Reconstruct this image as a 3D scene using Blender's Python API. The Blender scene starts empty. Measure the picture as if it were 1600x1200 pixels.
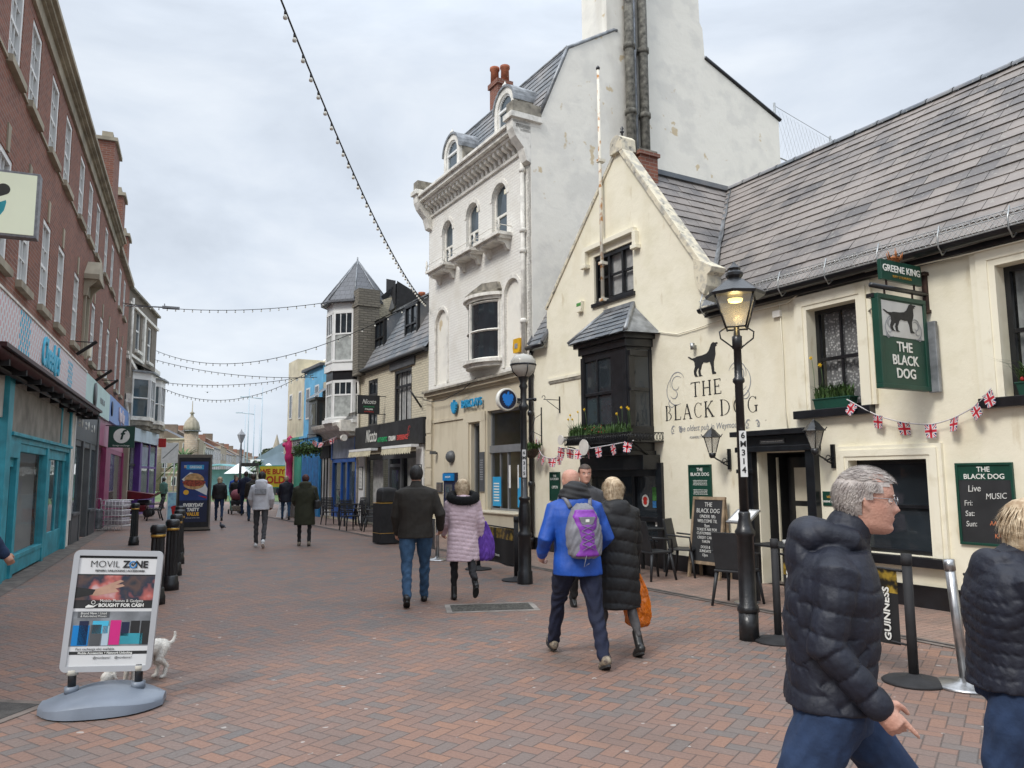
import bpy, math, random
import numpy as np
from mathutils import Vector, Matrix, noise
from mathutils.geometry import tessellate_polygon
R = math.radians
sc = bpy.context.scene
COL = sc.collection
random.seed(7)

# ------------------------------------------------------------------ camera, sky, sun, exposure
cam_d = bpy.data.cameras.new('camera'); cam = bpy.data.objects.new('camera', cam_d); COL.objects.link(cam)
cam_d.sensor_width = 36.0; cam_d.lens = 36.0*1202/1600; cam_d.clip_end = 3000; cam_d.clip_start = 0.05
_p = math.atan(143/1202.0); _r = R(0.4)
_f = Vector((0, math.cos(_p), math.sin(_p))); _u = Vector((0, -math.sin(_p), math.cos(_p))); _x = Vector((1, 0, 0))
_u2 = _u*math.cos(_r) + _x*math.sin(_r); _x2 = _x*math.cos(_r) - _u*math.sin(_r)
cam.matrix_world = Matrix((( _x2.x, _u2.x, -_f.x, 0), (_x2.y, _u2.y, -_f.y, 0), (_x2.z, _u2.z, -_f.z, 1.65), (0, 0, 0, 1)))
sc.camera = cam
sc.render.resolution_x = 1024; sc.render.resolution_y = 768
sc.view_settings.view_transform = 'Standard'; sc.view_settings.look = 'None'
sc.view_settings.exposure = 0.58; sc.view_settings.gamma = 1.0

world = bpy.data.worlds.new('World'); sc.world = world; world.use_nodes = True
wt = world.node_tree; wt.nodes.clear()
def _n(t, typ, **kw):
    n = t.nodes.new(typ)
    for k, v in kw.items():
        if k.startswith('i_'): n.inputs[k[2:].replace('_', ' ')].default_value = v
        else: setattr(n, k, v)
    return n
wo = _n(wt, 'ShaderNodeOutputWorld'); bg = _n(wt, 'ShaderNodeBackground')
sky = _n(wt, 'ShaderNodeTexSky'); sky.sky_type = 'NISHITA'; sky.sun_disc = False
sky.sun_elevation = R(42); sky.sun_rotation = R(150); sky.air_density = 1.2; sky.dust_density = 2.0
skb = _n(wt, 'ShaderNodeVectorMath', operation='SCALE'); skb.inputs['Scale'].default_value = 0.055
wt.links.new(sky.outputs[0], skb.inputs[0])
tc = _n(wt, 'ShaderNodeTexCoord'); mp = _n(wt, 'ShaderNodeMapping'); mp.inputs['Scale'].default_value = (1.0, 1.0, 2.6)
wt.links.new(tc.outputs['Generated'], mp.inputs[0])
n1 = _n(wt, 'ShaderNodeTexNoise'); n1.inputs['Scale'].default_value = 2.3; n1.inputs['Detail'].default_value = 7; n1.inputs['Roughness'].default_value = 0.55; n1.inputs['Distortion'].default_value = .4
wt.links.new(mp.outputs[0], n1.inputs['Vector'])
cr = _n(wt, 'ShaderNodeValToRGB')
cr.color_ramp.elements[0].position = 0.33; cr.color_ramp.elements[0].color = (0.43, 0.475, 0.54, 1)
cr.color_ramp.elements[1].position = 0.66; cr.color_ramp.elements[1].color = (0.64, 0.68, 0.73, 1)
e = cr.color_ramp.elements.new(0.5); e.color = (0.53, 0.58, 0.65, 1)
wt.links.new(n1.outputs[0], cr.inputs[0])
mx = _n(wt, 'ShaderNodeMix', data_type='RGBA'); mx.inputs['Factor'].default_value = 0.9
wt.links.new(skb.outputs[0], mx.inputs[6]); wt.links.new(cr.outputs[0], mx.inputs[7])
wt.links.new(mx.outputs[2], bg.inputs[0])
sxz = _n(wt, 'ShaderNodeSeparateXYZ'); wt.links.new(tc.outputs['Generated'], sxz.inputs[0])
zr = _n(wt, 'ShaderNodeMapRange', interpolation_type='SMOOTHSTEP'); zr.inputs['From Min'].default_value = .45; zr.inputs['From Max'].default_value = .95; zr.inputs['To Min'].default_value = 1.0; zr.inputs['To Max'].default_value = 2.8
wt.links.new(sxz.outputs[2], zr.inputs['Value']); wt.links.new(zr.outputs[0], bg.inputs[1])      # overcast: brightest overhead
wt.links.new(bg.outputs[0], wo.inputs[0])

sun_d = bpy.data.lights.new('sun', 'SUN'); sun_d.energy = 1.5; sun_d.angle = R(16); sun_d.color = (1.0, 0.96, 0.9)
sun = bpy.data.objects.new('sun', sun_d); COL.objects.link(sun)
_el, _az = R(46), R(222)      # sun high, behind and left of the camera
_d = Vector((math.sin(_az)*math.cos(_el), math.cos(_az)*math.cos(_el), math.sin(_el)))
sun.rotation_euler = _d.to_track_quat('Z', 'Y').to_euler(); sun.location = (0, 0, 30)
sky.sun_elevation = _el; sky.sun_rotation = _az

# ------------------------------------------------------------------ frames (facade lines): x along, y into the building
class Fr:
    def __init__(s, o, rot): s.o = Vector((o[0], o[1], 0)); s.rot = rot; s.d = Vector((math.cos(rot), math.sin(rot), 0)); s.n = Vector((-s.d.y, s.d.x, 0))
    def w(s, a, b=0, z=0): return s.o + s.d*a + s.n*b + Vector((0, 0, z))
P = Fr((2.84, 13.53), R(-60)); L = Fr((-8.36, 12.81), math.atan2(.925, -.381)); W = Fr((0, 0), 0)
SH = {}
def thing(name, label, cat, fr=W, loc=(0, 0, 0), rz=0, group=None, absf=False, kind=None):
    o = bpy.data.objects.new(name, None); COL.objects.link(o); o.empty_display_size = .2
    o.location = fr.w(*loc); o.rotation_euler = (0, 0, fr.rot + rz)
    if label: o['label'] = label
    if cat: o['category'] = cat
    if group: o['group'] = group
    if kind: o['kind'] = kind
    SH[o.name] = Vector(loc) if absf else Vector((0, 0, 0))
    return o
def root(o):
    while o.parent: o = o.parent
    return o
def tag(o, label, cat=None, group=None, kind=None):
    if label: o['label'] = label
    if cat: o['category'] = cat
    if group: o['group'] = group
    if kind: o['kind'] = kind
    return o
def copy_tree(o, parent=None):
    c = o.copy(); COL.objects.link(c); c.parent = parent
    for ch in list(o.children): copy_tree(ch, c)
    return c
def dup(o, fr, loc, rz=0, label=None, scale=None):
    c = copy_tree(o); c.location = fr.w(*loc); c.rotation_euler = (0, 0, fr.rot + rz)
    if label: c['label'] = label
    if scale: c.scale = (scale,)*3
    return c

class MB:
    def __init__(s): s.v = []; s.f = []; s.m = []; s.ml = []; s.sm = []; s.M = None
    def mi(s, mat):
        if mat not in s.ml: s.ml.append(mat)
        return s.ml.index(mat)
    def add(s, vs, fs, mat, smooth=False):
        b = len(s.v); k = s.mi(mat)
        if s.M is not None: vs = [s.M @ Vector(p) for p in vs]
        s.v += [tuple(p) for p in vs]
        for f in fs: s.f.append(tuple(b+i for i in f)); s.m.append(k); s.sm.append(smooth)
        return s
    def box(s, x0, x1, y0, y1, z0, z1, mat):
        if x0 > x1: x0, x1 = x1, x0
        if y0 > y1: y0, y1 = y1, y0
        if z0 > z1: z0, z1 = z1, z0
        return s.add([(x0, y0, z0), (x1, y0, z0), (x1, y1, z0), (x0, y1, z0), (x0, y0, z1), (x1, y0, z1), (x1, y1, z1), (x0, y1, z1)],
              [(0, 3, 2, 1), (4, 5, 6, 7), (0, 1, 5, 4), (1, 2, 6, 5), (2, 3, 7, 6), (3, 0, 4, 7)], mat)
    def face(s, pts, mat): return s.add(pts, [tuple(range(len(pts)))], mat)
    def xz(s, pts, y0, y1, mat):            # outline in x,z extruded between y0 (front) and y1
        n = len(pts)
        a = sum(pts[i][0]*pts[(i+1) % n][1]-pts[(i+1) % n][0]*pts[i][1] for i in range(n))
        if a < 0: pts = pts[::-1]
        vs = [(p[0], y0, p[1]) for p in pts]+[(p[0], y1, p[1]) for p in pts]
        tr = tessellate_polygon([[Vector((p[0], p[1], 0)) for p in pts]])
        fs = []
        for t in tr:
            A, B, C = [pts[i] for i in t]
            cr_ = (B[0]-A[0])*(C[1]-A[1])-(C[0]-A[0])*(B[1]-A[1])
            t = t if cr_ > 0 else t[::-1]
            fs.append(t); fs.append(tuple(i+n for i in t[::-1]))
        fs += [(i, i+n, (i+1) % n+n, (i+1) % n) for i in range(n)]
        return s.add(vs, fs, mat)
    def yz(s, pts, x0, x1, mat):            # outline in y,z extruded along x
        M0 = s.M; T = Matrix(((0, 1, 0, 0), (1, 0, 0, 0), (0, 0, 1, 0), (0, 0, 0, 1)))
        s.M = (M0 @ T) if M0 is not None else T
        s.xz(pts, x0, x1, mat); s.M = M0
        return s
    def xy(s, pts, z0, z1, mat):
        M0 = s.M; T = Matrix(((1, 0, 0, 0), (0, 0, 1, 0), (0, 1, 0, 0), (0, 0, 0, 1)))
        s.M = (M0 @ T) if M0 is not None else T
        s.xz(pts, z0, z1, mat); s.M = M0
        return s
    def wall(s, outline, holes, mat, rev=.12, y=0, rmat=None):     # pierced wall face with reveals
        loops = [[Vector((p[0], p[1], 0)) for p in outline]]+[[Vector((p[0], p[1], 0)) for p in h] for h in holes]
        fl = [p for l in loops for p in l]
        fs = []
        for t in tessellate_polygon(loops):
            A, B, C = [fl[i] for i in t]
            fs.append(t if (B.x-A.x)*(C.y-A.y)-(C.x-A.x)*(B.y-A.y) > 0 else t[::-1])
        s.add([(p.x, y, p.y) for p in fl], fs, mat)
        for h in holes:
            n = len(h)
            s.add([(p[0], y, p[1]) for p in h]+[(p[0], y+rev, p[1]) for p in h], [(i, (i+1) % n, (i+1) % n+n, i+n) for i in range(n)], rmat or mat)
        return s
    def tube(s, pts, r, mat, n=8, caps=True, smooth=True):
        pts = [Vector(p) for p in pts]; k = len(pts); vs = []; rs = r if isinstance(r, (list, tuple)) else [r]*k
        up = None
        for i, p in enumerate(pts):
            t = (pts[min(i+1, k-1)]-pts[max(i-1, 0)]).normalized()
            if up is None: up = Vector((0, 0, 1)) if abs(t.z) < .9 else Vector((0, 1, 0))
            a = t.cross(up).normalized(); b = a.cross(t).normalized(); up = b
            for j in range(n):
                an = 2*math.pi*j/n; vs.append(p+(a*math.cos(an)+b*math.sin(an))*rs[i])
        fs = [(i*n+j, i*n+(j+1) % n, (i+1)*n+(j+1) % n, (i+1)*n+j) for i in range(k-1) for j in range(n)]
        if caps: fs += [tuple(range(n))[::-1], tuple(range((k-1)*n, k*n))]
        return s.add(vs, fs, mat, smooth)
    def lathe(s, prof, c, mat, n=20, a0=0, a1=2*math.pi, smooth=True):
        vs = []; full = abs(a1-a0-2*math.pi) < 1e-4; m = n if full else n+1
        for r, z in prof:
            for j in range(m):
                a = a0+(a1-a0)*j/n; vs.append((c[0]+r*math.cos(a), c[1]+r*math.sin(a), c[2]+z))
        fs = [(i*m+j, i*m+(j+1) % m, (i+1)*m+(j+1) % m, (i+1)*m+j) for i in range(len(prof)-1) for j in range(n if full else n)]
        s.add(vs, fs, mat, smooth)
        if full and prof[0][0] > 1e-4: s.f.append(tuple(len(s.v)-len(vs)+j for j in range(m))[::-1]); s.m.append(s.mi(mat)); s.sm.append(False)
        if full and prof[-1][0] > 1e-4: s.f.append(tuple(len(s.v)-m+j for j in range(m))); s.m.append(s.mi(mat)); s.sm.append(False)
        return s
    def ball(s, c, r, mat, n=12, m=8):
        rx, ry, rz = r if isinstance(r, (tuple, list)) else (r, r, r)
        vs = [(c[0]+rx*math.sin(math.pi*i/m)*math.cos(2*math.pi*j/n), c[1]+ry*math.sin(math.pi*i/m)*math.sin(2*math.pi*j/n), c[2]+rz*math.cos(math.pi*i/m)) for i in range(m+1) for j in range(n)]
        fs = [(i*n+j, (i+1)*n+j, (i+1)*n+(j+1) % n, i*n+(j+1) % n) for i in range(m) for j in range(n)]
        return s.add(vs, fs, mat, True)
    def arch(s, cx, zc, ro, ri, y0, y1, mat, a0=0, a1=180, n=16, ez=1.0):
        vs = []
        for i in range(n+1):
            a = R(a0+(a1-a0)*i/n); c, q = math.cos(a), math.sin(a)*ez
            for rr, yy in ((ro, y0), (ri, y0), (ri, y1), (ro, y1)): vs.append((cx+rr*c, yy, zc+rr*q))
        fs = []
        for i in range(n):
            b = i*4; d = b+4
            fs += [(b, d, d+1, b+1), (b+1, d+1, d+2, b+2), (b+3, b, d, d+3)[::-1], (b+2, d+2, d+3, b+3)]
        fs += [(0, 1, 2, 3), tuple(n*4+i for i in (3, 2, 1, 0))]
        return s.add(vs, fs, mat)
    def build(s, name, parent=None, label=None, bevel=0, cat=None, kind=None, group=None):
        me = bpy.data.meshes.new(name)
        sh = SH.get(root(parent).name, Vector((0, 0, 0))) if parent else Vector((0, 0, 0))
        me.from_pydata([(a-sh.x, b-sh.y, c-sh.z) for a, b, c in s.v], [], s.f)
        for m in s.ml: me.materials.append(m)
        me.polygons.foreach_set('material_index', s.m); me.polygons.foreach_set('use_smooth', s.sm)
        me.validate(); me.update()
        o = bpy.data.objects.new(name, me); COL.objects.link(o)
        if parent: o.parent = parent
        if bevel:
            b = o.modifiers.new('bevel', 'BEVEL'); b.width = bevel; b.segments = 2; b.limit_method = 'ANGLE'
        if label or cat or kind or group: tag(o, label, cat, group, kind)
        return o

def text_mesh(txt, size, mat, M, name='lettering', parent=None, align='CENTER', weight=0, depth=.002, shear=0, xs=1.0, space=1.0, label=None, lsp=1.0):
    cu = bpy.data.curves.new('t', 'FONT'); cu.body = txt; cu.size = size; cu.align_x = align; cu.align_y = 'CENTER'
    cu.offset = weight; cu.extrude = depth; cu.shear = shear; cu.space_character = space; cu.space_line = lsp; cu.resolution_u = 3
    o = bpy.data.objects.new('t', cu); COL.objects.link(o)
    dg = bpy.context.evaluated_depsgraph_get(); dg.update()
    me = bpy.data.meshes.new_from_object(o.evaluated_get(dg)); bpy.data.objects.remove(o)
    me.transform(Matrix.Diagonal((xs, 1, 1, 1)))
    sh = SH.get(root(parent).name, Vector((0, 0, 0))) if parent else Vector((0, 0, 0))
    me.transform(Matrix.Translation(-sh) @ M); me.materials.clear(); me.materials.append(mat); me.name = name
    o = bpy.data.objects.new(name, me); COL.objects.link(o)
    if parent: o.parent = parent
    if label: o['label'] = label
    return o
def MF(x, y, z, rz=0, ry=0, rx=0):       # text plane facing local -y (toward the street)
    return Matrix.Translation((x, y, z)) @ Matrix.Rotation(rz, 4, 'Z') @ Matrix.Rotation(ry, 4, 'Y') @ Matrix.Rotation(R(90)+rx, 4, 'X')

# ------------------------------------------------------------------ materials
def mat(name, col, rough=.7, var=.12, scale=3, bump=.15, bscale=None, metal=0, spec=None, col2=None, detail=5, emis=None, coat=0, streak=False, lo=.35, hi=.65, dist=.01):
    m = bpy.data.materials.new(name); m.use_nodes = True; t = m.node_tree; b = t.nodes['Principled BSDF']
    b.inputs['Roughness'].default_value = rough; b.inputs['Metallic'].default_value = metal
    if spec is not None: b.inputs['Specular IOR Level'].default_value = spec
    if coat: b.inputs['Coat Weight'].default_value = coat
    c = tuple(col)+(1,); c2 = (tuple(col2)+(1,)) if col2 else tuple(max(0, x*(1-var*1.6)) for x in col)+(1,)
    tc = _n(t, 'ShaderNodeTexCoord'); n = _n(t, 'ShaderNodeTexNoise'); n.inputs['Scale'].default_value = scale; n.inputs['Detail'].default_value = detail
    if streak:
        mp = _n(t, 'ShaderNodeMapping'); mp.inputs['Scale'].default_value = (1, 1, .18); t.links.new(tc.outputs['Object'], mp.inputs[0]); t.links.new(mp.outputs[0], n.inputs['Vector'])
    else: t.links.new(tc.outputs['Object'], n.inputs['Vector'])
    r = _n(t, 'ShaderNodeValToRGB'); r.color_ramp.elements[0].position = lo; r.color_ramp.elements[1].position = hi
    r.color_ramp.elements[0].color = c2; r.color_ramp.elements[1].color = c
    t.links.new(n.outputs[0], r.inputs[0]); t.links.new(r.outputs[0], b.inputs['Base Color'])
    if bump:
        n2 = _n(t, 'ShaderNodeTexNoise'); n2.inputs['Scale'].default_value = bscale or scale*8; n2.inputs['Detail'].default_value = 4
        t.links.new(tc.outputs['Object'], n2.inputs['Vector'])
        bp = _n(t, 'ShaderNodeBump'); bp.inputs['Strength'].default_value = bump; bp.inputs['Distance'].default_value = dist
        t.links.new(n2.outputs[0], bp.inputs['Height']); t.links.new(bp.outputs[0], b.inputs['Normal'])
    if emis: b.inputs['Emission Color'].default_value = tuple(emis[:3])+(1,); b.inputs['Emission Strength'].default_value = emis[3]
    return m
def coords_xz(t):       # facade mapping: (x+y, z)
    tc = _n(t, 'ShaderNodeTexCoord'); sp = _n(t, 'ShaderNodeSeparateXYZ'); t.links.new(tc.outputs['Object'], sp.inputs[0])
    a = _n(t, 'ShaderNodeMath', operation='ADD'); t.links.new(sp.outputs[0], a.inputs[0]); t.links.new(sp.outputs[1], a.inputs[1])
    cb = _n(t, 'ShaderNodeCombineXYZ'); t.links.new(a.outputs[0], cb.inputs[0]); t.links.new(sp.outputs[2], cb.inputs[1])
    return tc, cb
def mixc(t, fac, a, b, mode='MIX'):
    m = _n(t, 'ShaderNodeMix', data_type='RGBA', blend_type=mode)
    for s_, v in ((0, fac), (6, a), (7, b)):
        if hasattr(v, 'links') or hasattr(v, 'node'): t.links.new(v, m.inputs[s_])
        elif isinstance(v, (int, float)): m.inputs[s_].default_value = v
        else: m.inputs[s_].default_value = tuple(v)+(1,)
    return m.outputs[2]
def noise_fac(t, vec, scale, lo, hi, detail=5):
    n = _n(t, 'ShaderNodeTexNoise'); n.inputs['Scale'].default_value = scale; n.inputs['Detail'].default_value = detail
    if vec is not None: t.links.new(vec, n.inputs['Vector'])
    mr = _n(t, 'ShaderNodeMapRange'); mr.inputs['From Min'].default_value = lo; mr.inputs['From Max'].default_value = hi
    t.links.new(n.outputs[0], mr.inputs['Value']); return mr.outputs[0]
def brickmat(name, c1, c2, mortar, bw=.225, bh=.075, ms=.01, bump=.5, rough=.85, stain=None, painted=False):
    m = bpy.data.materials.new(name); m.use_nodes = True; t = m.node_tree; b = t.nodes['Principled BSDF']; b.inputs['Roughness'].default_value = rough
    tc, cb = coords_xz(t)
    br = _n(t, 'ShaderNodeTexBrick'); br.inputs['Scale'].default_value = 1; br.inputs['Brick Width'].default_value = bw; br.inputs['Row Height'].default_value = bh
    br.inputs['Mortar Size'].default_value = ms; br.inputs['Mortar Smooth'].default_value = .3; br.inputs['Bias'].default_value = 0
    br.inputs['Color1'].default_value = tuple(c1)+(1,); br.inputs['Color2'].default_value = tuple(c2)+(1,); br.inputs['Mortar'].default_value = tuple(mortar)+(1,)
    t.links.new(cb.outputs[0], br.inputs['Vector'])
    f = noise_fac(t, tc.outputs['Object'], .9, .35, .7)
    c = mixc(t, f, br.outputs[0], tuple(x*.72 for x in c1), 'MIX') if not painted else br.outputs[0]
    if not painted:
        f2 = _n(t, 'ShaderNodeMath', operation='MULTIPLY'); t.links.new(f, f2.inputs[0]); f2.inputs[1].default_value = .35
        c = mixc(t, f2.outputs[0], br.outputs[0], tuple(x*.6 for x in c1))
    if stain:
        f3 = noise_fac(t, tc.outputs['Object'], 1.3, .5, .75); c = mixc(t, f3, c, stain)
    t.links.new(c, b.inputs['Base Color'])
    bp = _n(t, 'ShaderNodeBump'); bp.inputs['Strength'].default_value = bump; bp.inputs['Distance'].default_value = .012; bp.invert = True
    t.links.new(br.outputs['Fac'], bp.inputs['Height']); t.links.new(bp.outputs[0], b.inputs['Normal'])
    return m
def render_mat(name, base, patches, rough=.9, cracks=.3):
    m = bpy.data.materials.new(name); m.use_nodes = True; t = m.node_tree; b = t.nodes['Principled BSDF']; b.inputs['Roughness'].default_value = rough
    b.inputs['Specular IOR Level'].default_value = .25
    tc = _n(t, 'ShaderNodeTexCoord'); c = tuple(base)+(1,); cur = None
    mp = _n(t, 'ShaderNodeMapping'); mp.inputs['Scale'].default_value = (1, 1, .35); t.links.new(tc.outputs['Object'], mp.inputs[0])
    cur = base
    for (col, scale, lo, hi, st) in patches:
        f = noise_fac(t, mp.outputs[0] if st else tc.outputs['Object'], scale, lo, hi, 8)
        cur = mixc(t, f, cur, col)
    t.links.new(cur, b.inputs['Base Color'])
    n2 = _n(t, 'ShaderNodeTexNoise'); n2.inputs['Scale'].default_value = 2.2; n2.inputs['Detail'].default_value = 10; n2.inputs['Roughness'].default_value = .62
    t.links.new(tc.outputs['Object'], n2.inputs['Vector'])
    bp = _n(t, 'ShaderNodeBump'); bp.inputs['Strength'].default_value = cracks; bp.inputs['Distance'].default_value = .05
    t.links.new(n2.outputs[0], bp.inputs['Height']); t.links.new(bp.outputs[0], b.inputs['Normal'])
    return m
def slate_mat(name, c1, c2, c3):
    m = bpy.data.materials.new(name); m.use_nodes = True; t = m.node_tree; b = t.nodes['Principled BSDF']; b.inputs['Roughness'].default_value = .62
    g = _n(t, 'ShaderNodeNewGeometry'); r = _n(t, 'ShaderNodeValToRGB'); r.color_ramp.elements[0].color = tuple(c1)+(1,); r.color_ramp.elements[1].color = tuple(c2)+(1,)
    e = r.color_ramp.elements.new(.55); e.color = tuple(c3)+(1,)
    t.links.new(g.outputs['Random Per Island'], r.inputs[0])
    tc = _n(t, 'ShaderNodeTexCoord'); f = noise_fac(t, tc.outputs['Object'], 1.1, .42, .62, 6)
    c = mixc(t, f, r.outputs[0], tuple(x*.8+y*.25 for x, y in zip(c3, (.5, .42, .36))))
    f2 = noise_fac(t, tc.outputs['Object'], 22, .62, .72, 3); c = mixc(t, f2, c, (.3, .29, .25))
    t.links.new(c, b.inputs['Base Color'])
    n2 = _n(t, 'ShaderNodeTexNoise'); n2.inputs['Scale'].default_value = 14; n2.inputs['Detail'].default_value = 6; t.links.new(tc.outputs['Object'], n2.inputs['Vector'])
    bp = _n(t, 'ShaderNodeBump'); bp.inputs['Strength'].default_value = .35; bp.inputs['Distance'].default_value = .01
    t.links.new(n2.outputs[0], bp.inputs['Height']); t.links.new(bp.outputs[0], b.inputs['Normal'])
    return m
def glass_mat(name, tint=(.02, .025, .03), clear=.0, rough=.03):
    m = bpy.data.materials.new(name); m.use_nodes = True; t = m.node_tree; b = t.nodes['Principled BSDF']
    b.inputs['Roughness'].default_value = rough; b.inputs['Specular IOR Level'].default_value = .6
    tc = _n(t, 'ShaderNodeTexCoord'); n = _n(t, 'ShaderNodeTexNoise'); n.inputs['Scale'].default_value = 2.0; n.inputs['Detail'].default_value = 2
    t.links.new(tc.outputs['Object'], n.inputs['Vector'])
    r = _n(t, 'ShaderNodeValToRGB'); r.color_ramp.elements[0].color = tuple(x*.5 for x in tint)+(1,); r.color_ramp.elements[1].color = tuple(x*1.8 for x in tint)+(1,)
    t.links.new(n.outputs[0], r.inputs[0]); t.links.new(r.outputs[0], b.inputs['Base Color'])
    bp = _n(t, 'ShaderNodeBump'); bp.inputs['Strength'].default_value = .06; bp.inputs['Distance'].default_value = .05
    t.links.new(n.outputs[0], bp.inputs['Height']); t.links.new(bp.outputs[0], b.inputs['Normal'])
    if clear:
        tr = _n(t, 'ShaderNodeBsdfTransparent'); ms = _n(t, 'ShaderNodeMixShader'); ms.inputs[0].default_value = clear
        o = t.nodes['Material Output']; t.links.new(b.outputs[0], ms.inputs[1]); t.links.new(tr.outputs[0], ms.inputs[2]); t.links.new(ms.outputs[0], o.inputs[0])
        b.inputs['Roughness'].default_value = .0; 
    return m
m_cream = render_mat('cream_render', (.80, .75, .60), [((.73, .68, .52), 2.0, .48, .68, 0), ((.64, .56, .38), 1.2, .60, .82, 1), ((.60, .52, .36), 4.5, .62, .74, 1), ((.45, .40, .3), 14, .70, .78, 0)], cracks=.32)
m_cream2 = render_mat('cream_trim', (.80, .755, .61), [((.66, .60, .45), 4, .55, .75, 0)], cracks=.15)
m_white_r = render_mat('white_render', (.80, .775, .70), [((.72, .70, .64), 1.6, .47, .60, 0), ((.64, .61, .54), .9, .58, .72, 1), ((.60, .50, .34), 2.1, .655, .69, 0)], cracks=.35)
m_bank = render_mat('bank_stone_paint', (.58, .52, .40), [((.48, .42, .31), 2.5, .5, .7, 1), ((.33, .29, .22), 5, .68, .8, 1)], cracks=.2)
m_whitebrick = brickmat('white_painted_brick', (.80, .785, .73), (.77, .75, .70), (.70, .68, .63), bump=.6, stain=(.68, .65, .58), painted=True)
m_creambrick = brickmat('cream_painted_brick', (.62, .56, .42), (.55, .50, .38), (.42, .38, .29), bump=.9, painted=True)
m_brick = brickmat('red_brick', (.26, .092, .055), (.165, .060, .040), (.25, .19, .155), ms=.009)
m_brownbrick = brickmat('grey_brown_brick', (.20, .165, .13), (.15, .125, .10), (.22, .2, .17))
m_rubble = brickmat('rubble_stone', (.24, .215, .17), (.16, .145, .12), (.12, .11, .09), bw=.3, bh=.09, ms=.02, bump=1)
m_stone = mat('pale_stone', (.42, .37, .28), .9, .25, 2, .3, 20, streak=True)
m_stone_d = mat('weathered_stone', (.36, .33, .27), .9, .45, 4, .5, 18, lo=.3, hi=.7)
m_trimw = mat('weathered_white_trim', (.78, .755, .69), .8, .22, 5, .3, 25, lo=.3, hi=.55)
m_white = mat('white_paint', (.78, .78, .76), .45, .05, 4, .05)
m_black = mat('black_gloss_paint', (.012, .013, .016), .32, .3, 6, .12, 30, coat=.2)
m_blackm = mat('black_matt', (.02, .02, .022), .75, .3, 6, .1)
m_iron = mat('black_cast_iron', (.014, .015, .017), .38, .35, 9, .3, 45, coat=.15)
m_slate = slate_mat('slate_purple_grey', (.10, .092, .09), (.215, .187, .165), (.14, .126, .118))
m_slate2 = slate_mat('slate_blue_grey', (.10, .115, .135), (.16, .175, .19), (.125, .14, .155))
m_lead = mat('lead_sheet', (.30, .315, .33), .45, .35, 5, .3, 20, metal=.35)
m_green = mat('dark_green_paint', (.006, .055, .035), .45, .15, 4, .05)
m_lwhite = mat('white_lettering', (.75, .75, .70), .6, .05, 6, 0)
m_gold = mat('gold_paint', (.62, .36, .07), .35, .2, 30, .1, metal=.5)
m_teal = mat('teal_paint', (.04, .36, .45), .5, .25, 3, .1)
m_grey = mat('grey_paint', (.09, .095, .10), .5, .15, 3, .05)
m_glass = glass_mat('dark_window_glass')
m_glassc = glass_mat('clear_window_glass', (.02, .025, .03), clear=.80)
m_glassb = glass_mat('bluish_window_glass', (.05, .07, .085))
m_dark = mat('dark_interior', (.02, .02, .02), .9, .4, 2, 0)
m_roomg = mat('grey_room_wall', (.62, .61, .57), .9, .2, 1.5, 0)
m_lace = None
m_galv = mat('galvanised_wire', (.45, .46, .45), .4, .2, 20, 0, metal=.8)
m_steel = mat('brushed_steel', (.5, .5, .5), .3, .2, 12, .05, metal=.9)
m_soil = mat('dark_soil', (.03, .02, .015), 1, .4, 20, .5)
m_leaf = mat('green_leaf', (.07, .14, .03), .6, .5, 14, 0, col2=(.03, .07, .02))
m_daff = mat('daffodil_yellow', (.85, .55, .02), .6, .2, 20, 0)
m_redf = mat('red_flower', (.5, .02, .02), .6, .2, 20, 0)
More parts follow.
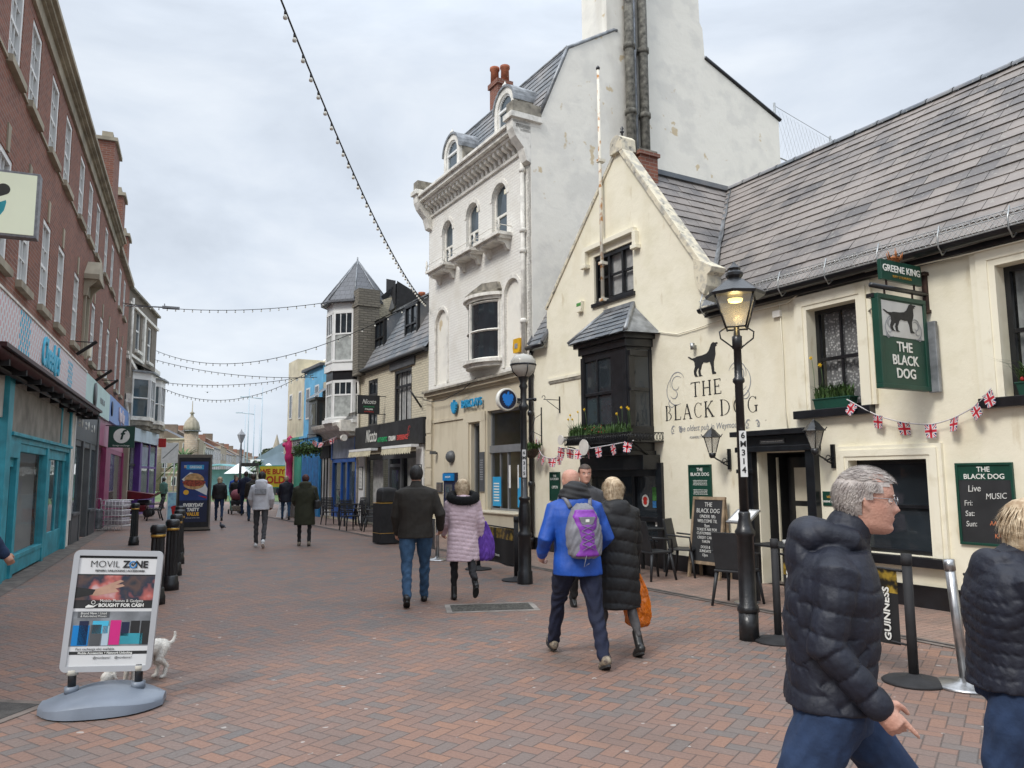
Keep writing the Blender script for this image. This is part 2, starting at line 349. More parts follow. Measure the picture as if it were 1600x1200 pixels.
# ------------------------------------------------------------------ ground
def paving_mat(name, ang, tone):
    m = bpy.data.materials.new(name); m.use_nodes = True; t = m.node_tree; b = t.nodes['Principled BSDF']; b.inputs['Roughness'].default_value = .78
    def M_(op, a, b_=None, c=None):
        n = _n(t, 'ShaderNodeMath', operation=op)
        for i, v in enumerate((a, b_, c)):
            if v is None: continue
            if isinstance(v, (int, float)): n.inputs[i].default_value = v
            else: t.links.new(v, n.inputs[i])
        return n.outputs[0]
    tc = _n(t, 'ShaderNodeTexCoord'); mp = _n(t, 'ShaderNodeMapping'); mp.inputs['Rotation'].default_value = (0, 0, R(ang)); mp.inputs['Scale'].default_value = (10, 10, 10)
    t.links.new(tc.outputs['Object'], mp.inputs[0]); sp = _n(t, 'ShaderNodeSeparateXYZ'); t.links.new(mp.outputs[0], sp.inputs[0])
    x, y = sp.outputs[0], sp.outputs[1]; i = M_('FLOOR', x); j = M_('FLOOR', y)
    mm = M_('FLOORED_MODULO', M_('SUBTRACT', i, j), 4.0)
    h = M_('LESS_THAN', mm, 1.5); e1 = M_('COMPARE', mm, 1.0, .1); e2 = M_('COMPARE', mm, 2.0, .1)
    ox = M_('SUBTRACT', i, e1); oy = M_('SUBTRACT', j, e2); lx = M_('SUBTRACT', x, ox); ly = M_('SUBTRACT', y, oy)
    w = M_('ADD', h, 1.0); hh = M_('SUBTRACT', 2.0, h)
    d = M_('MINIMUM', M_('MINIMUM', lx, M_('SUBTRACT', w, lx)), M_('MINIMUM', ly, M_('SUBTRACT', hh, ly)))
    cb = _n(t, 'ShaderNodeCombineXYZ'); t.links.new(ox, cb.inputs[0]); t.links.new(oy, cb.inputs[1])
    wn = _n(t, 'ShaderNodeTexWhiteNoise', noise_dimensions='3D'); t.links.new(cb.outputs[0], wn.inputs['Vector'])
    big = _n(t, 'ShaderNodeTexNoise'); big.inputs['Scale'].default_value = .35; big.inputs['Detail'].default_value = 4; t.links.new(tc.outputs['Object'], big.inputs['Vector'])
    v = M_('ADD', M_('MULTIPLY_ADD', wn.outputs['Value'], .9, .12), M_('MULTIPLY', M_('SUBTRACT', big.outputs[0], .5), 1.1))
    r = _n(t, 'ShaderNodeValToRGB'); el = r.color_ramp.elements; el[0].position = 0.0; el[1].position = 1.0
    cs = tone; el[0].color = cs[0]+(1,); el[1].color = cs[-1]+(1,)
    for k, c in enumerate(cs[1:-1]): e = el.new((k+1)/(len(cs)-1)); e.color = c+(1,)
    t.links.new(v, r.inputs[0])
    fine = noise_fac(t, tc.outputs['Object'], 45, .3, .7, 5)
    c = mixc(t, M_('MULTIPLY', fine, .22), r.outputs[0], (.10, .07, .06))
    dirt = noise_fac(t, tc.outputs['Object'], 1.1, .48, .68, 8); c = mixc(t, M_('MULTIPLY', dirt, .42), c, (.11, .09, .08))
    spot = noise_fac(t, tc.outputs['Object'], 10, .75, .757, 1); c = mixc(t, M_('MULTIPLY', spot, .7), c, (.42, .39, .36))
    jn = M_('LESS_THAN', d, .05); c = mixc(t, M_('MULTIPLY', jn, .6), c, (.055, .045, .04))
    t.links.new(c, b.inputs['Base Color'])
    mr = _n(t, 'ShaderNodeMapRange'); mr.inputs['From Max'].default_value = .09; t.links.new(d, mr.inputs['Value'])
    hgt = M_('ADD', mr.outputs[0], M_('MULTIPLY', fine, .25))
    hgt = M_('ADD', hgt, M_('MULTIPLY', wn.outputs['Value'], .3))
    bp = _n(t, 'ShaderNodeBump'); bp.inputs['Strength'].default_value = .5; bp.inputs['Distance'].default_value = .006; t.links.new(hgt, bp.inputs['Height']); t.links.new(bp.outputs[0], b.inputs['Normal'])
    rg = _n(t, 'ShaderNodeMapRange'); rg.inputs['To Min'].default_value = .5; rg.inputs['To Max'].default_value = .8; t.links.new(fine, rg.inputs['Value']); t.links.new(rg.outputs[0], b.inputs['Roughness'])
    return m
TONE = [(.125, .118, .115), (.16, .132, .118), (.188, .134, .112), (.205, .134, .108), (.213, .130, .100), (.23, .134, .098), (.262, .145, .098)]
m_pave = paving_mat('herringbone_brick_paving', 33, TONE)
TONE2 = [(.24, .175, .14), (.28, .19, .15), (.33, .21, .16)]
m_pave2 = paving_mat('pub_terrace_paving', 60, TONE2)
m_asph = mat('far_road_asphalt', (.10, .10, .10), .9, .15, .4, .1)
m_chan = mat('channel_stone', (.17, .14, .12), .85, .35, 5, .3, 40)
m_kerb = mat('granite_kerb', (.30, .27, .24), .8, .3, 3, .3, 40)

def sheet(name, pts, z, m, label, cat=None):
    b = MB(); b.face([(p[0], p[1], z) for p in pts], m); return b.build(name, kind='structure', label=label)
sheet('ground', [(-1500, -300), (1500, -300), (1500, 2500), (-1500, 2500)], -.012, m_asph, 'dark ground and roads beyond the shopping street')
sp_ = [(14, -14), (14, 6), L.w(-20, 1).to_tuple()[:2]]
c = [P.w(16, 2), P.w(-36, 2), P.w(-60, -2), L.w(58, 3), L.w(-22, 3)]
sheet('street_paving', [(q.x, q.y) for q in (P.w(20, 2), P.w(-44, 2), L.w(60, 3), L.w(-24, 3))], 0, m_pave, 'red brown and grey brick paving of the pedestrian street')
# terrace paving of the pub, its slot channel
c = [P.w(11, .05, 0), P.w(-30, .05), P.w(-30, -1.72), P.w(11, -1.72)]
sheet('terrace_paving', [(q.x, q.y) for q in c], .004, m_pave2, 'paler brick paving along the foot of the pub')
b = MB()
for (a0, a1, n0, n1_) in ((-30, 11, -1.90, -1.72),):
    b.face([P.w(a0, n0, .008), P.w(a1, n0, .008), P.w(a1, n1_, .008), P.w(a0, n1_, .008)], m_chan)
    b.face([P.w(a0, -1.825, .012), P.w(a1, -1.825, .012), P.w(a1, -1.795, .012), P.w(a0, -1.795, .012)], m_blackm)
b.build('drainage_channel', kind='structure', label='narrow slot drain with stone edging beside the pub terrace')
b = MB()
q = [L.w(-16, -.02, .004), L.w(50, -.02, .004), L.w(50, -.40, .004), L.w(-16, -.40, .004)]
b.face(q, m_chan); b.build('shopfront_kerb', kind='structure', label='plain stone strip along the foot of the brick shops')
# access covers
def cover(cx, cy, w, h, rz, label, m1, grid):
    t = thing('access_cover', label, 'access cover', W, (cx, cy, 0), rz)
    b = MB(); b.box(-w/2, w/2, -h/2, h/2, -.01, .006, m1)
    b.build('frame', t)
    b = MB(); b.box(-w/2+.07, w/2-.07, -h/2+.07, h/2-.07, -.008, .0085, grid); b.build('cover_plate', t)
    return t
m_mesh = mat('cast_iron_cover', (.06, .055, .05), .8, .3, 8, .8, 60)
m_speck = mat('gravel_cover', (.10, .095, .08), .9, .5, 40, .9, 60)
cover(-.28, 9.95, 1.15, .62, R(8), 'grey framed recessed cover in the paving behind the couple in black and pink', m_kerb, m_speck)
cover(-3.75, 5.75, .62, .5, R(-10), 'rusty iron cover at the left edge beside the sign board base', m_chan, m_mesh)
# flattened litter / gum specks are in the paving material
# ------------------------------------------------------------------ shared building pieces
def slates(b, O, U, V, vlen, u0, u1, m, cw=.30, ch=.20, th=.012, jit=.010):
    O, U, V = Vector(O), Vector(U).normalized(), Vector(V).normalized(); N = U.cross(V).normalized()
    rows = int(math.ceil(vlen/ch))
    for r in range(rows):
        va = r*ch; vb = min(va+ch*1.25, vlen+.02); a = u0(va+ch*.5); e = u1(va+ch*.5)
        u = a-(cw*.5 if r % 2 else 0)
        while u < e:
            x0 = max(u+.004, a); x1 = min(u+cw-.004, e)
            if x1-x0 > .02:
                j = random.uniform(-jit, jit); k = th*1.9+random.uniform(0, .009)
                p = lambda uu, vv, nn: O+U*uu+V*vv+N*nn
                vs = [p(x0, va+j, k), p(x1, va-j*.5, k+random.uniform(-.003, .003)), p(x1, vb, th*.5), p(x0, vb, th*.5),
                      p(x0, va+j, k-th), p(x1, va-j*.5, k-th)]
                b.add(vs, [(0, 1, 2, 3), (0, 4, 5, 1), (0, 3, 4), (1, 5, 2)], m)
            u += cw
def sash(parent, x0, x1, z0, z1, y, mf, nx=2, nz=1, pane=None, fw=.06, bw=.03, curtain=None, yd=.05, name='window', mid=True, top=None, label=None):
    """window frame with bars as one part, pane and curtain as sub-parts"""
    b = MB(); w = fw
    b.box(x0, x1, y-.01, y+yd, z0, z0+w, mf); b.box(x0, x1, y-.01, y+yd, z1-w, z1, mf)
    b.box(x0, x0+w, y-.008, y+yd, z0+w, z1-w, mf); b.box(x1-w, x1, y-.008, y+yd, z0+w, z1-w, mf)
    zm = z0+(z1-z0)*(.5 if mid is True else mid) if mid else None
    if zm: b.box(x0+w, x1-w, y-.004, y+yd, zm-w*.4, zm+w*.4, mf)
    for i in range(1, nx):
        xc = x0+w+(x1-x0-2*w)*i/nx; b.box(xc-bw/2, xc+bw/2, y+.003, y+yd-.012, z0+w, z1-w, mf)
    segs = [(z0+w, zm-w*.4), (zm+w*.4, z1-w)] if zm else [(z0+w, z1-w)]
    for k_, (a, c) in enumerate(segs):
        for j in range(1, (nz if not top or k_ else 1)):
            zc = a+(c-a)*j/nz; b.box(x0+w, x1-w, y+.0045, y+yd-.013, zc-bw/2, zc+bw/2, mf)
    o = b.build(name, parent, label=label)
    b = MB(); b.face([(x0+w*.8, y+yd*.6, z0+w*.8), (x1-w*.8, y+yd*.6, z0+w*.8), (x1-w*.8, y+yd*.6, z1-w*.8), (x0+w*.8, y+yd*.6, z1-w*.8)], pane or m_glass); b.build('pane', o)
    if curtain:
        b = MB(); n = max(8, int((x1-x0)*26)); vs = []
        for i in range(n+1):
            x = x0+w+(x1-x0-2*w)*i/n; yy = y+yd+.06+.018*math.sin(i*1.7)+.01*math.sin(i*.6)
            vs += [(x, yy, z0+w*.5), (x, yy+.01, z1-w*.5)]
        b.add(vs, [(2*i, 2*i+2, 2*i+3, 2*i+1) for i in range(n)], curtain, True); b.build('curtain', o)
    b = MB()
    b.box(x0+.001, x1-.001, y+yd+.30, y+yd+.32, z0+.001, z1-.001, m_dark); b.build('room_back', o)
    return o
def sill(parent, x0, x1, z0, z1, y0, y1, m, name='sill'):
    b = MB(); b.box(x0, x1, y0, y1, z0, z1, m); return b.build(name, parent, bevel=.006)
def rect(x0, x1, z0, z1): return [(x0, z0), (x1, z0), (x1, z1), (x0, z1)]
def archh(x0, x1, z0, z1, n=10):      # arched opening; z1 = crown
    r = (x1-x0)/2; zc = z1-r
    return [(x0, z0), (x1, z0)]+[(x0+r+r*math.cos(math.pi*i/n), zc+r*math.sin(math.pi*i/n)) for i in range(n+1)]
def lacemat():
    m = bpy.data.materials.new('lace_curtain'); m.use_nodes = True; t = m.node_tree; b = t.nodes['Principled BSDF']; b.inputs['Roughness'].default_value = 1
    tc = _n(t, 'ShaderNodeTexCoord'); v = _n(t, 'ShaderNodeTexVoronoi'); v.inputs['Scale'].default_value = 26; t.links.new(tc.outputs['Object'], v.inputs['Vector'])
    r = _n(t, 'ShaderNodeValToRGB'); r.color_ramp.elements[0].position = .12; r.color_ramp.elements[1].position = .5; r.color_ramp.elements[0].color = (.75, .75, .73, 1); r.color_ramp.elements[1].color = (.22, .22, .22, 1)
    t.links.new(v.outputs['Distance'], r.inputs[0]); t.links.new(r.outputs[0], b.inputs['Base Color']); return m
m_lace = lacemat()
m_curt = mat('grey_curtain', (.42, .44, .42), .95, .25, 6, 0)
m_curtw = mat('white_net_curtain', (.66, .66, .64), .95, .2, 6, 0)
m_ink = mat('black_lettering', (.02, .02, .02), .7, .2, 20, 0)
m_swirl = mat('grey_scroll_paint', (.30, .31, .33), .7, .2, 20, 0)

# ------------------------------------------------------------------ THE PUB
pub = thing('pub', 'old cream rendered pub with black woodwork, stone coped gable and long slate roof', 'pub', P, (-4.69, 0, 0), absf=True)
ZE = 4.42                                  # eaves
gable = [(-4.69, 0), (11.5, 0), (11.5, ZE), (1.0, ZE), (.93, 5.0), (-1.36, 8.12), (-4.08, 5.35), (-4.1, 4.5), (-4.69, 4.5)]
HG = rect(-2.27, -1.0, 5.13, 6.12)
H1 = rect(2.95, 3.76, 2.55, 4.0); H2 = rect(5.58, 6.5, 2.5, 4.02); H3 = rect(8.2, 9.1, 2.5, 4.02)
HD = rect(1.88, 2.83, 0.0, 1.97); HWg = rect(3.50, 4.60, .62, 1.82); HW2 = rect(6.9, 8.0, .62, 1.82); HB = rect(-2.60, -.45, .0, 1.74)
b = MB(); b.wall(gable, [HG, H1, H2, H3, HD, HWg, HW2, HB], m_cream, rev=.2)
b.box(-4.69, -4.1, .0, .3, 4.5, 4.52, m_cream)
b.face([(11.5, 0, 0), (11.5, 7, 0), (11.5, 7, ZE), (11.5, 3, 7.8), (11.5, 0, ZE)], m_cream)
b.face([(11.5, 7, 0), (-4.69, 7, 0), (-4.69, 7, ZE), (11.5, 7, ZE)], m_cream)
b.build('wall', pub)
# black plinth in bits between the openings
for a, c in ((-4.69, -2.78), (-.30, 1.60), (3.0, 11.5)):
    b = MB(); b.box(a, c, -.035, .0, 0, .27, m_black); b.box(a, c, -.045, -.0352, .25, .275, m_black); b.build('plinth', pub)
# main roof
mt_ = (7.8-ZE)/3.0
Vm = Vector((0, 3.0, 7.8-ZE)); vl = Vm.length+.16
Om = Vector((0, -.14, ZE-.14*mt_+.03))
def um0(v): z = Om.z+Vm.normalized().z*v; return (-1.36+ (7.83-z)/1.44)
b = MB(); slates(b, Om, (1, 0, 0), Vm, vl, um0, lambda v: 11.7, m_slate, .37, .235)
b.face([(-1.2, 3.0, 7.74), (1.1, .0, ZE-.05), (11.6, 0, ZE-.05), (11.6, 3.0, 7.74)][::1], m_dark)
b.face([(-4.0, 7.0, ZE), (-1.2, 3.0, 7.74), (11.6, 3.0, 7.74), (11.6, 7.0, ZE)][::-1], m_slate)
b.build('roof', pub)
b = MB()
x = -1.3
while x < 11.6:
    b.lathe([(.11, 0), (.11, .40), (.118, .40), (.118, .44)], (0, 0, 0), m_slate2, 8, 0, math.pi, False); n_ = 9*4
    for i in range(len(b.v)-n_, len(b.v)):
        p = b.v[i]; b.v[i] = (x+p[2], 3.0+p[0], 7.78+p[1]*.9)
    x += .45
b.build('ridge_tiles', pub)
# gable roof (ridge runs back from the gable at x=-1.36)
Vg = Vector((-2.30, 0, 7.8-4.5)); 
b = MB()
def vg0(v): return 0
Lg = Vg.length
def gu1(v):                                # how far back the right slope runs before the valley
    z = 4.45+Vg.normalized().z*v; return max(.1, (z-ZE)/mt_)
slates(b, (.94, .14, 4.47), (0, 1, 0), Vg, Lg+.02, lambda v: 0, lambda v: gu1(v)+.0, m_slate, .35, .235)
b.face([(.92, .1, 4.42), (.92, .1, 4.42), (-1.36, 3.05, 7.74), (-1.36, .1, 7.74)], m_dark)
b.face([(-1.36, .1, 7.76), (-1.36, 5.0, 7.76), (-4.1, 5.0, 4.7), (-4.1, .1, 4.7)][::-1], m_slate)
b.box(-1.44, -1.28, .1, 3.05, 7.76, 7.86, m_slate2)
b.build('gable_roof', pub)
# lead valley
b = MB(); A_ = Vector((-1.36, 3.02, 7.84)); B_ = Vector((.95, .02, 4.55)); 
vs = []
nv = 14
for i in range(nv+1):
    p = A_.lerp(B_, i/nv); w_ = .11+.02*math.sin(i*2.1)
    vs += [p+Vector((-w_*.8, -.02, .02-w_*.25)), p+Vector((0, 0, .015)), p+Vector((w_*.8, -.02, .02+w_*.1))]
for k_ in range(nv): b.add([vs[3*k_], vs[3*k_+1], vs[3*k_+4], vs[3*k_+3]], [(0, 1, 2, 3)], m_lead); b.add([vs[3*k_+1], vs[3*k_+2], vs[3*k_+5], vs[3*k_+4]], [(0, 1, 2, 3)], m_lead)
b.face([(.92, -.02, 4.62), (1.0, -.22, 4.42), (1.32, -.22, 4.40), (1.05, .05, 4.72)], m_lead)
b.build('lead_valley', pub)
# coping, kneelers, finial
b = MB()
def cop(x0, z0, x1, z1, y0=-.07, y1=.2, h=.105):
    d = Vector((x1-x0, 0, z1-z0)).normalized(); nn = Vector((-d.z, 0, d.x))
    if nn.z < 0: nn = -nn
    q = [Vector((x0, 0, z0)), Vector((x1, 0, z1)), Vector((x1, 0, z1))+nn*h, Vector((x0, 0, z0))+nn*h]
    b.xz([(p.x, p.z) for p in q], y0, y1, m_coping)
m_coping = render_mat('weathered_coping', (.66, .60, .46), [((.40, .38, .33), 6, .45, .62, 0), ((.22, .21, .18), 11, .6, .7, 0)], cracks=.6)
cop(.93, 5.0, -1.36, 8.12); cop(-4.08, 5.35, -1.36, 8.12, h=.08, y0=-.03)
b.xz([(.70, 5.36), (.70, 5.02), (.78, 4.78), (.92, 4.66), (1.0, 4.80), (1.02, 4.98), (1.10, 5.02), (1.14, 5.10)], -.074, .26, m_coping)
b.xz([(-1.56, 8.02), (-1.16, 8.02), (-1.18, 8.28), (-1.27, 8.36), (-1.36, 8.38), (-1.45, 8.36), (-1.54, 8.28)], -.078, .284, m_coping)
cp = b.build('coping', pub, bevel=.01)
b = MB(); b.lathe([(.02, 0), (.02, .1), (.05, .13), (.02, .16), (.035, .2), (.0, .26)], (-1.36, .1, 8.36), m_iron, 8); b.build('finial', cp)
# gutter, brackets, wire guard
b = MB()
b.lathe([(.07, 0), (.07, 10.6)], (0, 0, 0), m_black, 12, math.pi, 2*math.pi)
b.v = [(.98+p[2], -.23+p[0], 4.36+p[1]) for p in b.v]
b.box(.98, 11.58, -.13, -.0, 4.24, 4.40, m_black)
gt = b.build('gutter', pub)
m_wireg = m_galv
for i in range(0, 13):
    x = 1.1+i*.8; b = MB()
    b.tube([(x, -.12, 4.33), (x, -.25, 4.24), (x, -.325, 4.33), (x, -.325, 4.46), (x, -.27, 4.60)], .010, m_galv, 5); b.build('gutter_bracket', gt)
b = MB()
n = 150
for i in range(n):
    x = 1.05+i*.07
    b.tube([(x, -.325, 4.36), (x+.10, -.31, 4.48), (x+.20, -.20, 4.58)], .0028, m_galv, 3, False)
    b.tube([(x+.20, -.325, 4.36), (x+.10, -.31, 4.48), (x, -.20, 4.58)], .0028, m_galv, 3, False)
for yy, zz in ((-.325, 4.36), (-.31, 4.48), (-.20, 4.58)): b.tube([(1.05, yy, zz), (11.5, yy, zz)], .005, m_galv, 4)
b.build('wire_guard', gt)
# left stub roof over the end strip
b = MB()
slates(b, (-4.72, -.12, 4.58), (1, 0, 0), (0, .7, 1.15), 1.35, lambda v: 0, lambda v: .64, m_slate2, .2, .17)
b.face([(-4.1, -.1, 4.5), (-4.1, 1, 4.5), (-4.1, .85, 5.75)], m_stone_d); b.face([(-4.72, -.1, 4.5), (-4.72, 1, 4.5), (-4.72, .8, 5.7)], m_stone_d)
b.tube([(-4.74, -.1, 4.66), (-4.74, .62, 5.84)], .035, m_lead, 6); b.tube([(-4.08, -.13, 4.62), (-4.08, .60, 5.80)], .06, m_lead, 6)
b.tube([(-4.72, -.16, 4.56), (-4.06, -.16, 4.56)], .055, m_black, 8)
b.build('side_roof', pub)
# small gable chimney
b = MB(); b.box(-1.75, -1.12, .35, .8, 7.0, 8.0, m_brick); b.box(-1.79, -1.08, .31, .84, 8.0, 8.07, m_brick); b.box(-1.75, -1.12, .35, .8, 8.07, 8.13, m_stone_d)
b.build('chimney', pub)
# pale mouldings
def architrave(x0, x1, z0, z1, w=.26, sillz=None):
    b = MB()
    for k_, (o_, t_) in enumerate(((w, .05), (w*.72, .075), (w*.3, .06))):
        i_ = o_-[w*.30, w*.44, w*.32][k_]
        i_ = max(i_, .0)
        a, c, d = x0-o_, x1+o_, z1+o_
        b.box(a, x0-i_, -t_, 0, z0, z1+i_, m_cream2); b.box(x1+i_, c, -t_, 0, z0, z1+i_, m_cream2); b.box(a, c, -t_, 0, z1+i_, d, m_cream2)
    return b
architrave(2.95, 3.76, 2.55, 4.0, .22).build('architrave', pub); architrave(5.58, 6.5, 2.5, 4.02, .28).build('architrave', pub); architrave(8.2, 9.1, 2.5, 4.02, .28).build('architrave', pub)
architrave(3.50, 4.60, .62, 1.82, .19).build('architrave', pub); architrave(6.9, 8.0, .62, 1.82, .19).build('architrave', pub)
for (x0, x1, z0, z1, cu) in ((2.95, 3.76, 2.55, 4.0, m_lace), (5.58, 6.5, 2.5, 4.02, m_curt), (8.2, 9.1, 2.5, 4.02, m_curt)):
    w_ = sash(pub, x0, x1, z0, z1, .14, m_black, 2, 1, m_glassc, curtain=cu)
    sill(w_, x0-.27, x1+.16, z0-.12, z0-.005, -.12, .14, m_black)
for (x0, x1) in ((3.50, 4.60), (6.9, 8.0)):
    w_ = sash(pub, x0, x1, .62, 1.82, .14, m_black, 1, 1, m_glass, fw=.05, mid=.5); sill(w_, x0-.13, x1+.22, .5, .615, -.13, .14, m_black)
# gable window with hood mould
b = MB()
for xx in (-2.27, -1.85, -1.42, -1.04): b.box(xx, xx+.055, .05, .12, 5.13, 6.12, m_black)
b.box(-2.27, -1.0, .04, .121, 5.13, 5.2, m_black); b.box(-2.27, -1.0, .04, .121, 6.04, 6.12, m_black); b.box(-2.2, -1.0, .07, .119, 5.62, 5.66, m_black)
gw = b.build('window', pub)
b = MB(); b.face([(-2.27, .10, 5.13), (-1.0, .10, 5.13), (-1.0, .10, 6.12), (-2.27, .10, 6.12)], m_glassc); b.build('pane', gw)
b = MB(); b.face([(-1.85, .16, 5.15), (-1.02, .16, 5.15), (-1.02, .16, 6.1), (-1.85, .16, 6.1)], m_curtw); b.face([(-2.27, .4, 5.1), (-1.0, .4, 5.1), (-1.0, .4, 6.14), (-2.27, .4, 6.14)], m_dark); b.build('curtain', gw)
sill(gw, -2.33, -.95, 5.05, 5.13, -.05, .1, m_black)
b = MB(); b.box(-2.52, -.86, -.10, 0, 6.26, 6.36, m_cream2); b.box(-2.56, -2.44, -.104, 0, 6.0, 6.27, m_cream2); b.box(-.9, -.8, -.104, 0, 6.0, 6.27, m_cream2); b.box(-2.60, -2.4, -.12, .0, 5.92, 6.0, m_cream2); b.box(-.94, -.76, -.12, .0, 5.92, 6.0, m_cream2)
b.build('hood_mould', pub, bevel=.008)
# oriel bay
bay_root = MB()
b = MB(); F_ = -.50; xa, xb = -2.05, -.66
def oring(z0, z1, e, m): b.xy([(xa-e-.1, 0), (xa-e, F_-e), (xb+e, F_-e), (xb+e+.12, 0)], z0, z1, m)
oring(3.98, 4.12, .05, m_black); oring(4.12, 4.2, .12, m_black); oring(2.08, 2.52, .02, m_black); oring(3.93, 3.98, .0, m_black); oring(2.0, 2.08, .06, m_black)
b.xy([(-2.5, 0), (-2.4, -.34), (-.45, -.34), (-.38, 0)], 1.74, 2.0, m_black)
for (x, y) in ((xa+.03, F_+.03), (xb-.03, F_+.03), (xb+.08, -.02), (xa-.05, -.02)): b.box(x-.05, x+.05, y-.05, y+.05, 2.52, 3.93, m_black)
b.box(-1.12, -.62, F_-.004, F_+.08, 2.52, 3.93, m_black)       # wide corner pilaster at the near end
b.box(xa, -1.12, F_+.0, F_+.06, 3.84, 3.93, m_black); b.box(xa, -1.12, F_, F_+.06, 2.52, 2.60, m_black); b.box(xa, -1.12, F_-.002, F_+.06, 3.16, 3.22, m_black)
b.box(xa, xa+.1, F_-.001, F_+.06, 2.5, 3.93, m_black); b.box(-1.58, -1.54, F_+.002, F_+.05, 2.55, 3.9, m_black)
ob = b.build('oriel_window', pub, bevel=.004)
b = MB(); b.box(xa+.05, -1.1, F_+.03, F_+.045, 2.55, 3.9, m_glass); b.face([(xb+.04, F_+.05, 2.52), (xb+.12, -.02, 2.52), (xb+.12, -.02, 3.93), (xb+.04, F_+.05, 3.93)], m_glass); b.build('pane', ob)
b = MB(); b.box(xb+.03, xb+.085, F_+.0, F_+.12, 2.55, 3.9, m_black); b.box(xb+.03, xb+.12, F_+.0, -.02, 3.16, 3.22, m_black); b.box(xb+.03, xb+.12, F_, -.02, 3.8, 3.9, m_black); b.build('side_frame', ob)
b = MB(); e0, e1, ye = -2.24, -.40, -.70; t0, t1, zt = -1.88, -1.0, 4.86
b.face([(e0, ye, 4.2), (e1, ye, 4.2), (t1, -.02, zt), (t0, -.02, zt)], m_slate2)
b.face([(e1, ye, 4.2), (e1+.13, 0, 4.2), (t1, -.02, zt)], m_lead); b.face([(e0-.13, 0, 4.2), (e0, ye, 4.2), (t0, -.02, zt)], m_lead)
b.face([(e0-.13, 0, 4.198), (e1+.13, 0, 4.198), (e1, ye, 4.198), (e0, ye, 4.198)], m_black)
V_ = Vector((0, .68, .66)); slates(b, (e0, ye, 4.20), (1, 0, 0), V_, V_.length, lambda v: v*.36/.95+.02, lambda v: (e1-e0)-v*.62/.95-.02, m_slate2, .22, .15)
b.box(t0-.03, t1+.03, -.05, 0, zt-.03, zt+.07, m_lead)
b.tube([(e1-.01, ye, 4.24), (t1, -.03, zt+.02)], .045, m_lead, 6); b.tube([(e0+.01, ye, 4.24), (t0, -.03, zt+.02)], .04, m_lead, 6)
b.build('oriel_roof', ob)
# ground-floor dark window/door group below the bay
b = MB(); b.box(-2.75, -2.60, -.06, .12, 0, 1.74, m_black); b.box(-.45, -.30, -.06, .12, 0, 1.86, m_black); b.box(-2.75, -.45, -.07, .1, 1.62, 1.74, m_black)
for xx in (-1.95, -1.20): b.box(xx-.04, xx+.04, .02, .12, 0, 1.62, m_black)
b.box(-2.60, -.45, .02, .12, 0, .42, m_black); b.box(-1.16, -.45, .03, .12, .80, .88, m_black); b.box(-2.6, -.45, -.03, .12, .40, .46, m_black)
bd = b.build('bar_front', pub, bevel=.005)
b = MB(); b.face([(-2.6, .09, .42), (-.45, .09, .42), (-.45, .09, 1.62), (-2.6, .09, 1.62)], m_glass); b.build('pane', bd)
m_poppy = mat('red_poppy', (.60, .03, .02), .6, .1, 4, 0)
m_stick = mat('green_sticker', (.10, .35, .08), .6, .3, 25, 0); m_stickb = mat('blue_sticker', (.05, .25, .6), .6, .3, 25, 0)
b = MB(); b.xz([(-.92+.10*math.cos(a*.5), 1.17+.115*math.sin(a*.5)) for a in range(13)], .078, .085, m_lwhite)
b.xz([(-.92+.06*math.cos(a*.5), 1.20+.045*math.sin(a*.5)) for a in range(13)], .072, .0775, m_poppy); b.xz([(-.92+.05*math.cos(a*.5), 1.14+.045*math.sin(a*.5)) for a in range(13)], .0722, .0777, m_poppy)
b.box(-.72, -.58, .08, .086, 1.18, 1.42, m_stick); b.box(-.72, -.62, .08, .087, 1.05, 1.17, m_stickb); b.box(-.66, -.56, .08, .086, .72, .84, m_lwhite)
b.build('window_stickers', bd)
# main door portal
b = MB()
b.box(1.60, 1.86, -.12, .0, 0, 1.98, m_black); b.box(2.85, 3.0, -.12, .0, 0, 1.98, m_black); b.box(1.66, 1.80, -.145, -.12, .3, 1.8, m_black)
b.box(1.56, 3.04, -.16, 0, 1.98, 2.06, m_black); b.box(1.60, 3.0, -.10, 0, 2.06, 2.22, m_black); b.box(1.52, 3.08, -.22, 0, 2.22, 2.30, m_black); b.box(1.56, 1.9, -.15, -.1201, 1.66, 1.72, m_black)
b.box(1.60, 1.88, -.14, -.1201, 0, .25, m_black); b.box(2.85, 3.0, -.14, -.1201, 0, .25, m_black)
pr_ = b.build('door_portal', pub, bevel=.006)
m_linen = mat('cream_door_panel', (.60, .56, .44), .7, .15, 3, 0)
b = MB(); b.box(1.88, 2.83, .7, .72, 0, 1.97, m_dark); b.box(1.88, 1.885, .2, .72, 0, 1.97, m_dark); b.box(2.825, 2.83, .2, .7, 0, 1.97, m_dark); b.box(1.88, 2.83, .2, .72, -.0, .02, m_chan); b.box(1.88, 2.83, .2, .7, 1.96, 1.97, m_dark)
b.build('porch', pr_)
b = MB(); b.box(2.05, 2.83, .45, .50, .02, 1.9, m_black)
for z0, z1 in ((.12, .62), (.70, 1.16), (1.24, 1.74)): b.box(2.18, 2.62, .44, .4495, z0, z1, m_linen)
b.box(1.96, 1.99, .3, .33, .02, 1.9, m_linen)
b.lathe([(.02, 0), (.03, .01), (.03, .03)], (2.72, .42, 1.0), m_steel, 8)
b.build('inner_door', pr_)
b = MB(); b.box(2.02, 2.50, -.108, -.1, 2.09, 2.17, m_ink); b.box(2.03, 2.49, -.112, -.108, 2.10, 2.16, m_grey); nb = b.build('name_plate', pr_)
text_mesh('LICENSED TO SELL ALCOHOL ON THE PREMISES', .019, m_lwhite, MF(2.26, -.113, 2.13), parent=nb)
